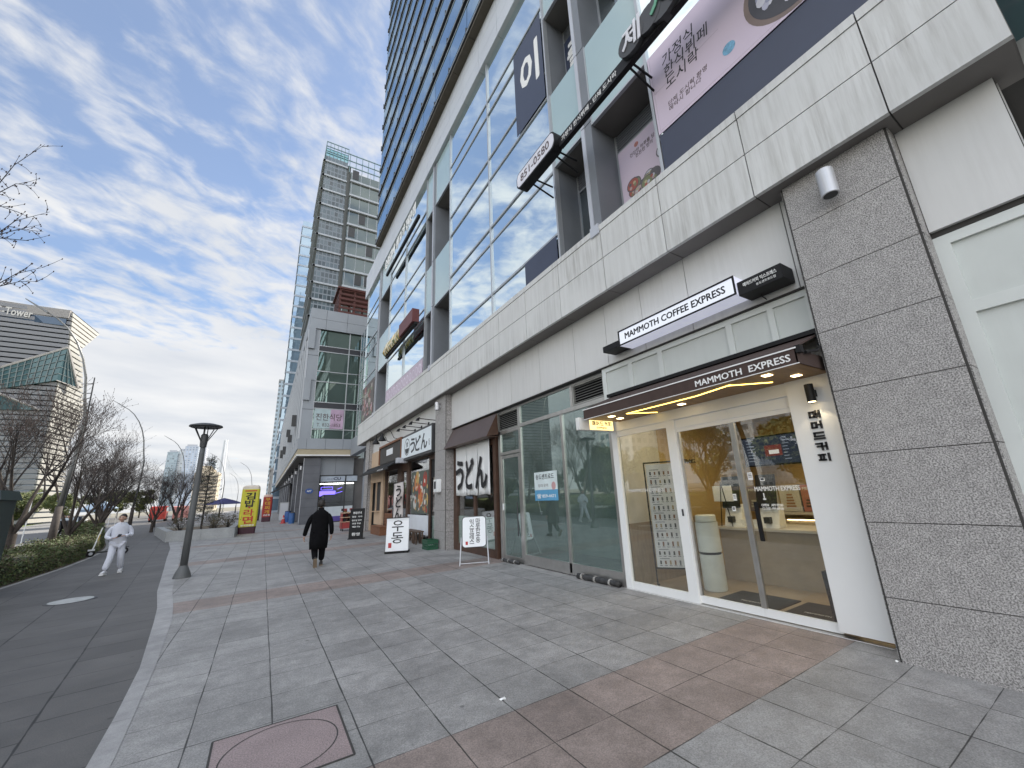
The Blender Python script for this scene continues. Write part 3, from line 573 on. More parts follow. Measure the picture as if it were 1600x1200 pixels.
# ---- upper floors
XW = 5.05
def curtain(y0, y1, mull, zl=(6.58, 7.33, 9.03, 9.57, 11.32, 12.15, 13.96, 14.52, 16.22)):
    mb = MB().m(0); t = 0.028
    for y in [y0]+list(mull)+[y1]: mb.box(XW-0.05, XW+0.08, y-t, y+t, zl[0], zl[-1])
    for z in zl[1:-1]: mb.box(XW-0.03, XW+0.06, y0, y1, z-0.03, z+0.03)
    w = part('window_frame', mb, alu)
    my = [y0]+list(mull)+[y1]
    mb = MB(); rnd = random.Random(int(y0*10))
    for a, b in zip(my[:-1], my[1:]):
        for c, d in zip(zl[:-1], zl[1:]):
            # each pane sits very slightly out of true, as real panes do
            e1, e2 = rnd.uniform(-.006, .006), rnd.uniform(-.006, .006)
            mb.add([(XW+e1, a, c), (XW-e1, a, d), (XW-e1+e2, b, d), (XW+e1+e2, b, c), (XW+.03, a, c), (XW+.03, a, d), (XW+.03, b, d), (XW+.03, b, c)], [(0, 3, 2, 1), (4, 5, 6, 7), (0, 1, 5, 4), (1, 2, 6, 5), (2, 3, 7, 6), (3, 0, 4, 7)])
    part('glazing', mb, blue_glass, w)
    # return sides
    for q in (y0, y1): part('window_return', MB().box(XW+0.08, 5.75, q-0.022, q+0.022, zl[0], zl[-1]), greym)
curtain(-3.2, 3.29, [-1.0, 0.93]); curtain(6.13, 12.70, [9.40]); curtain(15.56, 21.95, [18.80]); curtain(24.9, 28.6, [])
def recess(y0, y1, fin):
    """recessed bay: narrow window at the back, louvre, spandrel panels flush with the curtain wall, projecting fin"""
    a, b = fin
    mb = MB().m(0)
    for z0, z1 in ((LT, 9.2), (9.21, 11.3), (11.31, 13.9), (13.91, 16.2)): mb.m(0).box(XW-0.03, XW+0.55, a+0.045, b, z0+.006, z1-.006); mb.m(1).box(XW-0.05, XW+0.3, b+0.001, b+0.10, z0+.006, z1-.006); mb.m(0).box(XW-0.03, XW+0.64, a, a+0.044, z0+.006, z1-.006)
    part('fin', mb, [greym, greym_l])
    for z0, z1 in ((LT, 9.1), (11.3, 13.95)):
        for (c, d) in ((y0+.02, a), (b+.1, y1-.02)):
            x = 5.69; mb = MB()
            mb.box(x, x+.05, c, c+.05, z0, z1).box(x, x+.05, d-.05, d, z0, z1).box(x, x+.05, c+.05, d-.05, z0+.55, z0+.61).box(x, x+.05, c+.05, d-.05, z1-.5, z1-.45)
            w = part('narrow_window', mb, alu)
            part('pane', MB().box(x+.02, x+.03, c+.05, d-.05, z0+.61, z1-.5), dk_glass, w); part('sill_film', MB().box(x+.02, x+.03, c+.05, d-.05, z0, z0+.55), navy, w)
            mb = MB().m(0).box(x+.035, x+.04, c, d, z1-.46, z1).m(1)
            for k in range(7): mb.box(x, x+.036, c+.05, d-.05, z1-.44+k*.062, z1-.41+k*.062)
            part('louver', mb, [black_m, greym], w)
    for z0, z1 in ((9.1, 11.3), (13.95, 16.2)):
        for (c, d) in ((y0+.02, a), (b+.1, y1-.02)):
            mb = MB(); mb.m(0).box(XW, XW+.03, c+.03, d-.03, z0+.04, z1-.03); mb.m(1).box(XW-.02, XW+.05, c, d, z0, z0+.04).box(XW-.02, XW+.05, c, c+.03, z0+.04, z1).box(XW-.02, XW+.05, d-.03, d, z0+.04, z1)
            mb.m(2).box(XW+.05, 5.75, c, d, z0, z0+.02)
            part('spandrel', mb, [teal, alu, soffit_m])
recess(3.29, 6.13, (4.79, 4.99)); recess(12.70, 15.56, (14.40, 14.62)); recess(21.95, 24.9, (24.35, 24.55))
part('back_wall', MB().box(5.76, 5.9, YB0, 28.6, LT, 16.2), dark_m)
# flat square pier ends at the ledge
mb = MB()
for y in (4.89, 14.55, 24.5): mb.box(XL-0.03, XL+0.12, y-.12, y+.12, LT-.17, LT+.06)
part('pier_foot', mb, greym_l, bevel=.01)
# parapet
mb = MB(); yy = [-6]+[-4+1.376*k for k in range(0, 25) if -4+1.376*k < 29.2]+[29.3]
for a, b in zip(yy[:-1], yy[1:]):
    for z0, z1 in ((16.2, 16.78), (16.79, 17.39), (17.4, 17.98)): mb.box(XL, XL+.05, a+g_, b-g_, z0, z1)
    mb.box(XL+.051, 5.6, a+g_, b-g_, 16.2, 16.215)
part('parapet', mb, [pmat('parapet_panel', (0.55, 0.58, 0.62), 0.45, metal=0.1, var=0.05, scale=.6)])
mb = MB(); mb.box(XL+.02, 14, -6, 29.28, 16.22, 17.97).box(5.05, 5.6, 28.62, 28.72, LT, 16.2); part('parapet_core', mb, greym)
part('end_wall', MB().box(5.1, 14, 28.6, 28.9, LT, 16.2), clad)
# tower block over the podium: stacked glass storeys with projecting fins
TX, TY = 4.62, 24.9
mb = MB()
yk = [-8+1.5*k for k in range(22)]
for a, b in zip(yk, yk[1:]+[TY]): mb.box(TX, 6.5, a+.008, b-.008, 17.99, 18.08)
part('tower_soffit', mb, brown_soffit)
zf = 18.08; k = 0; rnd = random.Random(3)
tglass = mirror_glass('tower_glass', (0.06, 0.09, 0.11), (0.50, 0.62, 0.70), 0.36, vs=.35, var=.6); fin_e = pmat('fin_edge', (0.38, 0.42, 0.44), 0.4, metal=.4)
while zf < 60:
    d = 1.93; mb = MB(); mb2 = MB()
    j0 = (k % 3)*.55; n_ = 20
    yj = [TY-.02]+[TY-1.2-1.7*j+j0*.4 for j in range(n_)]+[-8]
    for q in range(len(yj)-1):
        e = rnd.uniform(-.012, .012)
        mb.add([(TX+.005+e*.5, yj[q+1]+.012, zf+.42), (TX+.02+e*.5, yj[q+1]+.012, zf+1.66), (TX+.02-e*.5, yj[q]-.012, zf+1.66), (TX+.005-e*.5, yj[q]-.012, zf+.42), (TX+.05, yj[q+1]+.012, zf+.42), (TX+.05, yj[q+1]+.012, zf+1.66), (TX+.05, yj[q]-.012, zf+1.66), (TX+.05, yj[q]-.012, zf+.42)], [(0, 3, 2, 1), (4, 5, 6, 7), (0, 1, 5, 4), (1, 2, 6, 5), (2, 3, 7, 6), (3, 0, 4, 7)])
        mb2.m(0).box(TX-.06, TX+.14, yj[q]-.03, yj[q]+.01, zf+.02, zf+.42)
    mb2.m(0).box(TX-.045, TX+.27, -8, TY+.02, zf+.04, zf+.10); mb2.m(1).box(TX-.05, TX-.02, -8, TY+.02, zf+.10, zf+.16); mb2.m(1).box(TX+.0, TX+.05, -8, TY, zf+1.66, zf+1.72)
    part('tower_glazing', mb, tglass); part('tower_fin', mb2, [dark_m, fin_e])
    zf += d; k += 1
part('tower_body', MB().box(TX+.28, 22, -8, TY-.1, 18.1, 60), greym)
# ------------------------------------------------------------------ signs and fittings on the main building
# coffee shop fascia sign
s = thing('shop_sign', 'long white lightbox sign in a black frame above the coffee shop, reading MAMMOTH COFFEE EXPRESS', 'sign', (5.1, 3.55, 4.15))
lb = emat('lightbox_face', (0.80, 0.85, 0.95), 0.55)
MB().m(0).box(4.98, 5.30, 2.50, 4.66, 4.075, 4.345).build('lightbox', [pmat('lightbox_side', (0.72, 0.73, 0.82), 0.4, emit=(.75, .78, .95), estr=.22)], s, bevel=.006)
MB().box(4.972, 4.979, 2.53, 4.63, 4.105, 4.315).build('face', lb, s)
mb = MB(); mb.box(4.966, 4.98, 2.50, 4.66, 4.325, 4.347).box(4.966, 4.98, 2.50, 4.66, 4.073, 4.095).box(4.966, 4.98, 4.635, 4.66, 4.095, 4.325).box(4.966, 4.98, 2.50, 2.525, 4.095, 4.325); mb.build('face_frame', black_m, s)
text('lettering', 'MAMMOTH COFFEE EXPRESS', (4.970, 3.57, 4.21), ink, s, w=1.86, h=0.105, depth=.004, bold=.04)
MB().box(4.99, 5.30, 4.661, 5.09, 4.09, 4.20).build('end_bar', black_m, s, bevel=.004)
s = thing('name_sign', 'black box sign with small white Korean lettering to the right of the white lightbox', 'sign', (5.1, 2.2, 4.15))
MB().box(5.0, 5.30, 1.93, 2.49, 4.04, 4.235).build('panel', black_m, s, bevel=.005)
text('lettering', '매머드커피 익스프레스', (4.999, 2.20, 4.165), ink_white, s, w=.42, h=.055, depth=.003, bold=.02)
text('lettering', '송도센트로드점', (4.999, 2.13, 4.10), ink_white, s, w=.24, h=.035, depth=.003)
MB().tube([(5.2, 2.3, 4.03), (5.2, 2.3, 4.0), (5.3, 2.3, 3.98)], .008).build('cable', black_m, s)
# awning canopy
aw = thing('shop_awning', 'dark brown shop awning with a white edge line and the words MAMMOTH EXPRESS', 'awning', (5.0, 3.5, 3.0))
MB().hexa([(4.62, 1.83, 3.04), (4.62, 5.33, 3.04), (5.36, 5.33, 3.33), (5.36, 1.83, 3.33)], [(4.61, 1.83, 3.055), (4.61, 5.33, 3.055), (5.36, 5.33, 3.35), (5.36, 1.83, 3.35)]).build('canopy', brown_fab, aw)
MB().box(4.60, 4.612, 1.83, 5.33, 2.87, 3.03).box(4.60, 5.4, 5.32, 5.332, 2.87, 3.03).box(4.60, 5.4, 1.83, 1.842, 2.87, 3.03).build('valance', brown_fab, aw)
MB().box(4.592, 4.622, 1.82, 5.34, 3.03, 3.045).box(4.592, 4.61, 1.82, 5.34, 2.862, 2.87).build('edge_trim', ink_white, aw)
text('lettering', 'MAMMOTH  EXPRESS', (4.599, 2.48, 2.945), ink_white, aw, w=1.17, h=.078, depth=.002, bold=.03)
warm = emat('warm_strip', (1.0, 0.66, 0.13), 3.6); warm2 = emat('warm_downlight', (1.0, 0.76, 0.40), 5.0)
sf = MB().box(4.63, 5.44, 1.85, 5.31, 2.865, 2.885).build('wood_ceiling', pmat('ceiling_wood', (0.24, 0.135, 0.055), 0.5, var=.2, scale=4, stretch=(1, 6, 1)), aw)
mb = MB()
def led(a, b, z=2.862, w=.012):
    a = Vector((*a, z)); b = Vector((*b, z)); d = (b-a).normalized(); p = Vector((-d.y, d.x, 0)); mb.obox((a+b)/2, (b-a)/2, p*w, (0, 0, .003))
led((5.36, 4.35), (4.92, 4.62)); led((4.92, 4.62), (4.92, 3.3)); led((4.92, 3.3), (4.78, 2.7)); led((4.78, 2.75), (5.2, 2.4))
mb.build('light_strip', warm, sf)
mb = MB()
for x, y in ((5.15, 5.0), (4.85, 4.9), (5.2, 3.75), (4.78, 2.25), (5.15, 2.1)): MB().box(x-.045, x+.045, y-.045, y+.045, 2.858, 2.864).build('downlight', warm2, sf)
mb = MB().box(5.2, 5.38, 1.72, 1.83, 3.16, 3.32).tube([(5.3, 1.79, 3.2), (5.0, 1.78, 3.05), (4.75, 1.8, 3.0)], .018).box(4.6, 4.68, 1.78, 1.84, 2.98, 3.06); mb.build('arm', black_m, aw)
MB().box(5.25, 5.42, 1.8, 5.38, 3.33, 3.385).build('cassette', black_m, aw)
# blade sign
s = thing('blade_sign', 'small yellow lit box sign jutting out beside the coffee shop, Korean letters over EXPRESS', 'sign', (5.1, 5.45, 2.95))
P0 = at_y(902, 672, 5.42); P1 = at_y(957, 655, 5.42)
xa, xb, za, zb = 4.56, 5.38, 2.705, 2.925
MB().box(xa, xb, 5.42, 5.52, za, zb).build('box', pmat('blade_side', (.75, .75, .72), .4), s, bevel=.006)
MB().box(xa+.24, xb-.01, 5.414, 5.421, za+.012, zb-.012).build('face', emat('blade_face', (1.0, .72, .28), 1.1), s)
mb = MB()
for k, gl in enumerate((ME, MEO, DEU, KEO, PI_)): strokes(mb, gl, (xa+.30+k*.098, 5.413, za+.10), (1, 0, 0), (0, 0, 1), .066, .066, .013, .002)
mb.build('lettering', ink, s)
text('lettering', 'EXPRESS', ((xa+xb)/2+.11, 5.413, za+.052), ink, s, xd=(1, 0, 0), w=.24, h=.034, depth=.002, bold=.02)
MB().tube([(5.36, 5.47, 2.9), (5.45, 5.47, 2.9)], .015).build('bracket', dark_m, s)
# vertical letters on the white flank panel
s = MB()
for k, gl in enumerate((ME, MEO, DEU, KEO, PI_)): strokes(s, gl, (5.398, 2.155, 2.375-k*.125), (0, -1, 0), (0, 0, 1), .10, .072, .02, .018)
s = s.build('wall_letters', ink); tag(s, 'five black Korean letters stacked down the white flank panel', 'sign')
# cylinder wall lamps
def wall_lamp(name, label, x, y, z0, z1, r, mat, on):
    t = thing(name, label, 'wall lamp', (x, y, z0))
    MB().rings([(x, y, z0, r*.96, r*.96), (x, y, z0+.004, r, r), (x, y, z1-.01, r, r), (x, y, z1, r*.96, r*.96)], 24).build('housing', mat, t, smooth=False)
    MB().box(x+r*.8, x+r+.07, y-.03, y+.03, (z0+z1)/2-.04, (z0+z1)/2+.04).build('bracket', mat, t)
    MB().rings([(x, y, z0-.002, r*.8, r*.8), (x, y, z0+.0, r*.8, r*.8)], 20).build('lens', warm2 if on else dark_m, t)
    if on:
        l = bpy.data.lights.new('lamp_glow', 'SPOT'); l.energy = 1.6; l.color = (1, .8, .5); l.spot_size = R(100); l.shadow_soft_size = .03
        o = bpy.data.objects.new('lamp_glow', l); COL.objects.link(o); o.location = (x-.0, y, z0-.01); o.parent = t; o.matrix_parent_inverse = Matrix.Translation(t.location).inverted()
    return t
silver = pmat('silver_paint', (.55, .56, .58), .35, metal=.3, var=.04)
wall_lamp('wall_lamp', 'silver cylinder wall lamp high on the near granite pillar', 4.95, 1.27, 4.70, 5.02, .085, silver, False)
wall_lamp('wall_lamp', 'black cylinder wall lamp above the Korean letters on the white panel', 5.30, 2.06, 2.55, 2.76, .047, black_m, True)
wall_lamp('wall_lamp', 'silver cylinder wall lamp on the pillar beside the noodle bar sign', 4.98, 13.8, 4.72, 5.0, .085, silver, False)
t = thing('meter_box', 'white meter box fixed to the pillar left of the hanging shop curtain', 'meter box', (5.05, 13.85, 2.0))
MB().box(4.96, 5.1, 13.62, 14.05, 1.83, 2.27).build('case', white_p, t, bevel=.02); MB().box(4.953, 4.961, 13.8, 13.98, 1.95, 2.2).build('window', dark_m, t)
# long first-floor restaurant sign
s = thing('restaurant_sign', 'long black first-floor strip sign with Korean words and a rounded white telephone number box', 'sign', (4.5, 4, 8.5))
MB().box(4.32, 4.42, -3.0, 5.05, 8.40, 8.62).build('strip_panel', black_m, s)
rr = MB(); yy0, yy1, z0, z1, rad = 5.05, 6.55, 8.40, 8.83, .16
def rrect(y0, y1, z0, z1, rad, n=6):
    pts = []
    for cy, cz, a0 in ((y1-rad, z1-rad, 0), (y0+rad, z1-rad, 90), (y0+rad, z0+rad, 180), (y1-rad, z0+rad, 270)):
        for k in range(n+1): a = R(a0+90*k/n); pts.append((cy+rad*math.cos(a), cz+rad*math.sin(a)))
    return pts
pp = rrect(yy0, yy1, z0, z1, rad); MB().prism([(4.22, y, z) for y, z in pp], (.22, 0, 0)).build('number_box', black_m, s)
pp = rrect(yy0+.035, yy1-.035, z0+.035, z1-.035, rad-.03); MB().prism([(4.212, y, z) for y, z in pp], (.007, 0, 0)).build('number_face', pmat('number_face', (.72, .72, .78), .4), s)
text('lettering', '851-0580', (4.211, 5.8, 8.615), ink_brown, s, w=1.12, h=.19, depth=.003, bold=.012)
text('lettering', '가정식 한식뷔페 · 단체 도시락', (4.319, 4.18, 8.51), ink_white, s, w=1.55, h=.115, depth=.003, bold=.01)
mb = MB()
for k, (cy, r_) in enumerate(((2.98, .27), (2.62, .24), (2.36, .30), (1.7, .30), (1.2, .3), (.7, .25))): mb.prism([(4.24+.004*k, cy+r_*math.cos(R(20*j)), 8.68+r_*.95*math.sin(R(20*j))) for j in range(18)], (.14, 0, 0))
mb.build('letter_backing', dark_m, s)
grn = pmat('green_ink', (.12, .34, .22), .5); wh = pmat('pale_letter', (.66, .66, .70), .5)
text('lettering', '제', (4.235, 2.95, 8.72), wh, s, w=.40, h=.46, depth=.012, bold=.03, shear=.1)
text('lettering', '시', (4.235, 2.35, 8.76), grn, s, w=.42, h=.5, depth=.012, bold=.03, shear=.1)
text('lettering', '집밥', (4.225, 1.45, 8.75), wh, s, w=.85, h=.52, depth=.012, bold=.03, shear=.1)
mb = MB()
for y in (-2, 0.4, 3.2, 5.3, 6.2): mb.tube([(4.4, y, 8.45), (5.0, y, 8.3)], .02).tube([(4.4, y, 8.6), (5.0, y, 8.6)], .02)
mb.build('bracket', black_m, s)
# posters in the first-floor windows
def petal(mb, c, r, xd, n=26):
    c = Vector(c); mb.prism([c + Vector((0, -1, 0))*r*math.cos(2*math.pi*k/n)*xd + Vector((0, 0, 1))*r*math.sin(2*math.pi*k/n) for k in range(n)][::-1], (.002, 0, 0)); return mb
s = thing('food_poster', 'wide pink window poster with black Korean calligraphy and a noodle bowl', 'poster', (5.0, 1.5, 8.2))
XPO = 4.985
MB().m(0).box(XPO, XPO+.01, -3.15, 3.24, 7.37, 9.04).build('sheet', [pink], s)
text('lettering', '가정식\n한식뷔페\n도시락', (XPO-.001, 2.55, 8.42), ink, s, w=.84, h=.74, depth=.002, line=.95, align='LEFT', shear=.15)
text('lettering', '단체 도시락 환영\n예약시 합니다', (XPO-.001, 2.62, 7.72), ink_brown, s, w=.72, h=.20, depth=.002, align='LEFT', shear=.15)
mb = MB(); petal(mb, (XPO-.003, 1.92, 7.72), .095, 1); mb.build('seal', pmat('seal_blue', (.16, .36, .52), .5, var=.3, scale=30), s)
mb = MB(); petal(mb.m(0), (XPO-.002, 1.04, 7.98), .60, 1, 40); petal(mb.m(1), (XPO-.004, 1.02, 7.99), .55, 1, 40)
rnd = random.Random(5)
for k in range(60): a = rnd.uniform(0, 6.28); q = .42*math.sqrt(rnd.random()); petal(mb.m(2+k % 3), (XPO-.0045-.0001*k, 1.01+q*math.cos(a), 7.99+q*math.sin(a)), rnd.uniform(.05, .12), rnd.uniform(.4, 1), 9)
petal(mb.m(5), (XPO-.011, .99, 8.02), .13, .8, 12)
mb.build('bowl_picture', [pmat('bowl_brown', (.20, .15, .13), .5), pmat('bowl_dark', (.06, .06, .07), .5), pmat('noodle_a', (.45, .45, .55), .5), pmat('noodle_b', (.30, .31, .42), .5), pmat('noodle_c', (.58, .58, .64), .5), pmat('yolk', (.45, .22, .15), .5)], s)
mb = MB()
for (a, b, c, d) in ((3.2, 3.195, 7.42, 8.98), (-3, 3.2, 7.42, 7.425), (2.0, 3.2, 8.2, 8.206)): mb.box(XPO-.001, XPO, min(a, b), max(a, b), c, d)
mb.build('border_line', pmat('border_grey', (.42, .36, .42), .6), s)
MB().box(XPO+.012, XPO+.02, -3.15, 3.24, 6.62, 7.35).build('navy_band', navy, s)
s = thing('food_poster', 'narrow pink window poster with small side dishes, beside the grey fin', 'poster', (5.6, 3.9, 7.8))
MB().box(5.66, 5.67, 3.36, 4.72, 7.2, 8.58).build('sheet', pink, s)
text('lettering', '건강한 하루를 담은\n든든한 한끼', (5.659, 4.05, 8.22), ink_brown, s, w=.72, h=.20, depth=.002)
mb = MB(); petal(mb, (5.657, 4.22, 8.42), .055, 1); mb.build('seal', pmat('seal_red', (.45, .18, .15), .5, var=.3, scale=30), s)
mb = MB(); cols = [(.42, .32, .3), (.5, .5, .56), (.35, .1, .08), (.45, .4, .25), (.12, .11, .12), (.2, .22, .12)]
for k in range(14):
    y = 3.5+rnd.random()*.95; z = 7.3+rnd.random()*.5*(1.2-(y-3.4)*.6)
    r_ = rnd.uniform(.10, .17); petal(mb.m(4), (5.656-.0003*k, y, z), r_, 1.1, 16); petal(mb.m(k % 6), (5.6555-.0003*k, y, z), r_*.85, 1.1, 16)
    for j in range(5): petal(mb.m((k+j) % 6), (5.655-.0003*k-.00003*j, y+rnd.uniform(-.5, .5)*r_, z+rnd.uniform(-.5, .5)*r_), r_*.25, 1, 8)
mb.build('dishes_picture', [pmat('dish_%s' % 'abcdef'[i], c, .5) for i, c in enumerate(cols)], s)
s = thing('window_film', 'dark navy upper window film with one big white Korean syllable, ring and bar', 'poster', (5.0, 7, 13))
MB().box(4.99, 5.0, 6.2, 7.6, 11.36, 14.3).build('sheet', navy, s)
text('lettering', '이', (4.989, 6.83, 12.98), ink_white, s, w=.85, h=1.35, depth=.002, bold=.05)
s = thing('window_film', 'navy film with a white syllable in the narrow recessed second-floor window', 'poster', (5.6, 5.6, 13))
MB().box(5.665, 5.68, 5.16, 6.06, 11.9, 13.46).build('sheet', navy, s); text('lettering', '출', (5.663, 5.6, 12.8), ink_white, s, w=.72, h=1.0, depth=.002, bold=.05)
s = thing('window_film', 'plain navy film on the low first-floor pane left of the telephone sign', 'poster', (5.0, 7, 7)); MB().box(4.99, 5.0, 6.2, 7.55, 6.62, 7.28).build('sheet', navy, s)
# signs on the second bay
s = thing('pub_sign', 'first-floor sign of yellow flowers and a dark red box on a black rail', 'sign', (4.7, 18, 9))
MB().box(4.66, 4.80, 15.8, 20.9, 8.85, 8.95).build('rail', black_m, s); MB().box(4.55, 4.85, 15.8, 17.9, 8.95, 9.55).build('panel', pmat('maroon', (.12, .03, .03), .5), s)
mb = MB()
for k in range(26):
    y = 18.0+2.9*k/26; mb.m(k % 3).rings([(4.68, y, 8.95, .1, .1), (4.66+rnd.uniform(-.05, .05), y, 9.1, .16, .14), (4.68, y, 9.25+.3*rnd.random(), .1, .1), (4.68, y, 9.62, .02, .02)], 7)
mb.build('letters', [pmat('gold', (.48, .34, .12), .5), pmat('dullgreen', (.14, .18, .10), .6), pmat('cream', (.6, .55, .42), .5)], s)
s = thing('channel_letter_sign', 'row of white channel letters on a dark rail high on the second bay', 'sign', (4.7, 18, 14.5))
MB().box(4.70, 4.82, 15.9, 21.9, 14.25, 14.40).build('rail', black_m, s)
mb = MB(); text_mb(mb, '숯불갈비 생고기 전문점', (4.62, 18.9, 14.78), (0, -1, 0), (0, 0, 1), w=5.8, h=.62, depth=.02, bold=.05); mb.build('letters', [ink_white], s)
s = thing('window_banner', 'pale lavender picture strip along the foot of the second bay windows', 'poster', (5, 18, 7))
mb = MB().m(0).box(4.99, 5.0, 15.65, 21.85, 6.62, 7.3)
for k in range(13): petal(mb.m(1), (4.988, 16.0+k*.46, 6.95), .2, .8, 16); petal(mb.m(0), (4.986, 16.0+k*.46, 6.95), .15, .8, 16)
mb.build('sheet', [pmat('lavender', (.50, .42, .50), .5), pmat('lavender_pale', (.66, .62, .70), .5)], s)
s = thing('window_banner', 'crowded dark food poster at the far end of the first floor', 'poster', (5, 26, 8))
mb = MB().m(0).box(4.985, 5.0, 25.0, 28.5, 6.62, 9.0)
for k in range(60): mb.m(1+k % 4).box(4.98-.0001*k, 4.984, *(lambda a: (a, a+rnd.uniform(.15, .5)))(25.1+rnd.random()*2.9), *(lambda a: (a, a+rnd.uniform(.1, .35)))(6.7+rnd.random()*1.95))
mb.build('sheet', [pmat('fp0', (.10, .085, .08), .5), pmat('fp1', (.30, .13, .12), .5), pmat('fp2', (.40, .36, .33), .5), pmat('fp3', (.18, .2, .14), .5), pmat('fp4', (.42, .30, .32), .5)], s)
# noodle bar: awning, hanging cloth, board signs, lamps
s = thing('shop_awning', 'plain brown sloped awning above the white hanging shop curtain', 'awning', (5.2, 11.6, 3.6))
MB().hexa([(5.36, 9.98, 3.9), (5.02, 9.98, 3.24), (5.04, 9.98, 3.24), (5.38, 9.98, 3.9)], [(5.36, 13.25, 3.9), (5.02, 13.25, 3.24), (5.04, 13.25, 3.24), (5.38, 13.25, 3.9)]).build('canopy', pmat('brown_canopy', (.085, .062, .058), .6, var=.08), s)
MB().hexa([(5.36, 9.97, 3.9), (5.02, 9.97, 3.24), (5.40, 9.97, 3.3)], [(5.36, 9.985, 3.9), (5.02, 9.985, 3.24), (5.40, 9.985, 3.3)]).box(5.02, 5.4, 9.98, 13.25, 3.235, 3.25).build('side_panel', brown_frame, s)
nz0, nz1, ny0, ny1 = 1.68, 3.27, 10.42, 12.9
s = thing('shop_curtain', 'white cloth shop curtain with big black brush characters below the brown awning', 'curtain', (5.36, 11.6, 3.2))
mb = MB(); NN = 72; MM = 10
for strip_ in range(3):
    a = ny0+(ny1-ny0)*strip_/3+.006; b = ny0+(ny1-ny0)*(strip_+1)/3-.006; o = len(mb.v); vs = []; fs = []
    for i in range(25):
        y = a+(b-a)*i/24
        for j in range(MM+1):
            z = nz1-(nz1-nz0)*j/MM; q = j/MM
            vs.append((5.33+.022*q*math.sin(y*13+1.2*strip_)+.012*q*math.sin(y*31)+.01*q, y, z+.012*q*math.sin(y*6)))
    for i in range(24):
        for j in range(MM): p = i*(MM+1)+j; fs.append((p, p+1, p+MM+2, p+MM+1))
    mb.add(vs, fs)
c_ = mb.build('cloth', pmat('white_cloth', (.74, .75, .74), .8, var=.03), s, smooth=True)
c_.modifiers.new('thickness', 'SOLIDIFY').thickness = .006
for ch, y in (('う', 12.48), ('ど', 11.72), ('ん', 10.90)): text('lettering', ch, (5.285, y, 2.32), ink, c_, w=.56 if ch != 'ん' else .74, h=.88, depth=.006, bold=.055)
MB().tube([(5.345, 10.3, 3.27), (5.345, 13.0, 3.27)], .014).build('rod', wood_dk, s)
s = thing('noodle_sign', 'white noodle bar board with black brush characters and a round emblem', 'sign', (5.1, 16.4, 3.8))
MB().box(5.02, 5.30, 14.42, 18.45, 3.28, 4.36).build('surround', dark_m, s); MB().box(5.0, 5.02, 14.5, 18.40, 3.38, 4.27).build('board', pmat('noodle_board', (.74, .80, .83), .45, var=.02), s)
for ch, y, w in (('う', 16.75, .62), ('ど', 16.05, .66), ('ん', 15.28, .72)): text('lettering', ch, (4.999, y, 3.80), pmat('slate_ink', (.05, .055, .06), .6), s, w=w, h=.58, depth=.004, bold=.04)
text('lettering', '우동', (4.999, 14.68, 3.68), MATS['slate_ink'], s, w=.1, h=.25, depth=.003)
mb = MB()
for k in range(40):
    a0, a1 = 2*math.pi*k/40, 2*math.pi*(k+1)/40; Q = lambda r, a: (4.998, 17.55+r*math.cos(a), 3.82+r*.98*math.sin(a))
    mb.add([Q(.33, a0), Q(.33, a1), Q(.37, a1), Q(.37, a0)], [(0, 1, 2, 3)])
    if math.sin(a0) < -.25 and math.sin(a1) < -.25: mb.add([Q(.30, a0), Q(.30, a1), (4.998, 17.55+.30*math.cos(a1), 3.75), (4.998, 17.55+.30*math.cos(a0), 3.75)], [(0, 1, 2, 3)])
text_mb(mb, '食', (4.998, 17.55, 3.93), (0, -1, 0), (0, 0, 1), w=.3, h=.24, depth=.003); mb.build('emblem', MATS['slate_ink'], s)
s = thing('blank_board_sign', 'charcoal board in a reddish wood frame with a small white plate', 'sign', (5.1, 20.6, 3.9))
MB().box(5.04, 5.30, 18.55, 22.72, 3.46, 4.30).build('board', pmat('charcoal_board', (.065, .06, .055), .7), s); MB().box(4.98, 5.30, 18.5, 22.75, 4.30, 4.40).box(4.98, 5.30, 18.47, 18.55, 3.4, 4.30).box(4.98, 5.3, 22.70, 22.76, 3.46, 4.3).build('frame', wood_red, s)
MB().box(5.03, 5.041, 20.1, 21.3, 3.8, 4.1).build('plate', white_b, s); mbx = text_mb(MB(), '가게이름', (5.029, 20.7, 3.95), (0, -1, 0), (0, 0, 1), w=.9, h=.16, depth=.003, bold=.03)
s = thing('folding_awning', 'thin black retracted awning bar over the takeaway hatch and windows', 'awning', (4.6, 21, 3.2))
MB().box(4.98, 5.3, 18.3, 25.7, 3.31, 3.42).hexa([(4.62, 19.2, 3.10), (4.98, 19.2, 3.33), (4.98, 25.7, 3.33), (4.62, 25.7, 3.10)], [(4.62, 19.2, 3.12), (4.98, 19.2, 3.35), (4.98, 25.7, 3.35), (4.62, 25.7, 3.12)]).box(4.60, 4.64, 19.2, 25.7, 3.01, 3.13).build('cassette', black_m, s)
text('lettering', 'NOODLE BAR', (4.598, 20.6, 3.07), ink_white, s, w=1.2, h=.06, depth=.002); MB().box(4.75, 5.2, 18.1, 18.4, 3.2, 3.42).build('motor', greym_l, s)
def arm_lamp(y, lab):
    t = thing('sign_lamp', lab, 'lamp', (5.2, y, 4.5), 'straight arm lamps above the noodle sign')
    MB().tube([(5.30, y, 4.52), (4.62, y, 4.56)], .016, 8).box(5.28, 5.31, y-.05, y+.05, 4.44, 4.60).build('arm', black_m, t)
    MB().rings([(4.56, y, 4.47, .075, .075), (4.58, y, 4.55, .055, .055), (4.62, y, 4.60, .03, .03)], 12).build('shade', black_m, t); return t
for y, l in ((14.75, 'black arm lamp over the white noodle board, next to the pillar'), (15.65, 'black arm lamp over the white noodle board, second from the pillar'), (16.55, 'black arm lamp over the white noodle board, third from the pillar'), (17.45, 'black arm lamp over the white noodle board, farthest from the pillar')): arm_lamp(y, l)
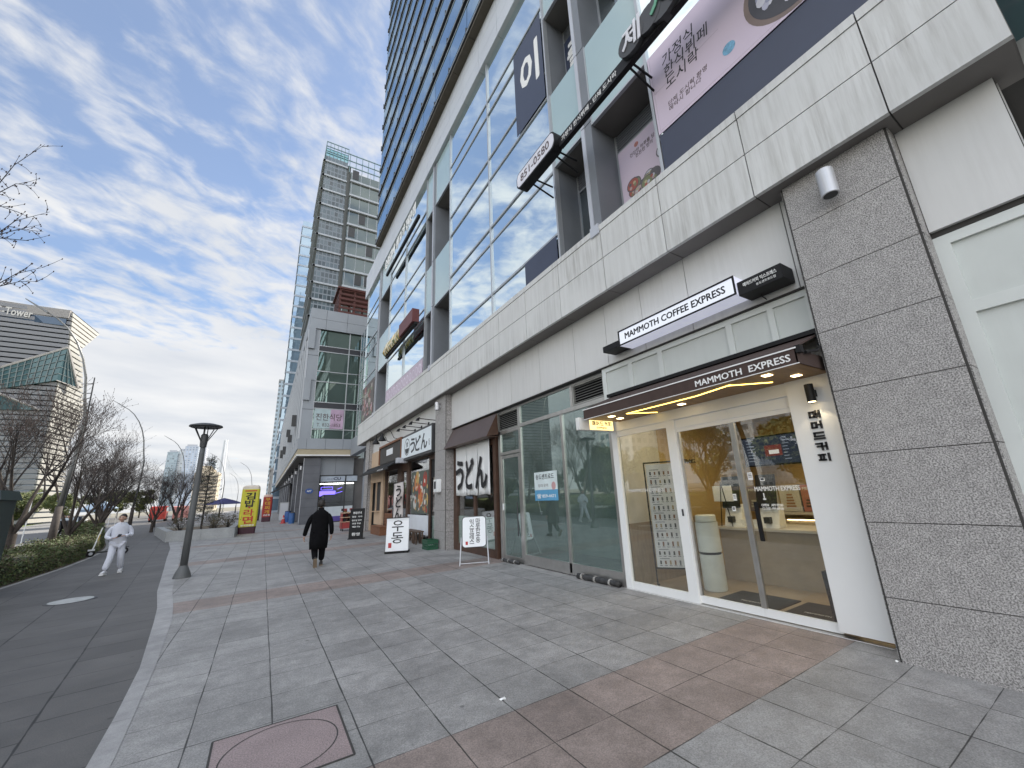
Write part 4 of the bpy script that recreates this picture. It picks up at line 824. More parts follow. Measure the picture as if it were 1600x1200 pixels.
for y, l in ((20.0, 'black cone gooseneck lamp over the charcoal board, the nearer of two'), (21.3, 'black cone gooseneck lamp over the charcoal board, the farther of two')):
    t = thing('gooseneck_lamp', l, 'lamp', (5.2, y, 4.6), 'gooseneck lamps above the charcoal board')
    MB().tube([(5.30, y, 4.50), (5.05, y, 4.55), (4.90, y, 4.85), (4.70, y, 4.98), (4.52, y, 4.88), (4.50, y, 4.72)], .015, 8).build('arm', black_m, t)
    MB().rings([(4.5, y, 4.40, .19, .19), (4.5, y, 4.62, .06, .06), (4.5, y, 4.75, .035, .035)], 16).build('shade', black_m, t)
s = thing('food_poster', 'bright food picture poster in the noodle bar window behind the flag', 'poster', (5.4, 16.9, 2.2))
mb = MB().m(0).box(5.41, 5.417, 15.9, 18.1, 1.05, 2.75)
for k, (y, z, r_, c) in enumerate(((17.4, 2.3, .35, 1), (17.3, 2.5, .28, 2), (16.8, 1.75, .42, 3), (16.8, 1.72, .33, 1), (16.3, 2.4, .3, 4), (16.1, 1.6, .25, 2), (17.6, 1.5, .28, 3), (17.0, 2.0, .2, 4))): petal(mb.m(c), (5.408-.0005*k, y, z), r_, .8, 16)
for k in range(70): petal(mb.m(rnd.randrange(5)), (5.4035-.0001*k, rnd.uniform(16.0, 18.0), rnd.uniform(1.15, 2.65)), rnd.uniform(.03, .11), rnd.uniform(.5, 1.1), 7)
mb.build('sheet', [pmat('poster_dark', (.10, .12, .10), .5), pmat('poster_orange', (.55, .20, .06), .5), pmat('poster_yellow', (.55, .38, .14), .5), pmat('poster_cream', (.62, .60, .55), .5), pmat('poster_red', (.40, .06, .04), .5)], s)
# lease notice
s = thing('lease_notice', 'white and blue lease notice stuck inside the vacant shop glass', 'notice', (5.46, 7.85, 1.8))
MB().m(0).box(5.462, 5.469, 7.42, 8.34, 1.72, 2.13).m(1).box(5.462, 5.469, 7.42, 8.34, 1.48, 1.72).build('sheet', [pmat('notice_white', (.62, .70, .70), .5), pmat('notice_blue', (.10, .32, .52), .5)], s)
text('lettering', '송도센트로드', (5.461, 7.9, 2.02), ink, s, w=.74, h=.12, depth=.001, bold=.02); text('lettering', '임대 문의', (5.461, 7.98, 1.82), ink_brown, s, w=.4, h=.07, depth=.001)
text('lettering', '☎ 859-4471', (5.461, 7.88, 1.58), ink_white, s, w=.74, h=.1, depth=.001, bold=.02)
mb = MB(); petal(mb, (5.4605, 7.56, 1.80), .09, .9, 14); mb.build('picture', pmat('notice_pink', (.5, .3, .3), .5), s)
# rolled mats lying by the wall
def roll(label, a, b, r):
    t = thing('rolled_mat', label, 'rolled mat', (a[0], a[1], 0)); pts = [Vector(a).lerp(Vector(b), k/14)+Vector((rnd.uniform(-.01, .01), 0, rnd.uniform(-.006, .006))) for k in range(15)]
    MB().tube(pts, [r*rnd.uniform(.82, 1.1) for _ in pts], 10).build('roll', pmat('grubby_rubber', (.035, .035, .035), .6, var=.6, scale=9, bump=.4, bscale=40), t, smooth=True)
    mb = MB()
    for f in (.12, .45, .8): p = Vector(a).lerp(Vector(b), f); mb.tube([p-Vector((0, .02, 0)), p+Vector((0, .02, 0))], r*1.13, 10)
    mb.build('tape', pmat('old_tape', (.30, .29, .27), .7, var=.5, scale=20), t); return t
roll('grubby black rolled mat lying at the foot of the vacant shop glass', (5.36, 6.78, .055), (5.38, 5.66, .055), .055)
roll('short black rolled mat lying by the vacant shop glass door', (5.32, 9.85, .045), (5.36, 9.05, .045), .045)

# ------------------------------------------------------------------ coffee shop interior
room = thing('shop_interior', 'ochre walled coffee shop interior with beige floor behind the glass doors', 'room', (7.5, 3.5, 0))
ochre = pmat('ochre_wall', (.46, .33, .14), .6, var=.06, scale=1); beige = pmat('beige_floor', (.30, .245, .18), .45, var=.1, scale=3, speck=.1, sscale=90)
MB().box(5.53, 9.6, 0.9, 5.55, .0, .015).build('floor', beige, room); MB().box(5.53, 9.6, .9, 5.55, 2.98, 3.0).build('ceiling', pmat('shop_ceiling', (.46, .36, .20), .7), room)
MB().m(0).box(5.9, 9.6, 5.48, 5.55, .015, 2.98).m(1).box(5.56, 6.6, 5.46, 5.481, 1.05, 2.98).m(2).box(5.56, 7.6, 5.455, 5.48, .015, 1.05).build('side_wall', [ochre, pmat('pale_wall_board', (.55, .53, .49), .5), pmat('oak_wainscot', (.25, .20, .14), .5, var=.15, scale=4, stretch=(6, 1, 1))], room)
MB().box(9.3, 9.4, .9, 5.48, .015, 2.98).build('back_wall', ochre, room); MB().box(5.53, 9.3, .82, .9, .0, 2.98).build('side_wall', pmat('cream_wall', (.45, .40, .30), .6), room)
MB().box(8.85, 9.3, 1.0, 4.6, 2.02, 2.08).box(8.95, 9.3, 1.0, 4.6, .015, .9).build('back_shelf', pmat('shelf_beige', (.48, .43, .34), .5), room)
mb = MB(); mb.box(6.2, 8.6, 3.4, 3.43, 2.965, 2.978).box(6.4, 6.43, 1.9, 3.4, 2.965, 2.978).box(8.57, 8.6, 2.0, 3.4, 2.965, 2.978); mb.build('light_strip', emat('room_strip', (1, .74, .25), 6.0), room)
MB().box(8.88, 8.92, 1.1, 4.4, 2.012, 2.019).box(8.93, 8.96, 1.1, 4.4, .885, .895).build('light_strip', emat('shelf_strip', (1, .70, .36), 5.0), room)
for x, y, e in ((7.4, 3.4, 10), (7.6, 2.0, 6), (6.4, 3.8, 6), (6.0, 5.0, 3)):
    l = bpy.data.lights.new('room_fill', 'AREA'); l.energy = e; l.size = 0.5 if x < 6 else 1.0; l.color = (1, .80, .50); o = bpy.data.objects.new('room_fill', l); COL.objects.link(o); o.location = (x, y, 2.93); o.parent = room; o.matrix_parent_inverse = Matrix.Translation(room.location).inverted()  # added area lamps, unseen themselves, that brighten the shop interior
text('lettering', '메뉴보드', at_x(1096, 712, 8.6)*0+Vector((7.55, 5.475, 2.15)), ink, room, xd=(1, 0, 0), w=.42, h=.09, depth=.005, bold=.05)
t = thing('service_counter', 'beige service counter with a pale top inside the coffee shop', 'counter', (7.4, 4.2, 0))
MB().box(7.15, 7.9, 1.6, 4.75, .015, .86).build('body', pmat('counter_oak', (.34, .28, .20), .5, var=.1, scale=4), t); MB().box(7.08, 7.97, 1.55, 4.82, .86, .90).build('top', pmat('counter_top', (.55, .52, .46), .35), t)
def kiosk(label, x, y):
    t = thing('order_kiosk', label, 'kiosk', (x, y, .9))
    MB().hexa([(x-.12, y-.16, .90), (x+.14, y-.16, .90), (x+.14, y+.16, .90), (x-.12, y+.16, .90)], [(x+.02, y-.16, 1.28), (x+.14, y-.16, 1.28), (x+.14, y+.16, 1.28), (x+.02, y+.16, 1.28)]).build('stand', white_p, t, bevel=.01)
    MB().hexa([(x-.09, y-.17, 1.22), (x-.05, y-.17, 1.22), (x-.05, y+.17, 1.22), (x-.09, y+.17, 1.22)], [(x+.03, y-.17, 1.78), (x+.07, y-.17, 1.78), (x+.07, y+.17, 1.78), (x+.03, y+.17, 1.78)]).build('screen', black_m, t, bevel=.01)
    MB().box(x-.16, x-.08, y-.05, y+.05, .98, 1.08).build('card_reader', dark_m, t); return t
kiosk('white order kiosk with a dark screen at the far end of the counter', 7.3, 4.5); kiosk('white order kiosk with a tall dark screen, nearer the door handle', 7.3, 3.85)
t = thing('menu_easel', 'white card on a black wire easel on the counter', 'easel', (7.45, 4.62, .9)); MB().box(7.2, 7.212, 4.42, 4.80, 1.34, 1.62).build('card', white_b, t)
MB().tube([(7.19, 4.5, .9), (7.19, 4.61, 1.7)], .008).tube([(7.19, 4.72, .9), (7.19, 4.61, 1.7)], .008).tube([(7.35, 4.61, .9), (7.19, 4.61, 1.7)], .008).build('wire_frame', black_m, t)
t = thing('paper_cups', 'small stack of paper cups and napkins on the counter', 'cups', (7.25, 4.15, .9))
for k in range(4): MB().rings([(7.25, 4.0+.11*k, .90, .03, .03), (7.25, 4.0+.11*k, 1.0+.03*(k % 2), .042, .042)], 12).build('cup', [white_p, ply][k % 2] if False else white_p, t)
t = thing('waste_bin', 'tall white two-tier waste bin with a black middle band inside the shop', 'bin', (6.32, 4.55, 0))
bx, by = 6.30, 4.42
MB().rings([(bx, by, .015, .168, .168), (bx, by, .03, .178, .178), (bx, by, .56, .178, .178)], 28).build('lower_drum', pmat('bin_white', (.66, .70, .68), .35), t, smooth=False); MB().rings([(bx, by, .56, .165, .165), (bx, by, .64, .165, .165)], 28).build('band', black_m, t)
MB().rings([(bx, by, .60, .178, .178), (bx, by, 1.06, .178, .178)], 28).build('upper_drum', MATS['bin_white'], t); MB().rings([(bx, by, 1.07, .165, .165), (bx, by, 1.16, .160, .160), (bx, by, 1.17, .15, .15)], 28).build('lid', MATS['bin_white'], t)
t = thing('menu_banner', 'tall white menu banner with rows of drinks on a black stand behind the glass', 'banner', (6.0, 4.95, 0))
ba = Vector((5.78, 5.12, 0)); bb = Vector((6.12, 4.62, 0)); bd = (bb-ba).normalized(); bn = Vector((-bd.y, bd.x, 0)); bn = bn if bn.x < 0 else -bn; bm_ = (ba+bb)/2; hw = (bb-ba).length/2
MB().obox(bm_+Vector((0, 0, 1.2)), bd*hw, bn*.003, (0, 0, .86)).build('sheet', pmat('banner_white', (.56, .56, .57), .5), t)
mb = MB()
mb.obox(bm_+Vector((0, 0, 2.09)), bd*(hw+.03), bn*.012, (0, 0, .012)).obox(bm_+Vector((0, 0, .33)), bd*(hw+.03), bn*.012, (0, 0, .012))
for e in (ba-bd*.03, bb+bd*.03): mb.tube([e+Vector((0, 0, .03)), e+Vector((0, 0, 2.1))], .012).tube([e+Vector((0, 0, .03))-bn*.2, e+Vector((0, 0, .03))+bn*.2], .012)
mb.build('stand', black_m, t)
mb = MB(); cl = [(.02, .02, .02), (.18, .08, .04), (.3, .22, .12), (.12, .12, .14)]
for r_ in range(11):
    z = 1.90-r_*.148
    for c in range(7):
        if r_ in (3, 6) and c > 4: continue
        o = bm_+bd*(-hw*.78+c*hw*.26)+bn*.004+Vector((0, 0, z)); hgt = rnd.uniform(.024, .038)
        mb.m(rnd.randrange(4)).obox(o, bd*.014, bn*.001, (0, 0, hgt)); mb.m(0).obox(o-Vector((0, 0, .05)), bd*.024, bn*.001, (0, 0, .004))
    mb.m(3).obox(bm_-bd*hw*.55+bn*.004+Vector((0, 0, z+.06)), bd*.08, bn*.001, (0, 0, .005))
mb.build('drink_pictures', [pmat('drink_%s' % 'abcd'[i], c, .6) for i, c in enumerate(cl)], t)
def on_back(px, py, x): p = at_x(px, py, x); return p.y, p.z
t = thing('menu_screen', 'wide menu television on the back wall with a small red picture', 'television', (8.7, 3.2, 2.3))
ya, z1 = on_back(1158, 690, 8.72); yb, _ = on_back(1252, 680, 8.72); _, z0 = on_back(1172, 730, 8.72)
ya, yb, z0, z1 = max(ya, yb), min(ya, yb)-.25, z0, z1+.06
MB().box(8.72, 8.78, yb, ya, z0, z1).build('bezel', black_m, t); MB().box(8.716, 8.721, yb+.03, ya-.03, z0+.03, z1-.03).build('panel', emat('screen_blue', (.05, .06, .085), .32), t)
mb = MB(); zc = (z0+z1)/2
for c in range(4):
    for r_ in range(8):
        if 1 <= c < 2: continue
        w = rnd.uniform(.08, .2); y = ya-.1-c*(ya-yb)/4; mb.m(0).box(8.7145, 8.7155, y-w, y, z1-.08-r_*.062, z1-.065-r_*.062)
mb.m(1).box(8.7145, 8.7155, ya-.1-(ya-yb)/4-.34, ya-.1-(ya-yb)/4, zc-.12, zc+.1).m(2).box(8.7135, 8.7144, ya-.1-(ya-yb)/4-.28, ya-.1-(ya-yb)/4-.08, zc-.08, zc+.0)
mb.build('menu_text', [emat('screen_text', (.22, .24, .28), .5), emat('screen_red', (.16, .04, .035), .5), emat('screen_white', (.6, .55, .5), .6)], t)
MB().box(8.78, 8.9, (ya+yb)/2-.1, (ya+yb)/2+.1, zc-.1, zc+.1).build('mount', dark_m, t)
plab = ['dark menu poster with a white drink on the back counter, farthest left', 'cream poster of a black drink on the back counter', 'white poster with a striped pastry stack on the back counter', 'red poster of a chocolate bar on the back counter']
pc = [(.20, .16, .17), (.42, .40, .36), (.50, .48, .43), (.38, .14, .10)]
for k, (pxa, pxb) in enumerate(((1166, 1187), (1188, 1214), (1216, 1248), (1250, 1276))):
    y1, zt = on_back(pxa, 768, 8.8); y0, _ = on_back(pxb, 764, 8.8); zt = 1.56; zb_ = 1.06
    t = thing('menu_poster', plab[k], 'poster', (8.8, (y0+y1)/2, 1), 'framed menu posters on the back counter'); MB().box(8.80, 8.83, y0+.01, y1-.01, zb_, zt).build('board', pmat('menu_poster_%s' % 'abcd'[k], pc[k], .5), t)
    mb = MB(); yc = (y0+y1)/2
    for j in range(5 if k == 2 else 3): mb.box(8.797, 8.799, yc-.09+.01*j, yc+.09-.01*j, zb_+.08+j*.055, zb_+.115+j*.055)
    mb.build('picture', [pmat('mp_pic_a', (.5, .5, .48), .5), ink, pmat('mp_pic_b', (.30, .15, .08), .5), pmat('mp_pic_c', (.08, .03, .02), .5)][k], t)
    text('lettering', ['COLD BREW', 'LATTE', 'THE BEST BREAD', 'CHOCO'][k] if False else 'MENU', (8.799, yc, zt-.07), ink if k in (1, 2) else ink_white, t, w=.2, h=.045, depth=.001, bold=.02)
MB_shelf = MB().box(8.78, 9.3, 1.0, 4.6, 1.0, 1.05).build('back_counter', MATS['counter_top'], room)
for k, (y, l) in enumerate(((3.9, 'dark coffee machine below the menu television'), (2.6, 'dark grinder near the right end of the back counter'))):
    t = thing('coffee_machine', l, 'coffee machine', (9.05, y, 1.05)); MB().box(8.9, 9.25, y-.3, y+.3, 1.05, 1.12).box(9.05, 9.25, y-.3, y+.3, 1.12, 1.5).box(8.9, 9.25, y-.32, y+.32, 1.42, 1.56).build('body', dark_m, t, bevel=.01); MB().tube([(8.95, y-.1, 1.42), (8.95, y-.1, 1.32)], .02).tube([(8.95, y+.1, 1.42), (8.95, y+.1, 1.32)], .02).build('group_head', steel, t)
for i, (y0, y1, l) in enumerate(((3.24, 4.1, 'black door mat behind the left sliding leaf'), (2.5, 3.15, 'black door mat behind the right sliding leaf'))):
    t = thing('door_mat', l, 'mat', (6, y0, 0)); MB().box(5.75, 6.5, y0, y1, .015, .026).build('mat', black_m, t); text('lettering', 'MAMMOTH', (6.0, (y0+y1)/2, .027), frost, t, ud=(1, 0, 0), w=.3, h=.04, depth=.001)
t = thing('umbrella_stand', 'black slim stand just inside the right edge of the doorway', 'stand', (5.7, 2.3, 0)); MB().hexa([(5.62, 2.32, .02), (5.78, 2.32, .02), (5.78, 2.48, .02), (5.62, 2.48, .02)], [(5.6, 2.30, .62), (5.8, 2.30, .62), (5.8, 2.5, .62), (5.6, 2.5, .62)]).build('bin_body', black_m, t)
# ------------------------------------------------------------------ street furniture
t = thing('sign_board', 'white A-frame board on a black base with two big black Korean syllables', 'sign board', (3.7, 14.2, 0))
bl = at_z(601, 862); br = at_z(634, 863); a_ = Vector((3.47, 14.25, 0)); b_ = Vector((4.13, 13.95, 0)); d_ = (b_-a_).normalized(); n_ = Vector((d_.y, -d_.x, 0)); up = Vector((0, 0, 1))
def slab(mb, c, w, h, th, lean, z0): 
    u = (up + n_*-lean).normalized(); nn = d_.cross(u); c = c + up*z0
    return mb.obox(c+u*h/2, d_*w/2, u*h/2, nn*th/2)
c0 = (a_+b_)/2
mb = slab(MB(), c0+n_*.09, .70, 1.02, .03, .10, .07); mb.build('front_panel', white_b, t, bevel=.006)
u_ = (up-n_*.10).normalized(); fn = d_.cross(u_); fc = c0+n_*(.09)+up*.07
text('lettering', '우\n동', fc+u_*.58+fn*.0165, ink, t, xd=d_, ud=u_, w=.36, h=.70, depth=.003, line=.95, bold=.015)
MB().obox(fc+u_*.18-d_*.22+fn*.017, d_*.05, u_*.075, fn*.001).build('seal', ink_red, t)
u2 = (up+n_*.14).normalized(); MB().obox(c0-n_*.13+up*.07+u2*.5, d_*.35, u2*.5, d_.cross(u2)*.015).build('rear_panel', white_b, t)
for q in (.09, -.13): MB().obox(c0+n_*q+up*.035, d_*.37, n_*.05, up*.035).build('foot', black_m, t, bevel=.006)
MB().obox(c0+up*1.085, d_*.36, n_*.03, up*.012).build('hinge_bar', black_m, t)
t = thing('easel_sign', 'rounded white sign panel on a silver A-shaped stand with small vertical Korean lettering', 'sign board', (4.6, 10.1, 0))
a_ = Vector((4.33, 10.35, 0)); b_ = Vector((5.08, 10.0, 0)); d_ = (b_-a_).normalized(); n_ = Vector((d_.y, -d_.x, 0)); c0 = (a_+b_)/2
u_ = (up-n_*.14).normalized(); fn = d_.cross(u_)
pts = [c0+n_*.10+up*.40+d_*y+u_*z+fn*.012 for y, z in rrect(-.30, .30, 0, .74, .08)]
MB().prism(pts[::-1], fn*-.024).build('panel', white_b, t)
rim = [p+fn*-.012 for p in pts]; MB().tube(rim+[rim[0]], .014, 6).build('rim', dark_m, t)
text('lettering', '마\n루\n한\n우\n동', c0+n_*.10+up*.40+d_*.10+u_*.40+fn*.014, ink, t, xd=d_, ud=u_, w=.115, h=.60, depth=.002, line=.8, bold=.02)
text('lettering', '익\n스\n프\n레\n스', c0+n_*.10+up*.40+d_*-.06+u_*.38+fn*.014, ink, t, xd=d_, ud=u_, w=.115, h=.60, depth=.002, line=.8, bold=.02)
MB().obox(c0+n_*.10+up*.40-d_*.19+u_*.10+fn*.013, d_*.03, u_*.04, fn*.001).build('seal', ink_red, t)
mb = MB()
for s_ in (-1, 1):
    top = c0+d_*s_*.33+up*.62; mb.tube([c0+d_*s_*.36+n_*.30, top+n_*.03], .014).tube([c0+d_*s_*.36-n_*.22, top-n_*.03], .014).tube([top-n_*.03, top+n_*.03], .014)
mb.tube([c0+n_*.28-d_*.355+up*.05, c0+n_*.28+d_*.355+up*.05], .01)
mb.build('stand', silver, t)
t = thing('menu_stand', 'small black standing menu board with white lines of lettering', 'sign board', (3.7, 20.6, 0))
a_ = Vector((3.42, 20.95, 0)); b_ = Vector((3.98, 20.55, 0)); d_ = (b_-a_).normalized(); n_ = Vector((d_.y, -d_.x, 0)); c0 = (a_+b_)/2; u_ = (up-n_*.06).normalized(); fn = d_.cross(u_)
MB().obox(c0+u_*.68, d_*.33, u_*.66, fn*.025).obox(c0+up*.02-n_*.08, d_*.34, n_*.14, up*.02).build('board', black_m, t, bevel=.006)
for s_, z, w, h in (('영업안내', 1.15, .40, .10), ('점심 · 저녁', .98, .46, .07), ('월요일 휴무', .82, .46, .07), ('포장 주문', .68, .40, .07), ('배달 가능', .54, .36, .07), ('환영', .22, .36, .13)): text('lettering', s_, c0+u_*z+fn*.027, ink_white, t, xd=d_, ud=u_, w=w, h=h, depth=.002, bold=.02)
t = thing('shop_flag', 'tall narrow white banner flag with black brush letters before the noodle bar', 'flag', (4.55, 17.2, 0))
MB().tube([(4.45, 17.35, 0), (4.45, 17.35, 2.3)], .014).tube([(4.45, 17.35, 2.28), (4.78, 17.25, 2.36)], .01).rings([(4.45, 17.35, 0, .2, .2), (4.45, 17.35, .06, .18, .18)], 16).build('pole', dark_m, t)
mb = MB(); vs = []
for j in range(16):
    z = 2.28-j*.10
    for i in range(5): q = i/4; vs.append((4.46+.36*q, 17.35-.10*q+.035*math.sin(j*.7+q*2), z+.08*q))
mb.add(vs, [(j*5+i, j*5+i+1, j*5+i+6, j*5+i+5) for j in range(15) for i in range(4)])
fl = mb.build('cloth', pmat('flag_cloth', (.62, .58, .56), .8, var=.05), t, smooth=True); fl.modifiers.new('thickness', 'SOLIDIFY').thickness = .004
text('lettering', 'う\nど\nん', (4.63, 17.25, 1.55), ink, fl, xd=(1, -.28, .1), w=.26, h=1.3, depth=.02, line=.9, bold=.05)
t = thing('wooden_bench', 'dark wooden bench under the white panel of the noodle bar', 'bench', (5.1, 17, 0))
bx0, bx1, by0, by1 = 4.95, 5.3, 16.3, 17.7
MB().box(bx0, bx1, by0, by1, .40, .45).build('seat', wood_dk, t, bevel=.006)
for x in (bx0+.02, bx1-.07):
    for y in (by0+.05, by1-.11): MB().box(x, x+.05, y, y+.06, 0, .40).build('leg', wood_dk, t)
MB().box(bx0+.07, bx0+.1, by0+.11, by1-.11, .2, .26).build('stretcher', wood_dk, t)
t = thing('wooden_stool', 'small dark wooden stool beside the dark bench', 'stool', (5.05, 15.95, 0)); MB().box(4.9, 5.22, 15.75, 16.1, .42, .46).build('seat', wood_dk, t)
for x in (4.92, 5.15):
    for y in (15.78, 16.03): MB().box(x, x+.045, y, y+.045, 0, .42).build('leg', wood_dk, t)
t = thing('plastic_crate', 'dark green plastic crate beside the granite pillar', 'crate', (4.9, 14.0, 0))
cg = pmat('green_plastic', (.018, .085, .045), .4, var=.1); x0, x1, y0, y1 = 4.68, 5.05, 13.75, 14.3
mb = MB().box(x0, x1, y0, y1, 0.005, .03)
for z0, z1 in ((.03, .08), (.12, .15), (.20, .30)): mb.box(x0, x0+.015, y0, y1, z0, z1).box(x1-.015, x1, y0, y1, z0, z1).box(x0+.015, x1-.015, y0, y0+.015, z0, z1).box(x0+.015, x1-.015, y1-.015, y1, z0, z1)
for k in range(8): y = y0+.01+k*(y1-y0-.05)/7; mb.box(x0+.002, x0+.014, y, y+.03, .03, .3)
for k in range(6): x = x0+.01+k*(x1-x0-.05)/5; mb.box(x, x+.03, y0+.002, y0+.014, .03, .3)
mb.build('walls', cg, t); MB().box(x0-.01, x1+.01, y0-.01, y0+.02, .28, .31).box(x0-.01, x1+.01, y1-.02, y1+.01, .28, .31).box(x0-.01, x0+.02, y0+.02, y1-.02, .28, .31).box(x1-.02, x1+.01, y0+.02, y1-.02, .28, .31).build('rim', cg, t)
t = thing('takeaway_step', 'reddish brown wooden step box below the takeaway hatch', 'step', (5, 22.5, 0)); MB().box(4.85, 5.27, 21.2, 23.2, 0, .38).build('box', wood_red, t, bevel=.01); MB().box(4.83, 5.27, 21.18, 23.22, .38, .41).build('lid', wood_red, t)
# goods trolley
t = thing('goods_trolley', 'red trolley stacked with goods before the corner shop window', 'trolley', (4, 27.5, 0))
x0, x1, y0, y1 = 4.0, 4.75, 26.9, 27.7
MB().box(x0, x1, y0, y1, .15, .22).box(x0, x0+.03, y0, y1, .22, 1.05).box(x0, x1, y1-.03, y1, .22, 1.05).box(x0, x1, y0, y0+.02, .22, .5).build('frame', pmat('trolley_red', (.30, .04, .04), .5, var=.1), t)
for z in (.5, .75, 1.0): MB().box(x0-.02, x1+.02, y0-.02, y1, z, z+.035).build('shelf', ply, t)
for x in (x0+.08, x1-.08):
    for y in (y0+.08, y1-.08): MB().tube([(x-.02, y, .07), (x+.02, y, .07)], .07, 12).build('wheel', black_m, t)
gds = [pmat('goods_a', (.03, .03, .035), .5), pmat('goods_b', (.25, .05, .05), .5), pmat('goods_c', (.32, .25, .12), .5), pmat('goods_d', (.05, .05, .06), .5)]
for k in range(16): MB().obox((rnd.uniform(x0+.05, x1-.05), rnd.uniform(y0+.1, y1-.1), rnd.choice((.60, .85, 1.12, 1.2))), (.07, .02, 0), (-.02, .07, 0), (0, 0, .07)).build('packed_goods', gds[k % 4], t, bevel=.01)
# lamp post with a disc head
def disc_lamp(x, y, label, lean=0.0):
    t = thing('street_lamp', label, 'street lamp', (x, y, 0), 'grey disc headed lamp posts')
    gm = pmat('lamp_grey', (.085, .09, .092), .5, var=.1, scale=3)
    MB().rings([(x, y, 0, .19, .19), (x, y, .02, .19, .19), (x, y, .14, .155, .155), (x, y, .26, .10, .10), (x, y, .30, .085, .085)], 20).build('base', gm, t)
    MB().rings([(x, y, .30, .082, .082), (x, y, 1.5, .075, .075), (x, y, 3.1, .062, .062), (x, y, 3.35, .058, .058)], 16).build('pole', gm, t, smooth=True)
    MB().rings([(x, y, 3.35, .075, .075), (x, y, 3.50, .085, .085), (x, y, 3.68, .085, .085), (x, y, 3.72, .06, .06)], 16).build('collar', dark_m, t)
    hd = MB().rings([(x, y, 3.93, .05, .05), (x, y, 3.90, .34, .34), (x, y, 3.925, .385, .385), (x, y, 3.96, .37, .37), (x, y, 4.01, .2, .2), (x, y, 4.02, .03, .03)], 28).build('disc', dark_m, t)
    mb = MB()
    for k in range(4): a = R(45+90*k); mb.tube([(x+.08*math.cos(a), y+.08*math.sin(a), 3.50), (x+.35*math.cos(a), y+.35*math.sin(a), 3.92)], .013, 6)
    for k in range(3): a = R(20+120*k); mb.tube([(x+.05*math.cos(a), y+.05*math.sin(a), 3.7), (x+.05*math.cos(a), y+.05*math.sin(a), 3.92)], .013, 6)
    mb.build('strut', dark_m, t); return t
lp = disc_lamp(-1.57, 14.42, 'nearest grey lamp post with a dark disc head, standing on the pale kerb strip')
dup(lp, (-5.0, 46, 0), 0.3, None, 'distant disc headed lamp post beyond the yellow pillar sign')
dup(lp, (-3.4, -4.5, 0), 0.1, None, 'disc headed lamp post back along the kerb, seen reflected in the shop glass')
# inflatable signs
def balloon(label, x, y, w, h, dpt, body, rot, cap, lines, foot):
    t = thing('pillar_sign', label, 'pillar sign', (x, y, 0)); c, s_ = math.cos(rot), math.sin(rot); T = lambda a, b, z: (x+a*c-b*s_, y+a*s_+b*c, z)
    def rr2(w, d, z, n=5, r=.12):
        pts = []
        for cx, cy, a0 in ((w/2-r, d/2-r, 0), (-w/2+r, d/2-r, 90), (-w/2+r, -d/2+r, 180), (w/2-r, -d/2+r, 270)):
            for k in range(n+1): a = R(a0+90*k/n); pts.append(T(cx+r*math.cos(a), cy+r*math.sin(a), z))
        return pts
    def loft(secs):
        mb = MB(); n = len(secs[0]); vs = [p for q in secs for p in q]; fs = [(i*n+k, i*n+(k+1) % n, (i+1)*n+(k+1) % n, (i+1)*n+k) for i in range(len(secs)-1) for k in range(n)]
        fs += [tuple(range(n-1, -1, -1)), tuple((len(secs)-1)*n+k for k in range(n))]; return mb.add(vs, fs)
    loft([rr2(w*.94, dpt*.94, 0), rr2(w*.97, dpt*.97, foot)]).build('base', pmat('base_maroon', (.06, .018, .03), .5), t)
    loft([rr2(w*.97, dpt*.97, foot), rr2(w*1.0, dpt, foot+.25), rr2(w*1.03, dpt*1.02, h*.5), rr2(w, dpt, h-.25)]).build('body', body, t, smooth=False)
    loft([rr2(w, dpt, h-.25), rr2(w*.95, dpt*.95, h-.10), rr2(w*.8, dpt*.8, h-.02), rr2(w*.55, dpt*.5, h, r=.08)]).build('top_cap', cap, t)
    xd = Vector((c, s_, 0)); fn = Vector((s_, -c, 0))
    for ch, z, hh, ww, m_ in lines: text('lettering', ch, Vector((x, y, z))+fn*(dpt*.52+.004), m_, t, xd=xd, w=ww, h=hh, depth=.004, bold=.045)
    return t
yel = pmat('yellow_vinyl', (.56, .52, .035), .45, var=.05); redv = pmat('red_vinyl', (.34, .028, .022), .45, var=.06); redl = pmat('red_letter', (.48, .04, .02), .5); oy = pmat('orange_letter', (.62, .35, .03), .5)
balloon('yellow inflatable pillar sign with black and red Korean lettering beside the planter', -.72, 33.2, .98, 3.02, .62, yel, R(0), pmat('pale_cap', (.62, .55, .46), .5), [('김', 2.33, .42, .50, ink), ('밥', 1.86, .42, .52, ink), ('·', 1.60, .07, .09, redl), ('라', 1.30, .40, .52, redl), ('면', .84, .44, .52, redl), ('▬', 2.66, .06, .62, redl), ('분식전문점', .51, .10, .7, ink_white)], .42)
balloon('red inflatable pillar sign with orange Korean lettering farther along the pavement', .42, 53.5, .85, 2.80, .6, redv, R(0), pmat('pale_cap2', (.60, .42, .35), .5), [('부', 2.30, .34, .42, oy), ('대', 1.88, .36, .42, oy), ('찌', 1.44, .36, .42, oy), ('개', 1.0, .36, .42, oy), ('전문점', .68, .16, .6, ink_white)], .48)
balloon('dark pillar sign with pink foot behind the red pillar sign', -.6, 60, .8, 2.5, .6, pmat('dark_vinyl', (.05, .05, .07), .5), R(0), pmat('dark_cap', (.10, .10, .12), .5), [('횟', 1.7, .35, .4, ink_white), ('집', 1.25, .35, .4, ink_white)], .6)
t = thing('traffic_cone', 'red traffic cone on the pavement by the dark corner pillar', 'traffic cone', (1.72, 45, 0)); cr_ = pmat('cone_red', (.42, .04, .04), .5)
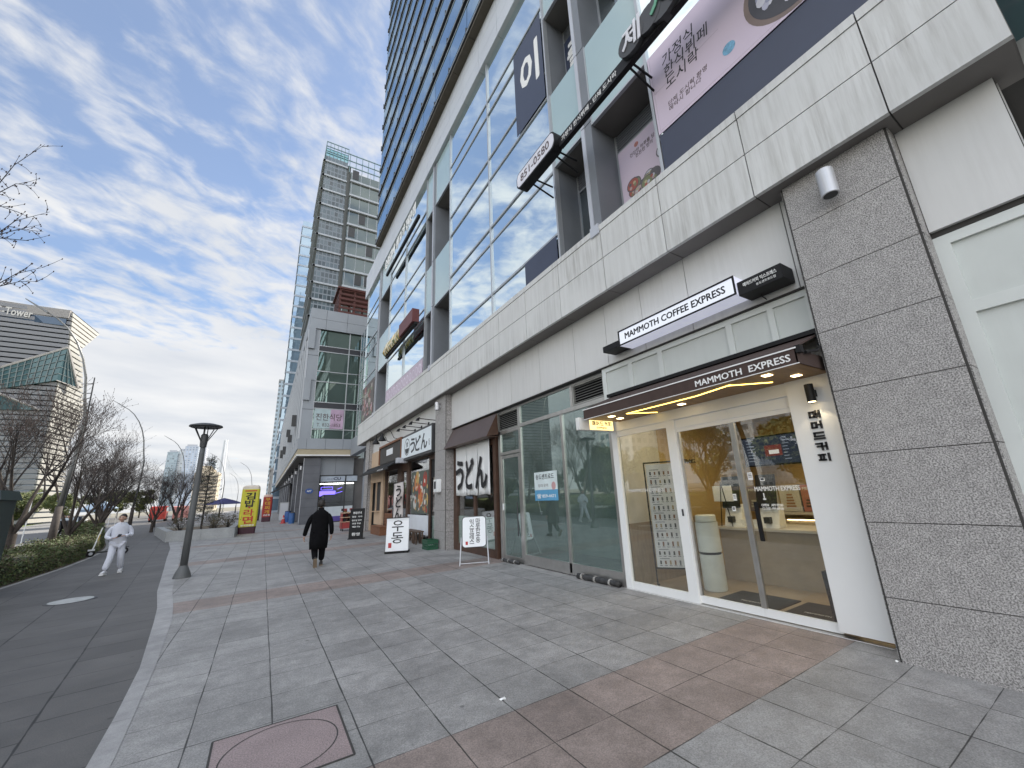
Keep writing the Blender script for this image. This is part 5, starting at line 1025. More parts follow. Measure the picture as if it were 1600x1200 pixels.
MB().box(1.46, 1.98, 44.8, 45.3, 0, .04).build('foot', cr_, t); MB().rings([(1.72, 45.05, .04, .19, .19), (1.72, 45.05, .75, .04, .04)], 16).build('cone', cr_, t); MB().rings([(1.72, 45.05, .4, .125, .125), (1.72, 45.05, .52, .095, .095)], 16).build('band', pmat('cone_band', (.5, .4, .4), .5), t)
# planter with shrubs
t = thing('planter', 'low grey granite planter box at the edge of the pavement', 'planter', (-2.8, 31, 0)); pg = pmat('planter_granite', (.30, .31, .31), .7, var=.1, scale=2, speck=.2, sscale=60)
P1, P2, P3, P4 = (-4.35, 30.9), (-1.22, 30.1), (-1.3, 40.5), (-6.3, 40.5)
mb = MB()
def wall2(p, q, th=.32):
    p = Vector((*p, 0)); q = Vector((*q, 0)); d = (q-p); l = d.length; d.normalize(); n = Vector((-d.y, d.x, 0)); k = max(1, round(l/1.45))
    for i in range(k): a = p+d*(l*i/k+.005); b = p+d*(l*(i+1)/k-.005); mb.hexa([a, b, b+n*th, a+n*th], [v+Vector((0, 0, .56)) for v in (a, b, b+n*th, a+n*th)])
for a, b in ((P1, P2), (P2, P3), (P3, P4), (P4, P1)): wall2(a, b)
mb.build('walls', pg, t); MB().add([(x, y, .42) for x, y in (P1, P2, P3, P4)], [(0, 1, 2, 3)]).build('soil', soil, t)
# utility cabinet
t = thing('utility_cabinet', 'dark green steel cabinet with an overhanging lid at the left edge of the photo', 'cabinet', (-5.9, 15, 0)); cgr = pmat('cabinet_green', (.022, .045, .042), .5, var=.12, scale=2)
MB().box(-6.25, -5.10, 14.6, 15.5, 0, 2.12).box(-5.105, -5.09, 14.75, 15.35, .5, 1.6).build('case', cgr, t, bevel=.02); MB().hexa([(-6.32, 14.52, 2.12), (-5.03, 14.52, 2.12), (-5.03, 15.58, 2.12), (-6.32, 15.58, 2.12)], [(-6.25, 14.6, 2.34), (-5.1, 14.6, 2.34), (-5.1, 15.5, 2.34), (-6.25, 15.5, 2.34)]).build('lid', cgr, t)
# kick scooter against the hedge
t = thing('kick_scooter', 'black and white electric kick scooter parked beside the hedge', 'scooter', (-5.9, 24.5, 0)); sx, sy = -5.30, 25.0
fwd = Vector((-.93, -.36, 0)).normalized(); sd_ = Vector((-fwd.y, fwd.x, 0)); O = Vector((sx, sy, 0))
fw = O+fwd*.50; rw = O-fwd*.50
for nm, p in (('wheel', fw), ('wheel', rw)):
    w = MB().tube([p+up*.13-sd_*.03, p+up*.13+sd_*.03], .13, 18).build(nm, black_m, t); MB().tube([p+up*.13-sd_*.034, p+up*.13+sd_*.034], .06, 12).build('hub', greym_l, w)
MB().obox(O+up*.16-fwd*.02, fwd*.36, sd_*.085, up*.03).build('deck', dark_m, t, bevel=.01)
MB().tube([fw+up*.15, fw-fwd*.03+up*.25, fw-fwd*.20+up*1.14], [.022, .026, .02]).obox(fw+up*.27, fwd*.1, sd_*.05, up*.03).build('stem', white_p, t); MB().tube([fw-fwd*.12+up*.62, fw-fwd*.16+up*.86], .026).build('stem_label', pmat('amber', (.5, .35, .08), .5), t)
MB().tube([fw-fwd*.2+up*1.15-sd_*.28, fw-fwd*.18+up*1.17-sd_*.1, fw-fwd*.18+up*1.17+sd_*.1, fw-fwd*.2+up*1.15+sd_*.28], .02).build('handlebar', black_m, t); MB().obox(rw+up*.28, fwd*.13, sd_*.04, up*.012).build('mudguard', black_m, t)
# ------------------------------------------------------------------ people
def skin(name, nodes, edges, mat, parent, root=0, sub=1, loc=(0, 0, 0), rot=0.0):
    """one continuous surface grown round a posed joint skeleton"""
    me = bpy.data.meshes.new(name); cs, sn = math.cos(rot), math.sin(rot)
    me.from_pydata([(loc[0]+p[0]*cs-p[1]*sn, loc[1]+p[0]*sn+p[1]*cs, loc[2]+p[2]) for p, r in nodes], edges, [])
    ob = bpy.data.objects.new(name, me); COL.objects.link(ob); sk = ob.modifiers.new('skin', 'SKIN'); sk.branch_smoothing = .6; sk.use_smooth_shade = True
    for i, (p, r) in enumerate(nodes):
        v = me.skin_vertices[0].data[i]; v.radius = r if isinstance(r, tuple) else (r, r); v.use_root = (i == root)
    sb = ob.modifiers.new('subdivision', 'SUBSURF'); sb.levels = sub; sb.render_levels = sub
    dg = bpy.context.evaluated_depsgraph_get(); m2 = bpy.data.meshes.new_from_object(ob.evaluated_get(dg)); bpy.data.objects.remove(ob)
    m2.materials.clear(); m2.materials.append(mat); o = bpy.data.objects.new(name, m2); COL.objects.link(o); o.parent = parent; o.matrix_parent_inverse = Matrix.Translation(parent.location).inverted() if parent.type == 'EMPTY' else Matrix.Identity(4)
    for p in m2.polygons: p.use_smooth = True
    return o
skin_m = pmat('skin', (.42, .26, .19), .55, var=.06, scale=20); hair_m = pmat('hair', (.018, .014, .012), .6, var=.3, scale=30)
def head(t, c, h, face, tilt=0.0, back_hair=True):
    """head with face; face = unit direction; c = centre of the head"""
    f = Vector(face).normalized(); s_ = Vector((0, 0, 1)).cross(f).normalized(); u = (Vector((0, 0, 1))-f*tilt).normalized(); f = (f+Vector((0, 0, 1))*-tilt*.0).normalized(); c = Vector(c)
    mb = MB(); n = 16; m_ = 11; vs = []; fs = []
    for i in range(m_+1):
        th = math.pi*i/m_; z = math.cos(th); r = math.sin(th)
        for k in range(n):
            a = 2*math.pi*k/n; x, y = r*math.cos(a), r*math.sin(a)
            wx = .098*(1+.04*z) if z > -.2 else .098*(1-.30*(-z-.2)); wy = .078*(1+.02*z) if z > -.1 else .078*(1-.42*(-z-.1))
            fx = x*wx; 
            if x > .6 and -.35 < z < .12 and abs(y) < .25: fx += .020*(1-abs(z+.12)/.25)      # nose
            if x > .5 and .02 < z < .3 and .2 < abs(y) < .62: fx -= .008                       # eye sockets
            vs.append(c+f*fx+s_*(y*wy)+u*(z*h/2))
    for i in range(m_):
        for k in range(n): fs.append((i*n+k, i*n+(k+1) % n, (i+1)*n+(k+1) % n, (i+1)*n+k))
    mb.add(vs, fs)
    for sg in (-1, 1): mb.obox(c+s_*sg*.083-u*.01, f*.016, s_*.008, u*.03)
    o = mb.build('head', skin_m, t, smooth=True)
    e = MB()
    for sg in (-1, 1): e.obox(c+f*.084+s_*sg*.031+u*.012, f*.006, s_*.013, u*.005).obox(c+f*.086+s_*sg*.031+u*.032, f*.006, s_*.016, u*.004)
    e.build('eyes', hair_m, o); MB().obox(c+f*.085-u*.062, f*.008, s_*.024, u*.005).build('mouth', pmat('lips', (.32, .14, .12), .5), o)
    mb = MB(); vs = []; fs = []
    for i in range(8):
        th = math.pi*(.0+.68*i/7)
        for k in range(n):
            a = 2*math.pi*k/n; x, y, z = math.sin(th)*math.cos(a), math.sin(th)*math.sin(a), math.cos(th)
            if x > .30 and z < .36: x, z = x*.84, max(z, .34)
            vs.append(c+f*(x*.108-.006)+s_*(y*.092)+u*(z*h*.56+.006+.006*math.sin(k*3.1+i)))
    for i in range(7):
        for k in range(n): fs.append((i*n+k, i*n+(k+1) % n, (i+1)*n+(k+1) % n, (i+1)*n+k))
    mb.add(vs, fs); mb.build('hair', hair_m, o, smooth=True); return o
def hand(t, wrist, d, palm_n, s=1.0, curl=.5):
    """palm with four unequal bent fingers and a thumb from its side"""
    d = Vector(d).normalized(); pn = Vector(palm_n).normalized(); sd2 = d.cross(pn).normalized(); w = Vector(wrist); nodes = [(tuple(w), .024*s), (tuple(w+d*.045*s), (.034*s, .016*s)), (tuple(w+d*.085*s), (.036*s, .014*s))]; edges = [(0, 1), (1, 2)]
    for k, ln in enumerate((.070, .080, .074, .056)):
        b0 = w+d*.09*s+sd2*(k-1.5)*.019*s; i = len(nodes); p1 = b0+d*ln*.45*s+pn*curl*.012*s; p2 = p1+(d*(1-curl*.6)+pn*curl).normalized()*ln*.35*s; p3 = p2+(d*(1-curl)+pn*(curl*1.3+.01)).normalized()*ln*.3*s
        nodes += [(tuple(b0), .010*s), (tuple(p1), .0095*s), (tuple(p2), .009*s), (tuple(p3), .007*s)]; edges += [(2, i), (i, i+1), (i+1, i+2), (i+2, i+3)]
    i = len(nodes); b0 = w+d*.035*s+sd2*-.036*s; p1 = b0+(d*.6-sd2*.6+pn*.4).normalized()*.04*s; p2 = p1+(d*.8+pn*.5).normalized()*.03*s
    nodes += [(tuple(b0), .012*s), (tuple(p1), .011*s), (tuple(p2), .008*s)]; edges += [(1, i), (i, i+1), (i+1, i+2)]
    return skin('hand', nodes, edges, skin_m, t, sub=1)
# the walker in black, seen from behind, mid-stride
bk = pmat('black_coat', (.005, .005, .006), .95, spec=.12, var=.2, scale=12, bump=.1, bscale=60); 
px_, py_ = 1.42, 13.35
t = thing('person', 'person in a long black coat and black trousers walking away along the pavement', 'person', (px_, py_, 0))
# local frame: walks towards +Y (slightly +X)
w0 = (px_, py_, 0); rt = R(-6)
legs = skin('trousers', [((0, 0, .90), (.15, .12)), ((.09, .0, .84), .11), ((.10, .09, .48), .098), ((.10, .10, .12), .075), ((-.09, .0, .84), .11), ((-.09, .03, .47), .098), ((-.055, -.22, .19), .072)], [(0, 1), (1, 2), (2, 3), (0, 4), (4, 5), (5, 6)], bk, t, loc=w0, rot=rt)
sole = pmat('shoe_sole', (.20, .15, .10), .7); shoe = pmat('shoe_dark', (.02, .018, .016), .5)
def shoe_mb(c, d, u, mat, par, L_=.28):
    c = Vector(c); d = Vector(d).normalized(); u = Vector(u).normalized(); s_ = d.cross(u); mb = MB()
    secs = [(-.5, .035, .09), (-.3, .042, .105), (0, .045, .085), (.3, .048, .06), (.5, .03, .04)]
    vs = []; fs = []
    for q, hw_, hh in secs:
        for a, b in ((-1, 0), (1, 0), (1, .6), (.6, 1), (-.6, 1), (-1, .6)): vs.append(c+d*q*L_+s_*a*hw_+u*(b*hh))
    for i in range(4):
        for k in range(6): fs.append((i*6+k, i*6+(k+1) % 6, (i+1)*6+(k+1) % 6, (i+1)*6+k))
    fs += [(5, 4, 3, 2, 1, 0), tuple(24+k for k in range(6))]
    mb.add(vs, fs); o = mb.build('shoe', mat, par, smooth=False); MB().obox(c-u*.012, d*L_*.5, s_*.046, u*.012).build('sole', sole if mat is shoe else white_p, o); return o
def loc2(p): c, s_ = math.cos(rt), math.sin(rt); return Vector((px_+p[0]*c-p[1]*s_, py_+p[0]*s_+p[1]*c, p[2]))
shoe_mb(loc2((.10, .17, .03)), (0.1, 1, .0), (0, 0, 1), shoe, t); shoe_mb(loc2((-.045, -.30, .115)), (.08, .45, -.88), (.02, .88, .45), shoe, t)
coat = MB().rings([(0, -.01, .46, .225, .16), (0, 0, .62, .24, .175), (0, 0, .85, .23, .17), (0, 0, 1.05, .22, .155), (0, 0, 1.22, .225, .145), (0, 0, 1.34, .22, .13), (0, 0, 1.41, .19, .115), (0, .005, 1.46, .13, .10), (0, .01, 1.50, .075, .08), (0, .015, 1.56, .068, .075)], 24)
coat.v = [tuple(loc2((v[0]*(1+.03*math.sin(9*v[2]+5*v[1]*8)), v[1]+(.10*(.9-v[2])*(1 if v[0] > 0 else -.7) if v[2] < .9 else 0), v[2]))) for v in coat.v]; coat.build('coat', bk, t, smooth=True)
skin('sleeve', [((.17, 0, 1.38), .062), ((.25, -.03, 1.25), .072), ((.30, -.08, 1.02), .070), ((.31, .02, .80), .062)], [(0, 1), (1, 2), (2, 3)], bk, t, loc=w0, rot=rt); skin('sleeve', [((-.17, 0, 1.38), .062), ((-.26, .03, 1.25), .072), ((-.33, .07, 1.02), .070), ((-.37, .16, .80), .062)], [(0, 1), (1, 2), (2, 3)], bk, t, loc=w0, rot=rt)
hand(t, loc2((.31, .03, .80)), (0, .1, -1), (-1, 0, 0), curl=.6); hand(t, loc2((-.37, .165, .80)), (-.05, .2, -1), (1, 0, 0), curl=.6)
skin('neck', [((0, .0, 1.44), .058), ((0, .02, 1.56), .055)], [(0, 1)], skin_m, t, loc=w0, rot=rt)
hd = head(t, loc2((0, .035, 1.655)), .235, (.1, 1, 0), .05); MB().rings([(loc2((0, .0, 0)).x, loc2((0, .015, 0)).y, 1.575, .080, .080), (loc2((0, .0, 0)).x, loc2((0, .02, 0)).y, 1.68, .096, .108), (loc2((0, .0, 0)).x, loc2((0, .03, 0)).y, 1.76, .075, .085), (loc2((0, .0, 0)).x, loc2((0, .03, 0)).y, 1.79, .03, .03)], 16).build('hair', hair_m, hd, smooth=True)
# the woman in white, walking towards the camera
wt = pmat('white_clothes', (.58, .60, .67), .85, var=.05, scale=6, bump=.15, bscale=25)
px_, py_ = -3.52, 17.45; rt = R(12); w0 = (px_, py_, 0)
t = thing('person', 'person in white sweatshirt and white trousers walking towards us looking down at their hands', 'person', (px_, py_, 0))
skin('trousers', [((0, 0, .86), (.15, .115)), ((.085, .0, .80), .105), ((.12, -.05, .45), .085), ((.16, .12, .12), .075), ((-.085, .0, .80), .105), ((-.10, -.17, .46), .085), ((-.17, -.27, .12), .080)], [(0, 1), (1, 2), (2, 3), (0, 4), (4, 5), (5, 6)], wt, t, loc=w0, rot=rt)
shw = pmat('white_shoe', (.62, .62, .64), .6)
shoe_mb(loc2((.17, .12, .03)), (.1, -.9, -.1), (0, -.1, 1), shw, t, .26); shoe_mb(loc2((-.18, -.35, .03)), (-.1, -1, .12), (0, .12, 1), shw, t, .26)
top = MB().rings([(0, .01, .78, .185, .14), (0, .01, .86, .195, .15), (0, .01, 1.05, .18, .135), (0, .0, 1.22, .185, .12), (0, 0, 1.30, .18, .11), (0, 0, 1.35, .155, .10), (0, .0, 1.39, .12, .085), (0, -.01, 1.425, .07, .07)], 22)
top.v = [tuple(loc2(v)) for v in top.v]; top.build('sweatshirt', wt, t, smooth=True)
MB().rings([(0, 0, 0, 0, 0)], 4) if False else None
skin('sleeve', [((.15, 0, 1.32), .058), ((.235, .02, 1.18), .064), ((.26, -.02, 1.03), .066), ((.13, -.21, 1.04), .048)], [(0, 1), (1, 2), (2, 3)], wt, t, loc=w0, rot=rt); skin('sleeve', [((-.15, 0, 1.32), .058), ((-.235, .02, 1.17), .064), ((-.265, -.02, 1.01), .066), ((-.14, -.19, .98), .048)], [(0, 1), (1, 2), (2, 3)], wt, t, loc=w0, rot=rt)
hand(t, loc2((.13, -.22, 1.04)), (-1, -.35, .0), (0, 0, -1), curl=.5); hand(t, loc2((-.14, -.20, .985)), (1, -.35, .12), (0, 0, 1), curl=.7)
skin('neck', [((0, -.0, 1.38), .05), ((0, -.03, 1.47), .047)], [(0, 1)], skin_m, t, loc=w0, rot=rt); head(t, loc2((0, -.05, 1.545)), .22, (-.15, -1, 0), .25)
ph = tag(MB().obox(loc2((.0, -.29, 1.055)), Vector((.035, 0, 0)), Vector((0, .06, .03)), Vector((0, -.004, .008))).build('mobile_phone', black_m), 'dark phone held in front of the person in white', 'phone')
# ------------------------------------------------------------------ corner building and the row beyond
cb = thing('corner_building', 'grey corner building with glazed corner, beige band and convenience store below', 'building', (6, 60, 0))
CX0, CY0 = 1.95, 39.0
clad2 = pmat('corner_cladding', (.29, .315, .345), .5, metal=.2, var=.06, scale=.5, streak=.1); band = pmat('beige_band', (.42, .36, .25), .6, var=.05); CYE = 150
mb = MB()
xs = [CX0, 2.6, 4.05, 5.45, 6.2]
for a, b in zip(xs[:-1], xs[1:]): mb.box(a+.01, b-.01, CY0, CY0+.06, 6.13, 7.03)
yy = [CY0+.06+1.6*k for k in range(70)]
for a, b in zip(yy[:-1], yy[1:]): mb.box(CX0, CX0+.06, a+.012, b-.012, 6.13, 7.03)
mb.build('ledge', clad2, cb)
MB().box(CX0+.03, 6.2, CY0+.03, CYE, 6.15, 7.0).build('ledge_core', joint, cb)
MB().m(0).box(CX0+.06, 6.2, CY0+.06, CYE, 5.66, 6.13).m(1).box(CX0+.0, 6.25, CY0, CYE, 5.56, 5.66).m(2).box(CX0+.1, 7, CY0+.1, CYE, 5.50, 5.56).build('band', [band, white_p, soffit_m], cb)
MB().box(6.1, 6.6, 29, CY0, 5.56, 7.0).build('link_ledge', clad2, cb); MB().box(7.3, 7.5, 28.9, CY0+.2, 0, 17).build('link_wall', [clad2], cb); MB().box(6.4, 6.6, 30, CY0-.01, 7.0, 17.0).build('link_glazing', dk_glass, cb)
mb = MB()
for k in range(8): mb.box(6.36, 6.42, 30+k*1.25, 30.06+k*1.25, 7, 17)
for z in (8, 9.8, 10.4, 12.2, 13.2, 15.1): mb.box(6.37, 6.42, 30, CY0, z-.03, z+.03)
mb.build('link_mullion', alu, cb)
# ground-floor pillars and store
gp = pmat('dark_granite', (.125, .13, .145), .6, var=.1, scale=1.5, speck=.2, sscale=60)
for k in range(10):
    y = CY0+.45+k*6.4; mb = MB(); zs = [0+.68*j for j in range(9)]
    for a, b in zip(zs[:-1], zs[1:]): mb.m(0).box(2.6, 3.86, y, y+1.2, a+.006, min(b, 5.5)-.006)
    mb.m(1).box(2.62, 3.84, y+.02, y+1.18, 0, 5.5); mb.m(2).box(2.57, 2.60, y-.02, y+.05, 0, 5.4); mb.build('pillar', [gp, joint, greym_l], cb)
mb = MB().m(0)
for a, b in ((3.9, 5.1), (5.12, 6.6)): mb.box(a, b, CY0+.95, CY0+1.0, 3.98, 5.5)
mb.build('cladding', clad2, cb)
mb = MB()
for x in (3.88, 5.95, 6.7): mb.box(x, x+.10, CY0+.92, CY0+1.05, 0, 3.95)
mb.box(3.88, 7, CY0+.92, CY0+1.05, 3.88, 3.98).box(3.88, 7, CY0+.92, CY0+1.05, 3.30, 3.40).box(3.88, 7, CY0+.93, CY0+1.05, 0, .08).box(3.98, 6.6, CY0+.96, CY0+1.02, 1.62, 1.66); mb.build('store_frame', dark_m, cb)
MB().box(3.98, 6.7, CY0+.98, CY0+.99, .08, 3.3).build('store_glazing', shop_glass, cb)
MB().m(0).box(3.98, 5.95, CY0+.95, CY0+.97, .5, 1.3).box(6.05, 6.7, CY0+.95, CY0+.97, .5, 1.3).m(1).box(3.98, 5.95, CY0+.95, CY0+.97, .08, .5).build('store_film', [pmat('film_white', (.55, .60, .63), .5, var=.05), pmat('film_violet', (.10, .07, .30), .5)], cb)
MB().m(0).box(3.9, 7, CY0+4, CY0+4.1, 0, 4).box(3.9, 4, CY0+1.1, CY0+4, 0, 4).m(1).box(3.95, 7, CY0+1.1, CY0+4, 3.45, 3.5).m(2).box(4.3, 5.6, CY0+2.2, CY0+2.6, 0, 2.2).box(6.1, 6.8, CY0+2.2, CY0+2.6, 0, 2.3).build('store_room', [pmat('store_wall', (.30, .28, .20), .7), pmat('store_ceiling', (.5, .5, .46), .7), pmat('store_shelf', (.16, .24, .24), .5)], cb)
MB().box(4.0, 5.9, CY0+1.02, CY0+1.1, 3.20, 3.27).box(6.1, 6.7, CY0+1.02, CY0+1.1, 3.20, 3.27).build('tube_light', emat('tube_light', (1, 1, .96), 6), cb)
s = thing('store_sign', 'pale convenience store sign panel with dark CU letters', 'sign', (5, CY0+.9, 3.6)); MB().box(3.99, 5.94, CY0+.88, CY0+.95, 3.42, 3.87).box(6.06, 6.95, CY0+.88, CY0+.95, 3.42, 3.87).build('panel', pmat('store_panel', (.42, .48, .55), .4), s)
text('lettering', 'CU', (5.3, CY0+.879, 3.65), pmat('store_ink', (.02, .025, .08), .5), s, xd=(1, 0, 0), w=.58, h=.22, depth=.006, bold=.05); text('lettering', 'nice to', (4.72, CY0+.879, 3.64), MATS['store_ink'], s, xd=(1, 0, 0), w=.42, h=.10, depth=.004)
s = thing('neon_sign', 'violet lit speech bubble sign inside the corner store window', 'sign', (4.8, CY0+.94, 2.7)); vi = emat('violet_neon', (.16, .12, .75), 1.6)
mb = MB().box(4.0, 5.25, CY0+.93, CY0+.96, 2.32, 2.62).hexa([(4.0, CY0+.93, 2.2), (4.1, CY0+.93, 2.2), (4.1, CY0+.96, 2.2), (4.0, CY0+.96, 2.2)], [(4.0, CY0+.93, 2.32), (4.3, CY0+.93, 2.32), (4.3, CY0+.96, 2.32), (4.0, CY0+.96, 2.32)]); mb.build('bubble', vi, s)
mb = MB()
for q in (((4.1, 2.72), (5.0, 2.72)), ((4.1, 2.95), (5.0, 2.95)), ((4.1, 2.72), (4.1, 2.95)), ((5.0, 2.72), (5.0, 2.95)), ((5.3, 2.4), (5.8, 2.55)), ((5.4, 2.75), (5.75, 2.9))): (xa_, za_), (xb_, zb2) = q; mb.tube([(xa_, CY0+.94, za_), (xb_, CY0+.94, zb2)], .02, 5)
mb.build('outline', vi, s)
s = thing('security_plate', 'small blue oval plate on the dark corner pillar', 'sign', (3.1, CY0+.42, 2.7)); MB().prism([(3.16+.30*math.cos(R(15*k)), CY0+.445, 2.66+.22*math.sin(R(15*k))) for k in range(24)], (0, -.03, 0)).build('plate', pmat('plate_blue', (.03, .08, .26), .4), s); text('lettering', 'ADT', (3.16, CY0+.41, 2.66), ink_white, s, xd=(1, 0, 0), w=.34, h=.14, depth=.004, bold=.03, shear=.2)
# upper floors of the corner
mb = MB().m(0).box(2.02, 2.86, CY0+.30, CY0+.6, 7.03, 17.2).m(1).box(2.0, 2.04, CY0+.25, CY0+.3, 7.03, 17.2)
for z in (9.6, 12.2, 14.6): mb.m(2).box(2.015, 2.87, CY0+.29, CY0+.30, z, z+.03)
mb.build('corner_pier', [clad2, greym_l, joint], cb)
for q in (10.4, 15.2): MB().box(1.98, 2.5, CY0+.1, CY0+.35, q, q+2).build('projecting_panel', clad2, cb)
cg_zl = [7.03, 7.9, 9.76, 10.33, 12.23, 13.2, 15.1, 15.64, 17.2]
mb = MB(); rnd = random.Random(11)
for a, b in ((2.9, 4.0), (4.0, 5.45), (5.45, 6.8)):
    for c, d in zip(cg_zl[:-1], cg_zl[1:]):
        e1 = rnd.uniform(-.008, .008); mb.add([(a, CY0+.42+e1, c), (a, CY0+.42-e1, d), (b, CY0+.42-e1, d), (b, CY0+.42+e1, c), (a, CY0+.5, c), (a, CY0+.5, d), (b, CY0+.5, d), (b, CY0+.5, c)], [(3, 2, 1, 0), (4, 5, 6, 7), (0, 1, 5, 4), (1, 2, 6, 5), (2, 3, 7, 6), (3, 0, 4, 7)])
mb.build('corner_glazing', green_glass, cb)
mb = MB()
for x in (2.88, 5.45, 6.8): mb.box(x-.04, x+.04, CY0+.34, CY0+.46, 7.03, 17.2)
for z in cg_zl[1:-1]: mb.box(2.9, 6.8, CY0+.36, CY0+.45, z-.035, z+.035)
mb.build('corner_mullion', alu, cb)
for q in (9.78, 15.1): MB().box(2.9, 6.8, CY0+.40, CY0+.412, q, q+.52).build('floor_band', pmat('floor_band', (.03, .032, .04), .5), cb)
mb = MB()
for a, b in ((1.98, 3.3), (3.3, 5.1), (5.1, 7.0)):
    for c, d in ((17.2, 18.2), (18.2, 19.2)): mb.box(a+.012, b-.012, CY0+.18, CY0+.25, c+.01, d-.01)
for k in range(60):
    a = CY0+.25+1.8*k
    for c, d in ((17.2, 18.2), (18.2, 19.2)): mb.box(1.98, 2.03, a+.012, a+1.788, c+.01, d-.01)
mb.build('parapet', clad2, cb); MB().box(2.01, 9, CY0+.22, CYE, 17.22, 19.18).build('parapet_core', joint, cb)
# long street side of the row: piers, windows, signs seen at a grazing angle
mb = MB().m(0); 
for k in range(34):
    y = CY0+.6+3.2*k; mb.m(0).box(2.0, 2.25, y, y+.9, 7.03, 17.2); mb.m(2).box(1.94, 2.02, y+.2, y+.5, 7.03, 17.2)
    mb.m(1).box(2.3, 2.34, y+.9, y+3.2, 7.03, 17.2)
    for z in (9.6, 10.4, 12.3, 13.2, 15.1): mb.m(2).box(2.2, 2.36, y+.9, y+3.2, z-.04, z+.04)
mb.build('street_side', [clad2, dk_glass, alu], cb)
MB().box(2.36, 9, CY0+.7, CYE, 7.03, 17.2).build('body', greym, cb); MB().box(4.4, 9, CY0+1.6, CYE, 0, 5.5).build('shop_row', pmat('shop_row_dark', (.06, .06, .065), .5, var=.4, scale=.6), cb)
mb = MB()
for y, z, h in ((45, 9.0, 1.1), (51, 8.2, .8), (57, 9.6, .9), (66, 8.4, 1.1), (78, 9, 1.3)): 
    s = tag(MB().box(1.55, 1.94, y, y+.25, z, z+h).build('blade_sign', dark_m), {45: 'dark blade sign jutting from the corner building, nearest the corner', 51: 'dark blade sign low on the corner building, second from the corner', 57: 'dark blade sign on the row, third from the corner', 66: 'dark blade sign on the row, fourth from the corner', 78: 'farthest dark blade sign on the row of shops'}[y], 'sign', 'blade signs along the row')
for k in range(6):
    y = CY0+1.0+6.4*k
    s = tag(MB().rings([(2.45, y+.3, 4.5, .09, .09), (2.45, y+.3, 4.8, .09, .09)], 10).build('wall_lamp', silver), 'silver cylinder lamp on the row pillars, number '+['one', 'two', 'three', 'four', 'five', 'six'][k]+' from the corner', 'wall lamp', 'lamps on the row pillars')
s = thing('window_banner', 'white and pink restaurant banner with Korean words in the corner glazing', 'banner', (4, CY0+.35, 8.8)); MB().m(0).box(3.0, 4.3, CY0+.385, CY0+.395, 7.98, 9.72).m(1).box(4.3, 5.38, CY0+.385, CY0+.395, 7.98, 9.72).build('sheet', [pmat('ban_a', (.40, .50, .52), .5, var=.1, scale=2), pmat('ban_b', (.46, .33, .45), .5, var=.2, scale=2)], s)
text('lettering', '진한식당', (4.2, CY0+.384, 9.0), ink_brown, s, xd=(1, 0, 0), w=2.1, h=.62, depth=.004, bold=.02); text('lettering', 'T. 832-1853', (4.2, CY0+.384, 8.3), ink_brown, s, xd=(1, 0, 0), w=1.9, h=.3, depth=.004)
# roof pergola
t = thing('roof_pergola', 'dark red slatted pergola on the roof of the corner building', 'pergola', (6, 45, 19.2)); red_w = pmat('dark_red_wood', (.085, .025, .02), .6, var=.2)
mb = MB()
for x in (4.9, 6.4, 7.9): mb.box(x-.1, x+.1, 44.9, 45.1, 19.2, 24.6).box(x-.1, x+.1, 48.9, 49.1, 19.2, 24.6)
mb.build('post', red_w, t); mb = MB()
for k in range(8): mb.box(4.8, 9.5, 44.85, 44.95, 20.6+k*.55, 20.85+k*.55).box(4.8, 4.9, 44.95, 49, 20.6+k*.55, 20.85+k*.55)
mb.box(4.6, 9.6, 44.7, 49.2, 24.6, 24.8); mb.build('slats', red_w, t)
# row clutter: bins, crates and barrier near the corner pillar
for i, (x, y, w, h, c, l) in enumerate(((2.15, 47.6, .55, 1.0, (.03, .10, .30), 'blue plastic barrel behind the corner pillar'), (2.3, 43.6, .5, .9, (.04, .12, .32), 'blue plastic barrel nearest the corner pillar'), (1.9, 50.5, .8, 1.9, (.36, .37, .38), 'pale grey standing cabinet beyond the traffic cone'))):
    if i < 2: t = thing('plastic_barrel', l, 'barrel', (x, y, 0)); MB().rings([(x, y, 0, w*.45, w*.45), (x, y, h*.5, w*.5, w*.5), (x, y, h, w*.45, w*.45)], 14).build('drum', pmat('barrel_%d' % i if False else ('barrel_blue_a' if i == 0 else 'barrel_blue_b'), c, .4), t); MB().rings([(x, y, h, w*.47, w*.47), (x, y, h+.05, w*.46, w*.46)], 14).build('lid', dark_m, t)
    else: t = thing('metal_cabinet', l, 'cabinet', (x, y, 0)); MB().box(x-w/2, x+w/2, y, y+.6, 0.05, h).build('case', pmat('cabinet_pale', c, .5), t, bevel=.02); MB().box(x-w/2+.05, x+w/2-.05, y-.012, y, .15, h-.1).build('door', greym_l, t)
t = thing('folding_awning', 'dark sloping shop awning along the row behind the red pillar sign', 'awning', (2, 58, 4)); MB().hexa([(.6, 56, 3.0), (2.6, 56, 4.1), (2.6, 62, 4.1), (.6, 62, 3.0)], [(.6, 56, 3.08), (2.6, 56, 4.18), (2.6, 62, 4.18), (.6, 62, 3.08)]).build('canopy', dark_m, t); MB().box(.58, .62, 56, 62, 2.8, 3.05).build('valance', dark_m, t)
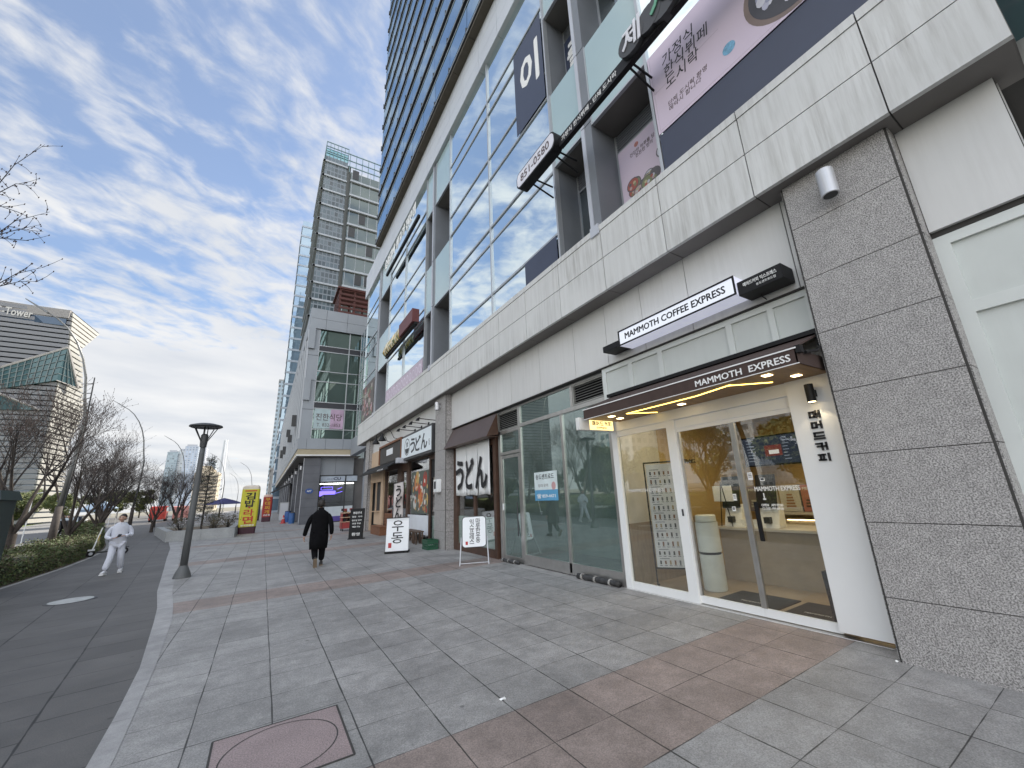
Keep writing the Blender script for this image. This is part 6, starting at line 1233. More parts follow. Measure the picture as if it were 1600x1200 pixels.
# ------------------------------------------------------------------ residential tower behind the corner building
rt_ = thing('residential_tower', 'tall grey residential tower with white floor bands and a glass crown', 'building', (9, 75, 0))
ya_ = 70.0
A0 = Vector((3.3, ya_, 0)); A1 = Vector((7.3, ya_, 0)); A2 = Vector((20.5, ya_-1.0, 0))
HT = 66.0
wall_b = pmat('tower_band', (.38, .41, .44), .6); tg1 = grid_wall('tower_grid', (.19, .22, .25), (.075, .10, .115), .62, 1.04, .80, .78, 'X', rough=.4); tg2 = mirror_glass('tower_side_glass', (.075, .085, .075), (.38, .47, .52), .12, var=.6, vs=.25)
fl_h = 3.12; nfl = int(HT/fl_h)
MB().hexa([(3.35, ya_, 0), (7.1, ya_, 0), (7.1, ya_+18, 0), (3.35, ya_+18, 0)], [(3.35, ya_, HT-2.2), (7.1, ya_, HT-2.2), (7.1, ya_+18, HT-2.2), (3.35, ya_+18, HT-2.2)]).build('left_bay', tg1, rt_)
MB().box(7.1, 7.7, ya_-.1, ya_+17, 0, HT-3).build('shaft', pmat('tower_shaft', (.07, .075, .07), .6), rt_)
MB().box(7.7, 22, ya_-.6, ya_+17, 0, HT-4.5).build('right_bay', tg2, rt_)
mb = MB(); twd = pmat('tower_window_dark', (.015, .017, .018), .3); rnd = random.Random(4)
for k in range(nfl+1):
    z = k*fl_h
    if z < HT-3: mb.box(3.0, 7.15, ya_-.25, ya_, z, z+.30).box(2.95, 3.35, ya_-.25, ya_+18, z, z+.28)
    if z < HT-5: mb.box(7.65, 22, ya_-.95, ya_-.6, z, z+.34)
    for j in range(9):
        x = 7.9+1.6*j
        if z < HT-6:
            mb.box(x, x+.07, ya_-.68, ya_-.6, z+.34, z+fl_h)
            if rnd.random() < .20: MB().box(x+.1, x+1.2, ya_-.66, ya_-.61, z+.9, z+fl_h-.25).build('window', twd, rt_)
mb.build('floor_slabs', wall_b, rt_)
mb = MB().box(3.35, 7.1, ya_+.3, ya_+.4, HT-2.2, HT-.2); 
mb.build('crown_glass', mirror_glass('crown_glass', (.10, .22, .22), (.6, .85, .85), .3), rt_)
mb = MB(); z0 = HT-2.2
for k in range(7): x = 3.35+k*.625; mb.box(x-.04, x+.04, ya_-.05, ya_+.1, z0, HT+1.0)
for z in (HT-1.1, HT+.0, HT+1.0): mb.box(3.3, 7.15, ya_-.05, ya_+.1, z-.06, z+.06).box(3.3, 3.42, ya_, ya_+18, z-.06, z+.06)
for k in range(14): x = 7.4+k*1.1; mb.box(x-.05, x+.05, ya_-.5, ya_-.35, HT-4.5, HT-.3)
for z in (HT-3.2, HT-1.9, HT-.4): mb.box(7.1, 22, ya_-.5, ya_-.35, z-.08, z+.08)
mb.build('crown_frame', pmat('crown_green', (.15, .23, .24), .45, metal=.2), rt_)
t = tag(MB().m(0).box(1.55, 12, 112, 124, 0, 77).m(1).build('glass_tower', [mirror_glass('blue_tower_glass', (.14, .20, .26), (.6, .75, .88), .25)]), 'slim blue glass tower edge behind the grey residential tower', 'building')
mb = MB()
for k in range(26): mb.box(1.4, 12, 111.9, 112.0, k*3.0, k*3.0+.5).box(1.4, 1.55, 112, 124, k*3, k*3+.5)
mb.build('floor_slabs', pmat('blue_tower_slab', (.35, .40, .46), .5), t)
# distant row end
for i, (x0, x1, y0, y1, h, c, l) in enumerate(((2.0, 12, 152, 180, 34, (.40, .41, .41), 'pale block closing the row of shops'), (1.2, 10, 190, 230, 15, (.27, .27, .27), 'grey stepped apartment block far down the pavement'), (1.0, 5, 330, 342, 88, (.30, .38, .44), 'distant blue slab tower past the end of the row'))):
    t = thing('apartment_block', l, 'building', ((x0+x1)/2, (y0+y1)/2, 0)); MB().box(x0, x1, y0, y1, 0, h).build('walls', grid_wall('block_grid_%s' % 'abc'[i], c, [q*.35 for q in c], 2.2, 3.0, .55, .55, 'XY'), t); MB().box(x0-.2, x1+.2, y0-.2, y1+.2, h, h+.8).build('roof', pmat('block_roof', (.3, .3, .3), .7), t)
# ------------------------------------------------------------------ twisted office tower on the left, far
it = thing('office_tower', 'striped office tower with a faceted cantilevered side and big triangular glass facets', 'building', (-60, 155, 0))
D = 150.0
def W_(px, py, d=D): return at_y(px, py, d)
edge = [W_(112, 486), W_(106, 543), W_(88, 602), W_(68, 695), W_(52, 770)]
tipz = edge[0].z
tip = at_z(155, 521, tipz); e_mid = at_z(115, 539, edge[1].z)
stripe_d = pmat('tower_stripe_shade', (.235, .24, .255), .6, var=.05); stripe_w = pmat('tower_stripe_sun', (.42, .41, .375), .6, var=.05); slot = mirror_glass('tower_slot', (.035, .045, .06), (.5, .6, .7), .10)  # one cladding in two tones: shade and sun put into the stripe colours
def face_strips(name, prof, sweep, d_off, mat_a, mat_b, dz=1.30, gap=.27):
    """horizontal cladding bands between two edges; prof(z)->near edge point, sweep(z)->far edge point"""
    mb = MB(); z = 0.4; out = Vector(d_off)
    while z < tipz-.3:
        a0, a1 = prof(z), prof(z+dz*(1-gap)); b0, b1 = sweep(z), sweep(z+dz*(1-gap))
        mb.m(0).hexa([a0+out*.5, b0+out*.5, b1+out*.5, a1+out*.5], [a0, b0, b1, a1])
        z += dz
    return mb.build(name, [mat_a], it)
zs_ = [p.z for p in edge][::-1]; xs_ = [p.x for p in edge][::-1]
def ex(z):
    if z <= zs_[0]: return xs_[0]
    for i in range(len(zs_)-1):
        if z <= zs_[i+1]: q = (z-zs_[i])/(zs_[i+1]-zs_[i]); return xs_[i]+(xs_[i+1]-xs_[i])*q
    return xs_[-1]
near = lambda z: Vector((ex(z), D, z)); left = lambda z: Vector((-95, D-3, z))
# right (sunlit) face runs away from us; its far edge steps in and out
tips = [(0, 12), (20, 9), (30, 13), (edge[1].z-1, 6.5), (edge[1].z, 4.5), (tipz, 17)]
def fl(z):
    for i in range(len(tips)-1):
        if z <= tips[i+1][0]: q = (z-tips[i][0])/max(.01, tips[i+1][0]-tips[i][0]); return tips[i][1]+(tips[i+1][1]-tips[i][1])*q
    return tips[-1][1]
dirx = (tip-edge[0]).normalized()
far = lambda z: near(z)+Vector((dirx.x, dirx.y, 0))*fl(z)*(1 if z > edge[1].z else 1.25)
mb = MB()
lev = sorted(set([0.1+i*2.0 for i in range(28)]+[tipz])); lev = [z for z in lev if z <= tipz]
for z0, z1 in zip(lev[:-1], lev[1:]):
    a0, a1, l0, l1, f0, f1 = near(z0), near(z1), left(z0), left(z1), far(z0), far(z1); iy = Vector((-.3, .5, 0))
    mb.add([a0+iy, a1+iy, l1+iy, l0+iy], [(0, 3, 2, 1)]); mb.add([a0+iy, f0+iy, f1+iy, a1+iy], [(0, 1, 2, 3)]); mb.add([f0+iy, f0+Vector((-40, 6, 0)), f1+Vector((-40, 6, 0)), f1+iy], [(0, 1, 2, 3)])
a, l, f = near(tipz), left(tipz), far(tipz); mb.add([a, f, f+Vector((-40, 6, 0)), l+Vector((0, 30, 0)), l], [(0, 1, 2, 3, 4)]); mb.build('core', slot, it)
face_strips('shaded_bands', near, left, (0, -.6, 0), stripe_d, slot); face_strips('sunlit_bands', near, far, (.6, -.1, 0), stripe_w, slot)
mb = MB(); gz1, gz0 = edge[1].z, edge[1].z-16
pA = W_(106, 543, D-1.2); pB = W_(-30, 583, D-1.2); pC = W_(-30, 612, D-1.2); pD = W_(88, 594, D-1.2)
mb.hexa([pA, pD, pC, pB], [v+Vector((0, .8, 0)) for v in (pA, pD, pC, pB)])
q1 = pA; q2 = at_y(121, 606, D+5); q3 = pD; mb.hexa([q1, q2, q3], [v+Vector((-.4, .6, 0)) for v in (q1, q2, q3)])
pE = W_(-30, 603, D-1.2); pF = W_(62, 640, D-1.2); pG = W_(-30, 640, D-1.2); mb.hexa([pE, pF, pG], [v+Vector((0, .8, 0)) for v in (pE, pF, pG)])
mb.build('glass_facet', mirror_glass('facet_glass', (.05, .10, .11), (.30, .41, .44), .12, vs=.12, var=.7), it)
mb = MB()
for k in range(1, 12):
    q = k/12; a, b = pA.lerp(pB, q), pD.lerp(pC, q); mb.tube([a+Vector((0, -.15, 0)), b+Vector((0, -.15, 0))], .12, 4)
for k in range(1, 5):
    q = k/5; a, b = pA.lerp(pD, q), pB.lerp(pC, q); mb.tube([a+Vector((0, -.15, 0)), b+Vector((0, -.15, 0))], .09, 4); a, b = q1.lerp(q3, q), q1.lerp(q2, q); mb.tube([a, b], .09, 4)
for k in range(1, 4): q = k/4; mb.tube([q1+Vector((.1, -.1, 0)), q3.lerp(q2, q)+Vector((.1, -.1, 0))], .09, 4)
mb.build('facet_mullion', pmat('facet_mullion', (.18, .22, .22), .5), it)
mb = MB(); mb.tube([pA, pB], .35, 5).tube([q1, q2], .35, 5).tube([pE, pF], .3, 5); mb.tube([q3, q2], .15, 4); mb.build('facet_edge', pmat('facet_trim', (.42, .40, .38), .5), it)
MB().box(edge[0].x-26, edge[0].x-.3, D-.7, D-.3, edge[0].z-4.6, edge[0].z-2.7).build('window_band', mirror_glass('band_glass', (.03, .05, .08), (.35, .45, .6), .1), it)
MB().hexa([edge[0]+Vector((-24, -.8, -2.4)), edge[0]+Vector((0, -.8, -2.4)), edge[0]+Vector((0, .2, -2.4)), edge[0]+Vector((-24, .2, -2.4))], [edge[0]+Vector((-24, -.8, -.1)), edge[0]+Vector((0, -.8, -.1)), edge[0]+Vector((0, .2, -.1)), edge[0]+Vector((-24, .2, -.1))]).build('roof_band', pmat('roof_band', (.30, .285, .27), .6), it)
MB().hexa([W_(16, 474, D), W_(112, 485, D), W_(112, 486.5, D), W_(30, 484, D)], [v+Vector((0, 1, 0)) for v in (W_(16, 474, D), W_(112, 485, D), W_(112, 486.5, D), W_(30, 484, D))]).build('roof_wedge', MATS['roof_band'], it)
text('lettering', 'G-Tower', W_(22, 487, D-.9), pmat('tower_letter', (.62, .60, .56), .5), it, xd=(1, 0, -.03), w=6.4, h=2.0, depth=.15, bold=.03)
# distant skyline
def skyscraper(label, px0, px1, pyt, d, c, win, dp=25, roof=3, ax='XY', s=(4, 3.6, .55, .6)):
    a = at_y(px0, pyt, d); b = at_y(px1, pyt, d); h = (a.z+b.z)/2; t = thing('skyscraper', label, 'building', ((a.x+b.x)/2, d, 0), 'distant skyline')
    MB().box(a.x, b.x, d, d+dp, 0, h).build('walls', grid_wall('sky_'+str(len(MATS)) if False else 'skyline_'+'abcdefgh'[len([k for k in MATS if k.startswith('skyline_')])], c, win, *s, axis=ax), t)
    MB().box(a.x+2, b.x-2, d+2, d+dp-2, h, h+roof).build('roof', pmat('skyline_roof' if False else 'far_roof', (.40, .42, .45), .7), t)
    return t
skyscraper('grey-green slab tower, leftmost of the distant skyline', 262, 279, 706, 900, (.27, .33, .37), (.22, .29, .33), 30, s=(3, 4, .8, .6)); skyscraper('pale white narrow tower beside the grey-green slab tower', 279, 290, 704, 905, (.55, .57, .58), (.36, .42, .45), 30)
skyscraper('blue glazed tower directly left of the near lamp post', 290, 311, 697, 890, (.40, .45, .52), (.28, .35, .45), 30); skyscraper('pale lilac tower appearing right of the near lamp post', 312, 323, 699, 910, (.48, .49, .53), (.36, .39, .46), 30)
skyscraper('low pale blue tower far behind the stepped beige block', 326, 338, 722, 1000, (.50, .55, .60), (.42, .48, .54), 30)
t = thing('stepped_building', 'sunlit beige stepped apartment block behind the conifer', 'building', (-30, 400, 0)); bw = pmat('beige_render', (.60, .52, .40), .7)
for k, (pa, pb, pt_, pb2) in enumerate(((311, 329, 728, 733), (308, 334, 733, 739), (306, 334, 739, 800))):
    a = at_y(pa, pt_, 400+k*.6); b = at_y(pb, pb2, 400+k*.6); MB().box(a.x, b.x, 400-k*2, 420, 0, a.z).build('storey', bw, t)
mb = MB(); a = at_y(306, 741, 396); b = at_y(334, 790, 396)
for k in range(14): z = a.z-1.6-k*2.3; 
for k in range(13):
    z = a.z-1.4-k*2.5
    if z > 1: mb.box(a.x-.2, b.x+.2, 395.4, 396, z-1.2, z)
mb.build('window_band', pmat('beige_window', (.17, .15, .13), .5), t)
t = thing('bridge_pylon', 'white cable stayed bridge pylon far down the road', 'bridge', (-60, 900, 0)); d = 900; a = at_y(355, 687, d); b = at_y(344, 772, d); c = at_y(351, 688, d); e = at_y(338, 772, d)
MB().tube([b+Vector((0, 0, -6)), a], [3.2, 1.7], 8).build('mast', pmat('pylon_white', (.75, .76, .77), .5), t); MB().tube([e+Vector((0, 0, -6)), c], [2.2, 1.1], 8).build('mast', pmat('pylon_grey', (.45, .48, .50), .5), t)
mb = MB()
for k in range(7): p = a.lerp(b, .15+.05*k); mb.tube([p, Vector((a.x+20+9*k, d+30, 8))], .14, 4)
mb.build('cable', MATS['pylon_grey'], t)
# ------------------------------------------------------------------ vegetation
bark = pmat('bark', (.050, .040, .034), .9, var=.35, scale=9, bump=.5, bscale=30); twig_m = pmat('twig', (.030, .025, .024), .9); bud_m = pmat('bud', (.060, .038, .034), .8)
def bare_tree(seed, H, label, root=(0, 0, 0), spread=1.0, fork=.9, lean=0.0, levels=6):
    rnd = random.Random(seed); t = thing('bare_tree', label, 'tree', root, 'bare cherry trees behind the hedge'); tr = MB(); tw = MB(); R0 = H*.022; o = Vector(root)
    NK = {1: 5, 2: 5, 3: 4, 4: 3}
    def br(p, d, L, r, lv):
        pts = [p]; n = 5 if lv < 3 else 3; dd = d.copy(); rads = [r]; k_ = .055 if lv < 3 else .08
        for i in range(n):
            dd = (dd+Vector((rnd.gauss(0, k_), rnd.gauss(0, k_), rnd.gauss(.025, k_)))).normalized(); pts.append(pts[-1]+dd*L/n); rads.append(max(.0035, r*(1-.75*(i+1)/n)))
        mb = tr if lv <= 1 else tw; mb.m(0).tube(pts, rads, 8 if lv < 2 else 5 if lv < 3 else 3, cap=False)
        if lv >= 4:
            for i in range(2): q = pts[-1-i]+Vector((rnd.gauss(0, .008), rnd.gauss(0, .008), 0)); tw.m(1).obox(q, (.006, 0, .003), (0, .006, 0), (0, .002, .016))
        if lv >= 5: return
        for j in range(NK[lv]):
            f = rnd.uniform(.30, .98); i = min(n-1, int(f*n)); q = pts[i].lerp(pts[i+1], f*n-i)
            ax = Vector((rnd.gauss(0, 1), rnd.gauss(0, 1), rnd.gauss(.15, .4))).normalized(); nd = (dd*1.0+ax*(.62*spread if lv < 3 else .75)+Vector((0, 0, .10))).normalized()
            br(q, nd, L*rnd.uniform(.50, .80)*(1.15-.35*f), max(.004, rads[i]*rnd.uniform(.5, .68)), lv+1)
    base = o; d0 = Vector((lean, rnd.gauss(0, .05), 1)).normalized(); top = base+d0*fork
    tr.tube([base-Vector((0, 0, .1)), base+d0*fork*.3, top], [R0*1.35, R0*1.05, R0*.95], 10, cap=False)
    for j in range(4): a = j*1.57+rnd.uniform(-.4, .4); br(top-d0*.05, (d0*1.15+Vector((math.cos(a), math.sin(a), 0))*.46*spread).normalized(), H*.46, R0*.52, 1)
    tr.build('trunk', bark, t, smooth=True); tw.build('branches', [twig_m, bud_m], t); return t
T1 = bare_tree(3, 6.6, 'bare tree with a forked dark trunk nearest the green cabinet', (-7.0, 21.5, 0), 1.0, 1.2); T2 = bare_tree(8, 7.2, 'bare spreading tree just beyond the leaning tall road lamp', (-7.9, 30.0, 0), 1.1, .8); T3 = bare_tree(15, 6.2, 'slender bare tree by the person in white', (-8.9, 38.5, 0), 1.2, .9)
lab = iter(['bare tree behind the third tree of the hedge row', 'bare tree farther along the hedge, fifth in the row', 'bare tree beyond the person in white, sixth in the row', 'bare tree near the red vehicles', 'bare tree close to the planter conifer', 'bare tree past the planter, eighth in the row', 'last bare tree before the yellow pillar sign', 'bare tree across the road opposite the cabinet', 'bare tree across the road opposite the forked trunk', 'bare tree across the road, third of that side', 'bare tree at the far kerb near the dark car', 'bare tree behind the camera, first reflected in the shop glass', 'bare tree behind the camera, second reflected in the shop glass', 'bare tree behind the camera, third reflected in the shop glass'])
for (x, y, src, rz, sc) in ((-10.4, 46, T1, 1.3, 1.0), (-12.0, 53, T2, 2.2, 1.05), (-13.8, 61, T3, .7, 1.1), (-9.6, 60, T1, 3.0, .9), (-7.6, 47, T3, 2.0, .75), (-9.2, 70, T2, 4.0, 1.1), (-10.5, 85, T1, 5.0, 1.2), (-20, 33, T2, 1.0, .9), (-20.5, 41, T1, 2.4, .9), (-21.5, 48, T3, 4.2, 1.2), (-24, 62, T2, 5.2, 1.2), (-7.3, 6, T2, 2.9, 1.0), (-7.4, -2, T3, 1.2, 1.1), (-8.2, 13, T1, 4.4, .95)): dup(src, (x, y, 0), rz, sc, next(lab))
# the tree just outside the frame whose twigs reach in at the left edge
t = thing('bare_tree', 'near bare tree whose budded twigs reach in at the top left edge', 'tree', (-6.6, 9.5, 0)); mb = MB(); mb.tube([(-6.6, 9.5, 0), (-6.5, 9.6, 2.5), (-6.3, 9.9, 5), (-6.0, 10.3, 7.0)], [.14, .12, .09, .05], 8); mb.build('trunk', bark, t, smooth=True); mb = MB(); rnd = random.Random(21)
for st, pts in (((-6.3, 9.9, 5.0), [(-40, 330), (0, 285), (22, 258), (70, 226)]), ((-6.3, 9.9, 5.0), [(-40, 330), (0, 300), (25, 287), (56, 291)]), ((-6.2, 10, 5.6), [(-40, 350), (0, 322), (30, 332)]), ((-6.4, 9.8, 4.6), [(-30, 385), (0, 362), (24, 345), (78, 331)]), ((-6.4, 9.8, 4.6), [(-30, 385), (0, 366), (30, 358), (68, 362)]), ((-6.4, 9.8, 4.6), [(-30, 385), (0, 372), (45, 376)]), ((-6.5, 9.7, 4.0), [(-30, 462), (0, 442), (25, 428), (70, 417)]), ((-6.5, 9.7, 4.0), [(-30, 462), (0, 447), (30, 440), (60, 440)])):
    P = [Vector(st)]+[at_y(px, py, 10.6+.12*i) for i, (px, py) in enumerate(pts)]; mb.m(0).tube(P, [.02, .011, .008, .006, .003][:len(P)], 5)
    for i in range(2, len(P)):
        for k in range(5):
            q = P[i-1].lerp(P[i], (k+.5)/5); dd = (P[i]-P[i-1]).normalized(); sdv = Vector((rnd.gauss(0, .5), rnd.gauss(0, .5), rnd.gauss(0, 1))).normalized(); tip_ = q+dd*.05+sdv*.06; mb.m(0).tube([q, tip_], [.004, .003], 3); mb.m(1).obox(tip_, (.007, 0, .004), (0, .007, 0), (0, .003, .016))
            if k % 2 == 0: e_ = q+dd*.12+sdv*.24; mb.m(0).tube([q, q.lerp(e_, .5)+dd*.02, e_], [.006, .004, .003], 3); mb.m(1).obox(e_, (.006, 0, .004), (0, .006, 0), (0, .003, .015))
mb.build('branches', [twig_m, bud_m], t)
# leaf scatter
def leaves(n, fn, sz, seed, mb=None, nm=3, flat=.0):
    rnd = random.Random(seed); mb = mb or MB()
    for i in range(n):
        p, inner = fn(rnd); a = Vector((rnd.gauss(0, 1), rnd.gauss(0, 1), rnd.gauss(0, 1))).normalized(); b = a.orthogonal().normalized(); s_ = sz*rnd.uniform(.6, 1.4); p = Vector(p)
        mb.m(rnd.randrange(nm)).add([p-b*s_*.5, p+a*s_, p+b*s_*.5, p-a*s_*.9], [(0, 1, 2, 3)])
    return mb
lf = [pmat('hedge_leaf_a', (.055, .085, .022), .6, var=.3, scale=3), pmat('hedge_leaf_b', (.085, .105, .028), .6, var=.3, scale=3), pmat('hedge_leaf_c', (.075, .060, .030), .7, var=.3, scale=3)]
lumpy = lambda x, y: .12*math.sin(x*2.1+y*1.3)+.10*math.sin(y*2.9)+.07*math.sin(y*6.1+x*4)
def hedge_fn(y0, y1, w0, w1, h):
    def f(r):
        y = r.uniform(y0, y1); q = r.random(); hh = h+lumpy(0, y)
        if q < .45: s_ = r.random(); x = HEDGE(y)-w0-.12*abs(r.gauss(0, 1))-.20*(1-s_)*0; z = s_*hh; x -= .18*s_*s_
        else: x = HEDGE(y)-r.uniform(w0+.1, w1); z = hh+r.gauss(0, .05)-.1*r.random()
        return (x, y, max(.02, z)), q
    return f
def hedge(label, y0, y1, w0, w1, h, n, sz, seed, mats):
    t = thing('hedge', label, 'hedge', (HEDGE((y0+y1)/2)-w0, (y0+y1)/2, 0)); leaves(n, hedge_fn(y0, y1, w0, w1, h), sz, seed).build('foliage', mats, t)
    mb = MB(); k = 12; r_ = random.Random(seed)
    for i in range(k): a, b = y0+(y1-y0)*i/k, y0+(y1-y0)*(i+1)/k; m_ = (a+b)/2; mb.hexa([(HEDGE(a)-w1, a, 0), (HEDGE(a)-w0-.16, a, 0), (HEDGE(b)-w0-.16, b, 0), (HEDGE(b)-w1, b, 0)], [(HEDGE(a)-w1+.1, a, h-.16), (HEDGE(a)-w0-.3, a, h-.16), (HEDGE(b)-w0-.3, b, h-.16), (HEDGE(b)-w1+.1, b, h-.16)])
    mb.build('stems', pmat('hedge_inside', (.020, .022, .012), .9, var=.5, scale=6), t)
    return t
hedge('low uneven dark hedge beside the path, from the cabinet to the person in white', 9.5, 33, .22, 2.1, .62, 30000, .034, 1, lf)
hedge('clipped low hedge farther along the path behind the person in white', 33.3, 62, .2, 2.0, .85, 16000, .055, 2, lf)
hedge('low hedge back beside the camera, seen only in reflections', -12, 9.2, .25, 2.1, .62, 9000, .05, 3, lf)
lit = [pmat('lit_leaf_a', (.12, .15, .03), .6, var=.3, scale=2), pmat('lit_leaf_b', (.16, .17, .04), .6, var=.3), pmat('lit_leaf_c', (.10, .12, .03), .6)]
t = thing('hedge', 'sunlit clipped hedge on the far side of the road', 'hedge', (-19, 30, 0))
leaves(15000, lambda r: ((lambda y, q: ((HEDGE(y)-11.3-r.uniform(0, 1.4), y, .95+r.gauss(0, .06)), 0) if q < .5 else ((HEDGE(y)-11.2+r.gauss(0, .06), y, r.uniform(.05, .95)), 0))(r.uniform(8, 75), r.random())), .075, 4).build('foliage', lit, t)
mb = MB()
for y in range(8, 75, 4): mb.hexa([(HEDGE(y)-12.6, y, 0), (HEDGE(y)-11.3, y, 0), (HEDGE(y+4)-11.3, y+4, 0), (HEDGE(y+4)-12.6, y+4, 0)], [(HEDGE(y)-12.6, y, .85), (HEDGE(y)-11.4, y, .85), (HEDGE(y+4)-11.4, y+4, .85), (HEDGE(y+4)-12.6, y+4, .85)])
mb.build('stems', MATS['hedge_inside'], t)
t = thing('garden_wall', 'low grey stone park wall beyond the far hedge', 'wall', (-21, 30, 0)); mb = MB()
for y in range(10, 50, 3): mb.hexa([(HEDGE(y)-13.6, y, 0), (HEDGE(y)-13.2, y, 0), (HEDGE(y+3)-13.2, y+2.97, 0), (HEDGE(y+3)-13.6, y+2.97, 0)], [(HEDGE(y)-13.6, y, 1.25), (HEDGE(y)-13.2, y, 1.25), (HEDGE(y+3)-13.2, y+2.97, 1.25), (HEDGE(y+3)-13.6, y+2.97, 1.25)])
mb.build('blocks', pmat('park_wall', (.20, .18, .17), .8, var=.2, scale=1), t)
# evergreen and leafing trees of the park
def leafy(seed, H, W_r, label, root, mats, n=3200, sz=.16, grp='park trees across the road', trunk_h=.35):
    rnd = random.Random(seed); t = thing('park_tree', label, 'tree', root, grp); o = Vector(root); mb = MB(); cl = []
    mb.tube([o, o+Vector((.1, .05, H*trunk_h)), o+Vector((.15, .1, H*.75))], [H*.025, H*.018, H*.006], 8)
    for k in range(16):
        a = rnd.uniform(0, 6.28); z = rnd.uniform(trunk_h, .98); rr_ = W_r*math.sin(math.pi*min(1, max(.05, (1.02-z)/(1.02-trunk_h)))**.8)*rnd.uniform(.35, 1.0)
        c = o+Vector((math.cos(a)*rr_, math.sin(a)*rr_, z*H)); cl.append((c, W_r*rnd.uniform(.22, .42))); mb.tube([o+Vector((.1, .05, H*max(.2, z-.25))), c], [H*.009, H*.003], 5)
    mb.build('trunk', bark, t)
    def f(r):
        c, q = r.choice(cl); v = Vector((r.gauss(0, 1), r.gauss(0, 1), r.gauss(0, .75))).normalized()*q*(r.random()**.35); return c+v, 0
    leaves(n, f, sz, seed+50).build('crown', mats, t); return t
ev = [pmat('pine_leaf_a', (.060, .085, .026), .7, var=.3), pmat('pine_leaf_b', (.095, .120, .035), .7, var=.3), pmat('pine_leaf_c', (.130, .140, .042), .7, var=.3)]
yl = [pmat('spring_leaf_a', (.14, .145, .04), .7, var=.3), pmat('spring_leaf_b', (.18, .175, .06), .7), pmat('spring_leaf_c', (.11, .12, .035), .7)]
E1 = leafy(1, 5.4, 2.8, 'dense dark evergreen in the park, first from the left', (-28, 42, 0), ev, 5200, .17); E2 = leafy(2, 4.6, 2.4, 'rounded evergreen in the park behind the forked bare tree', (-24, 36, 0), ev, 4600, .16); E3 = leafy(3, 8.0, 3.2, 'pale spring leafed tree in front of the striped office tower', (-36, 52, 0), yl, 5200, .18)
lab = iter(['evergreen in the park, left of the tall road lamp', 'evergreen in the park, right of the tall road lamp', 'evergreen in the park behind the second bare tree', 'evergreen behind the parked dark car', 'evergreen behind the person in white', 'evergreen beyond the blue tent', 'evergreen left of the red vehicles', 'evergreen above the red vehicles', 'evergreen behind the planter', 'pale leafed tree at the left edge beyond the cabinet', 'evergreen far along the road, twelfth', 'evergreen far along the road, thirteenth', 'evergreen across the road behind the camera, reflected in the shops', 'pale tree across the road behind the camera, reflected in the shops', 'second evergreen across the road reflected in the vacant shop', 'third evergreen across the road reflected in the vacant shop'])
for (x, y, src, rz, sc) in ((-36, 54, E1, 1, .9), (-33, 60, E2, 2, .9), (-38, 72, E1, 3, 1.0), (-34, 80, E2, 4, 1.0), (-38, 96, E1, 5, 1.0), (-36, 110, E2, 1.5, 1.2), (-34, 124, E1, 2.5, 1.1), (-32, 140, E2, 3.5, 1.3), (-30, 165, E1, 4.5, 1.4), (-34, 46, E3, 2.2, .9), (-48, 150, E1, .6, 1.5), (-40, 190, E2, 1.1, 1.8), (-22, 14, E1, .3, 1.1), (-22, 22, E3, 1.9, .8), (-23, 29, E2, 3.3, 1.1), (-22, 6, E2, 5.1, 1.2)): dup(src, (x, y, 0), rz, sc, next(lab))
# planter shrubs
con = thing('conifer', 'thin dark conifer in the granite planter', 'tree', (-3.05, 33.0, .4)); mb = MB(); o = Vector((-3.05, 33.0, .4)); mb.tube([o, o+Vector((0, 0, 4.6))], [.06, .012], 6)
rnd = random.Random(9); pts = []
for k in range(90):
    z = .5+3.9*k/90; a = k*2.4; L_ = (1.15*(1-z/5.0)+.15)*rnd.uniform(.6, 1.1); e_ = o+Vector((math.cos(a)*L_, math.sin(a)*L_, z+.12)); mb.tube([o+Vector((0, 0, z)), e_], [.014, .005], 4); pts.append((o+Vector((0, 0, z)), e_))
mb.build('trunk', twig_m, con); leaves(4200, lambda r: ((lambda q: q[0].lerp(q[1], r.uniform(.25, 1.05))+Vector((r.gauss(0, .05), r.gauss(0, .05), r.gauss(0, .06))))(r.choice(pts)), 0), .032, 6).build('crown', [pmat('conifer_a', (.022, .030, .020), .8), pmat('conifer_b', (.045, .040, .028), .8), pmat('conifer_c', (.03, .04, .022), .8)], con)
for i, (x, y, w, h, l) in enumerate(((-3.9, 31.8, .5, .75, 'dry brown shrub at the left end of the planter'), (-2.3, 31.6, .75, .6, 'low spreading dry shrub in the middle of the planter'), (-1.75, 33.5, .6, .7, 'dark shrub at the right end of the planter'), (-2.6, 35, .8, .9, 'dark shrub at the back of the planter'))):
    t = thing('shrub', l, 'shrub', (x, y, .42), 'planter shrubs'); mb = MB(); rnd = random.Random(30+i); st = []
    for k in range(26): e_ = Vector((x+rnd.gauss(0, w*.5), y+rnd.gauss(0, w*.5), .42+h*rnd.uniform(.5, 1.1))); mb.tube([(x, y, .4), e_.lerp(Vector((x, y, .4)), .5)+Vector((0, 0, .08)), e_], [.012, .008, .003], 3); st.append(e_)
    mb.build('stems', twig_m, t); leaves(700, lambda r: (r.choice(st)+Vector((r.gauss(0, .1), r.gauss(0, .1), r.gauss(0, .1))), 0), .03, 40+i).build('foliage', [pmat('dry_leaf_a', (.09, .07, .04), .8), pmat('dry_leaf_b', (.05, .055, .03), .8), pmat('dry_leaf_c', (.12, .09, .055), .8)], t)
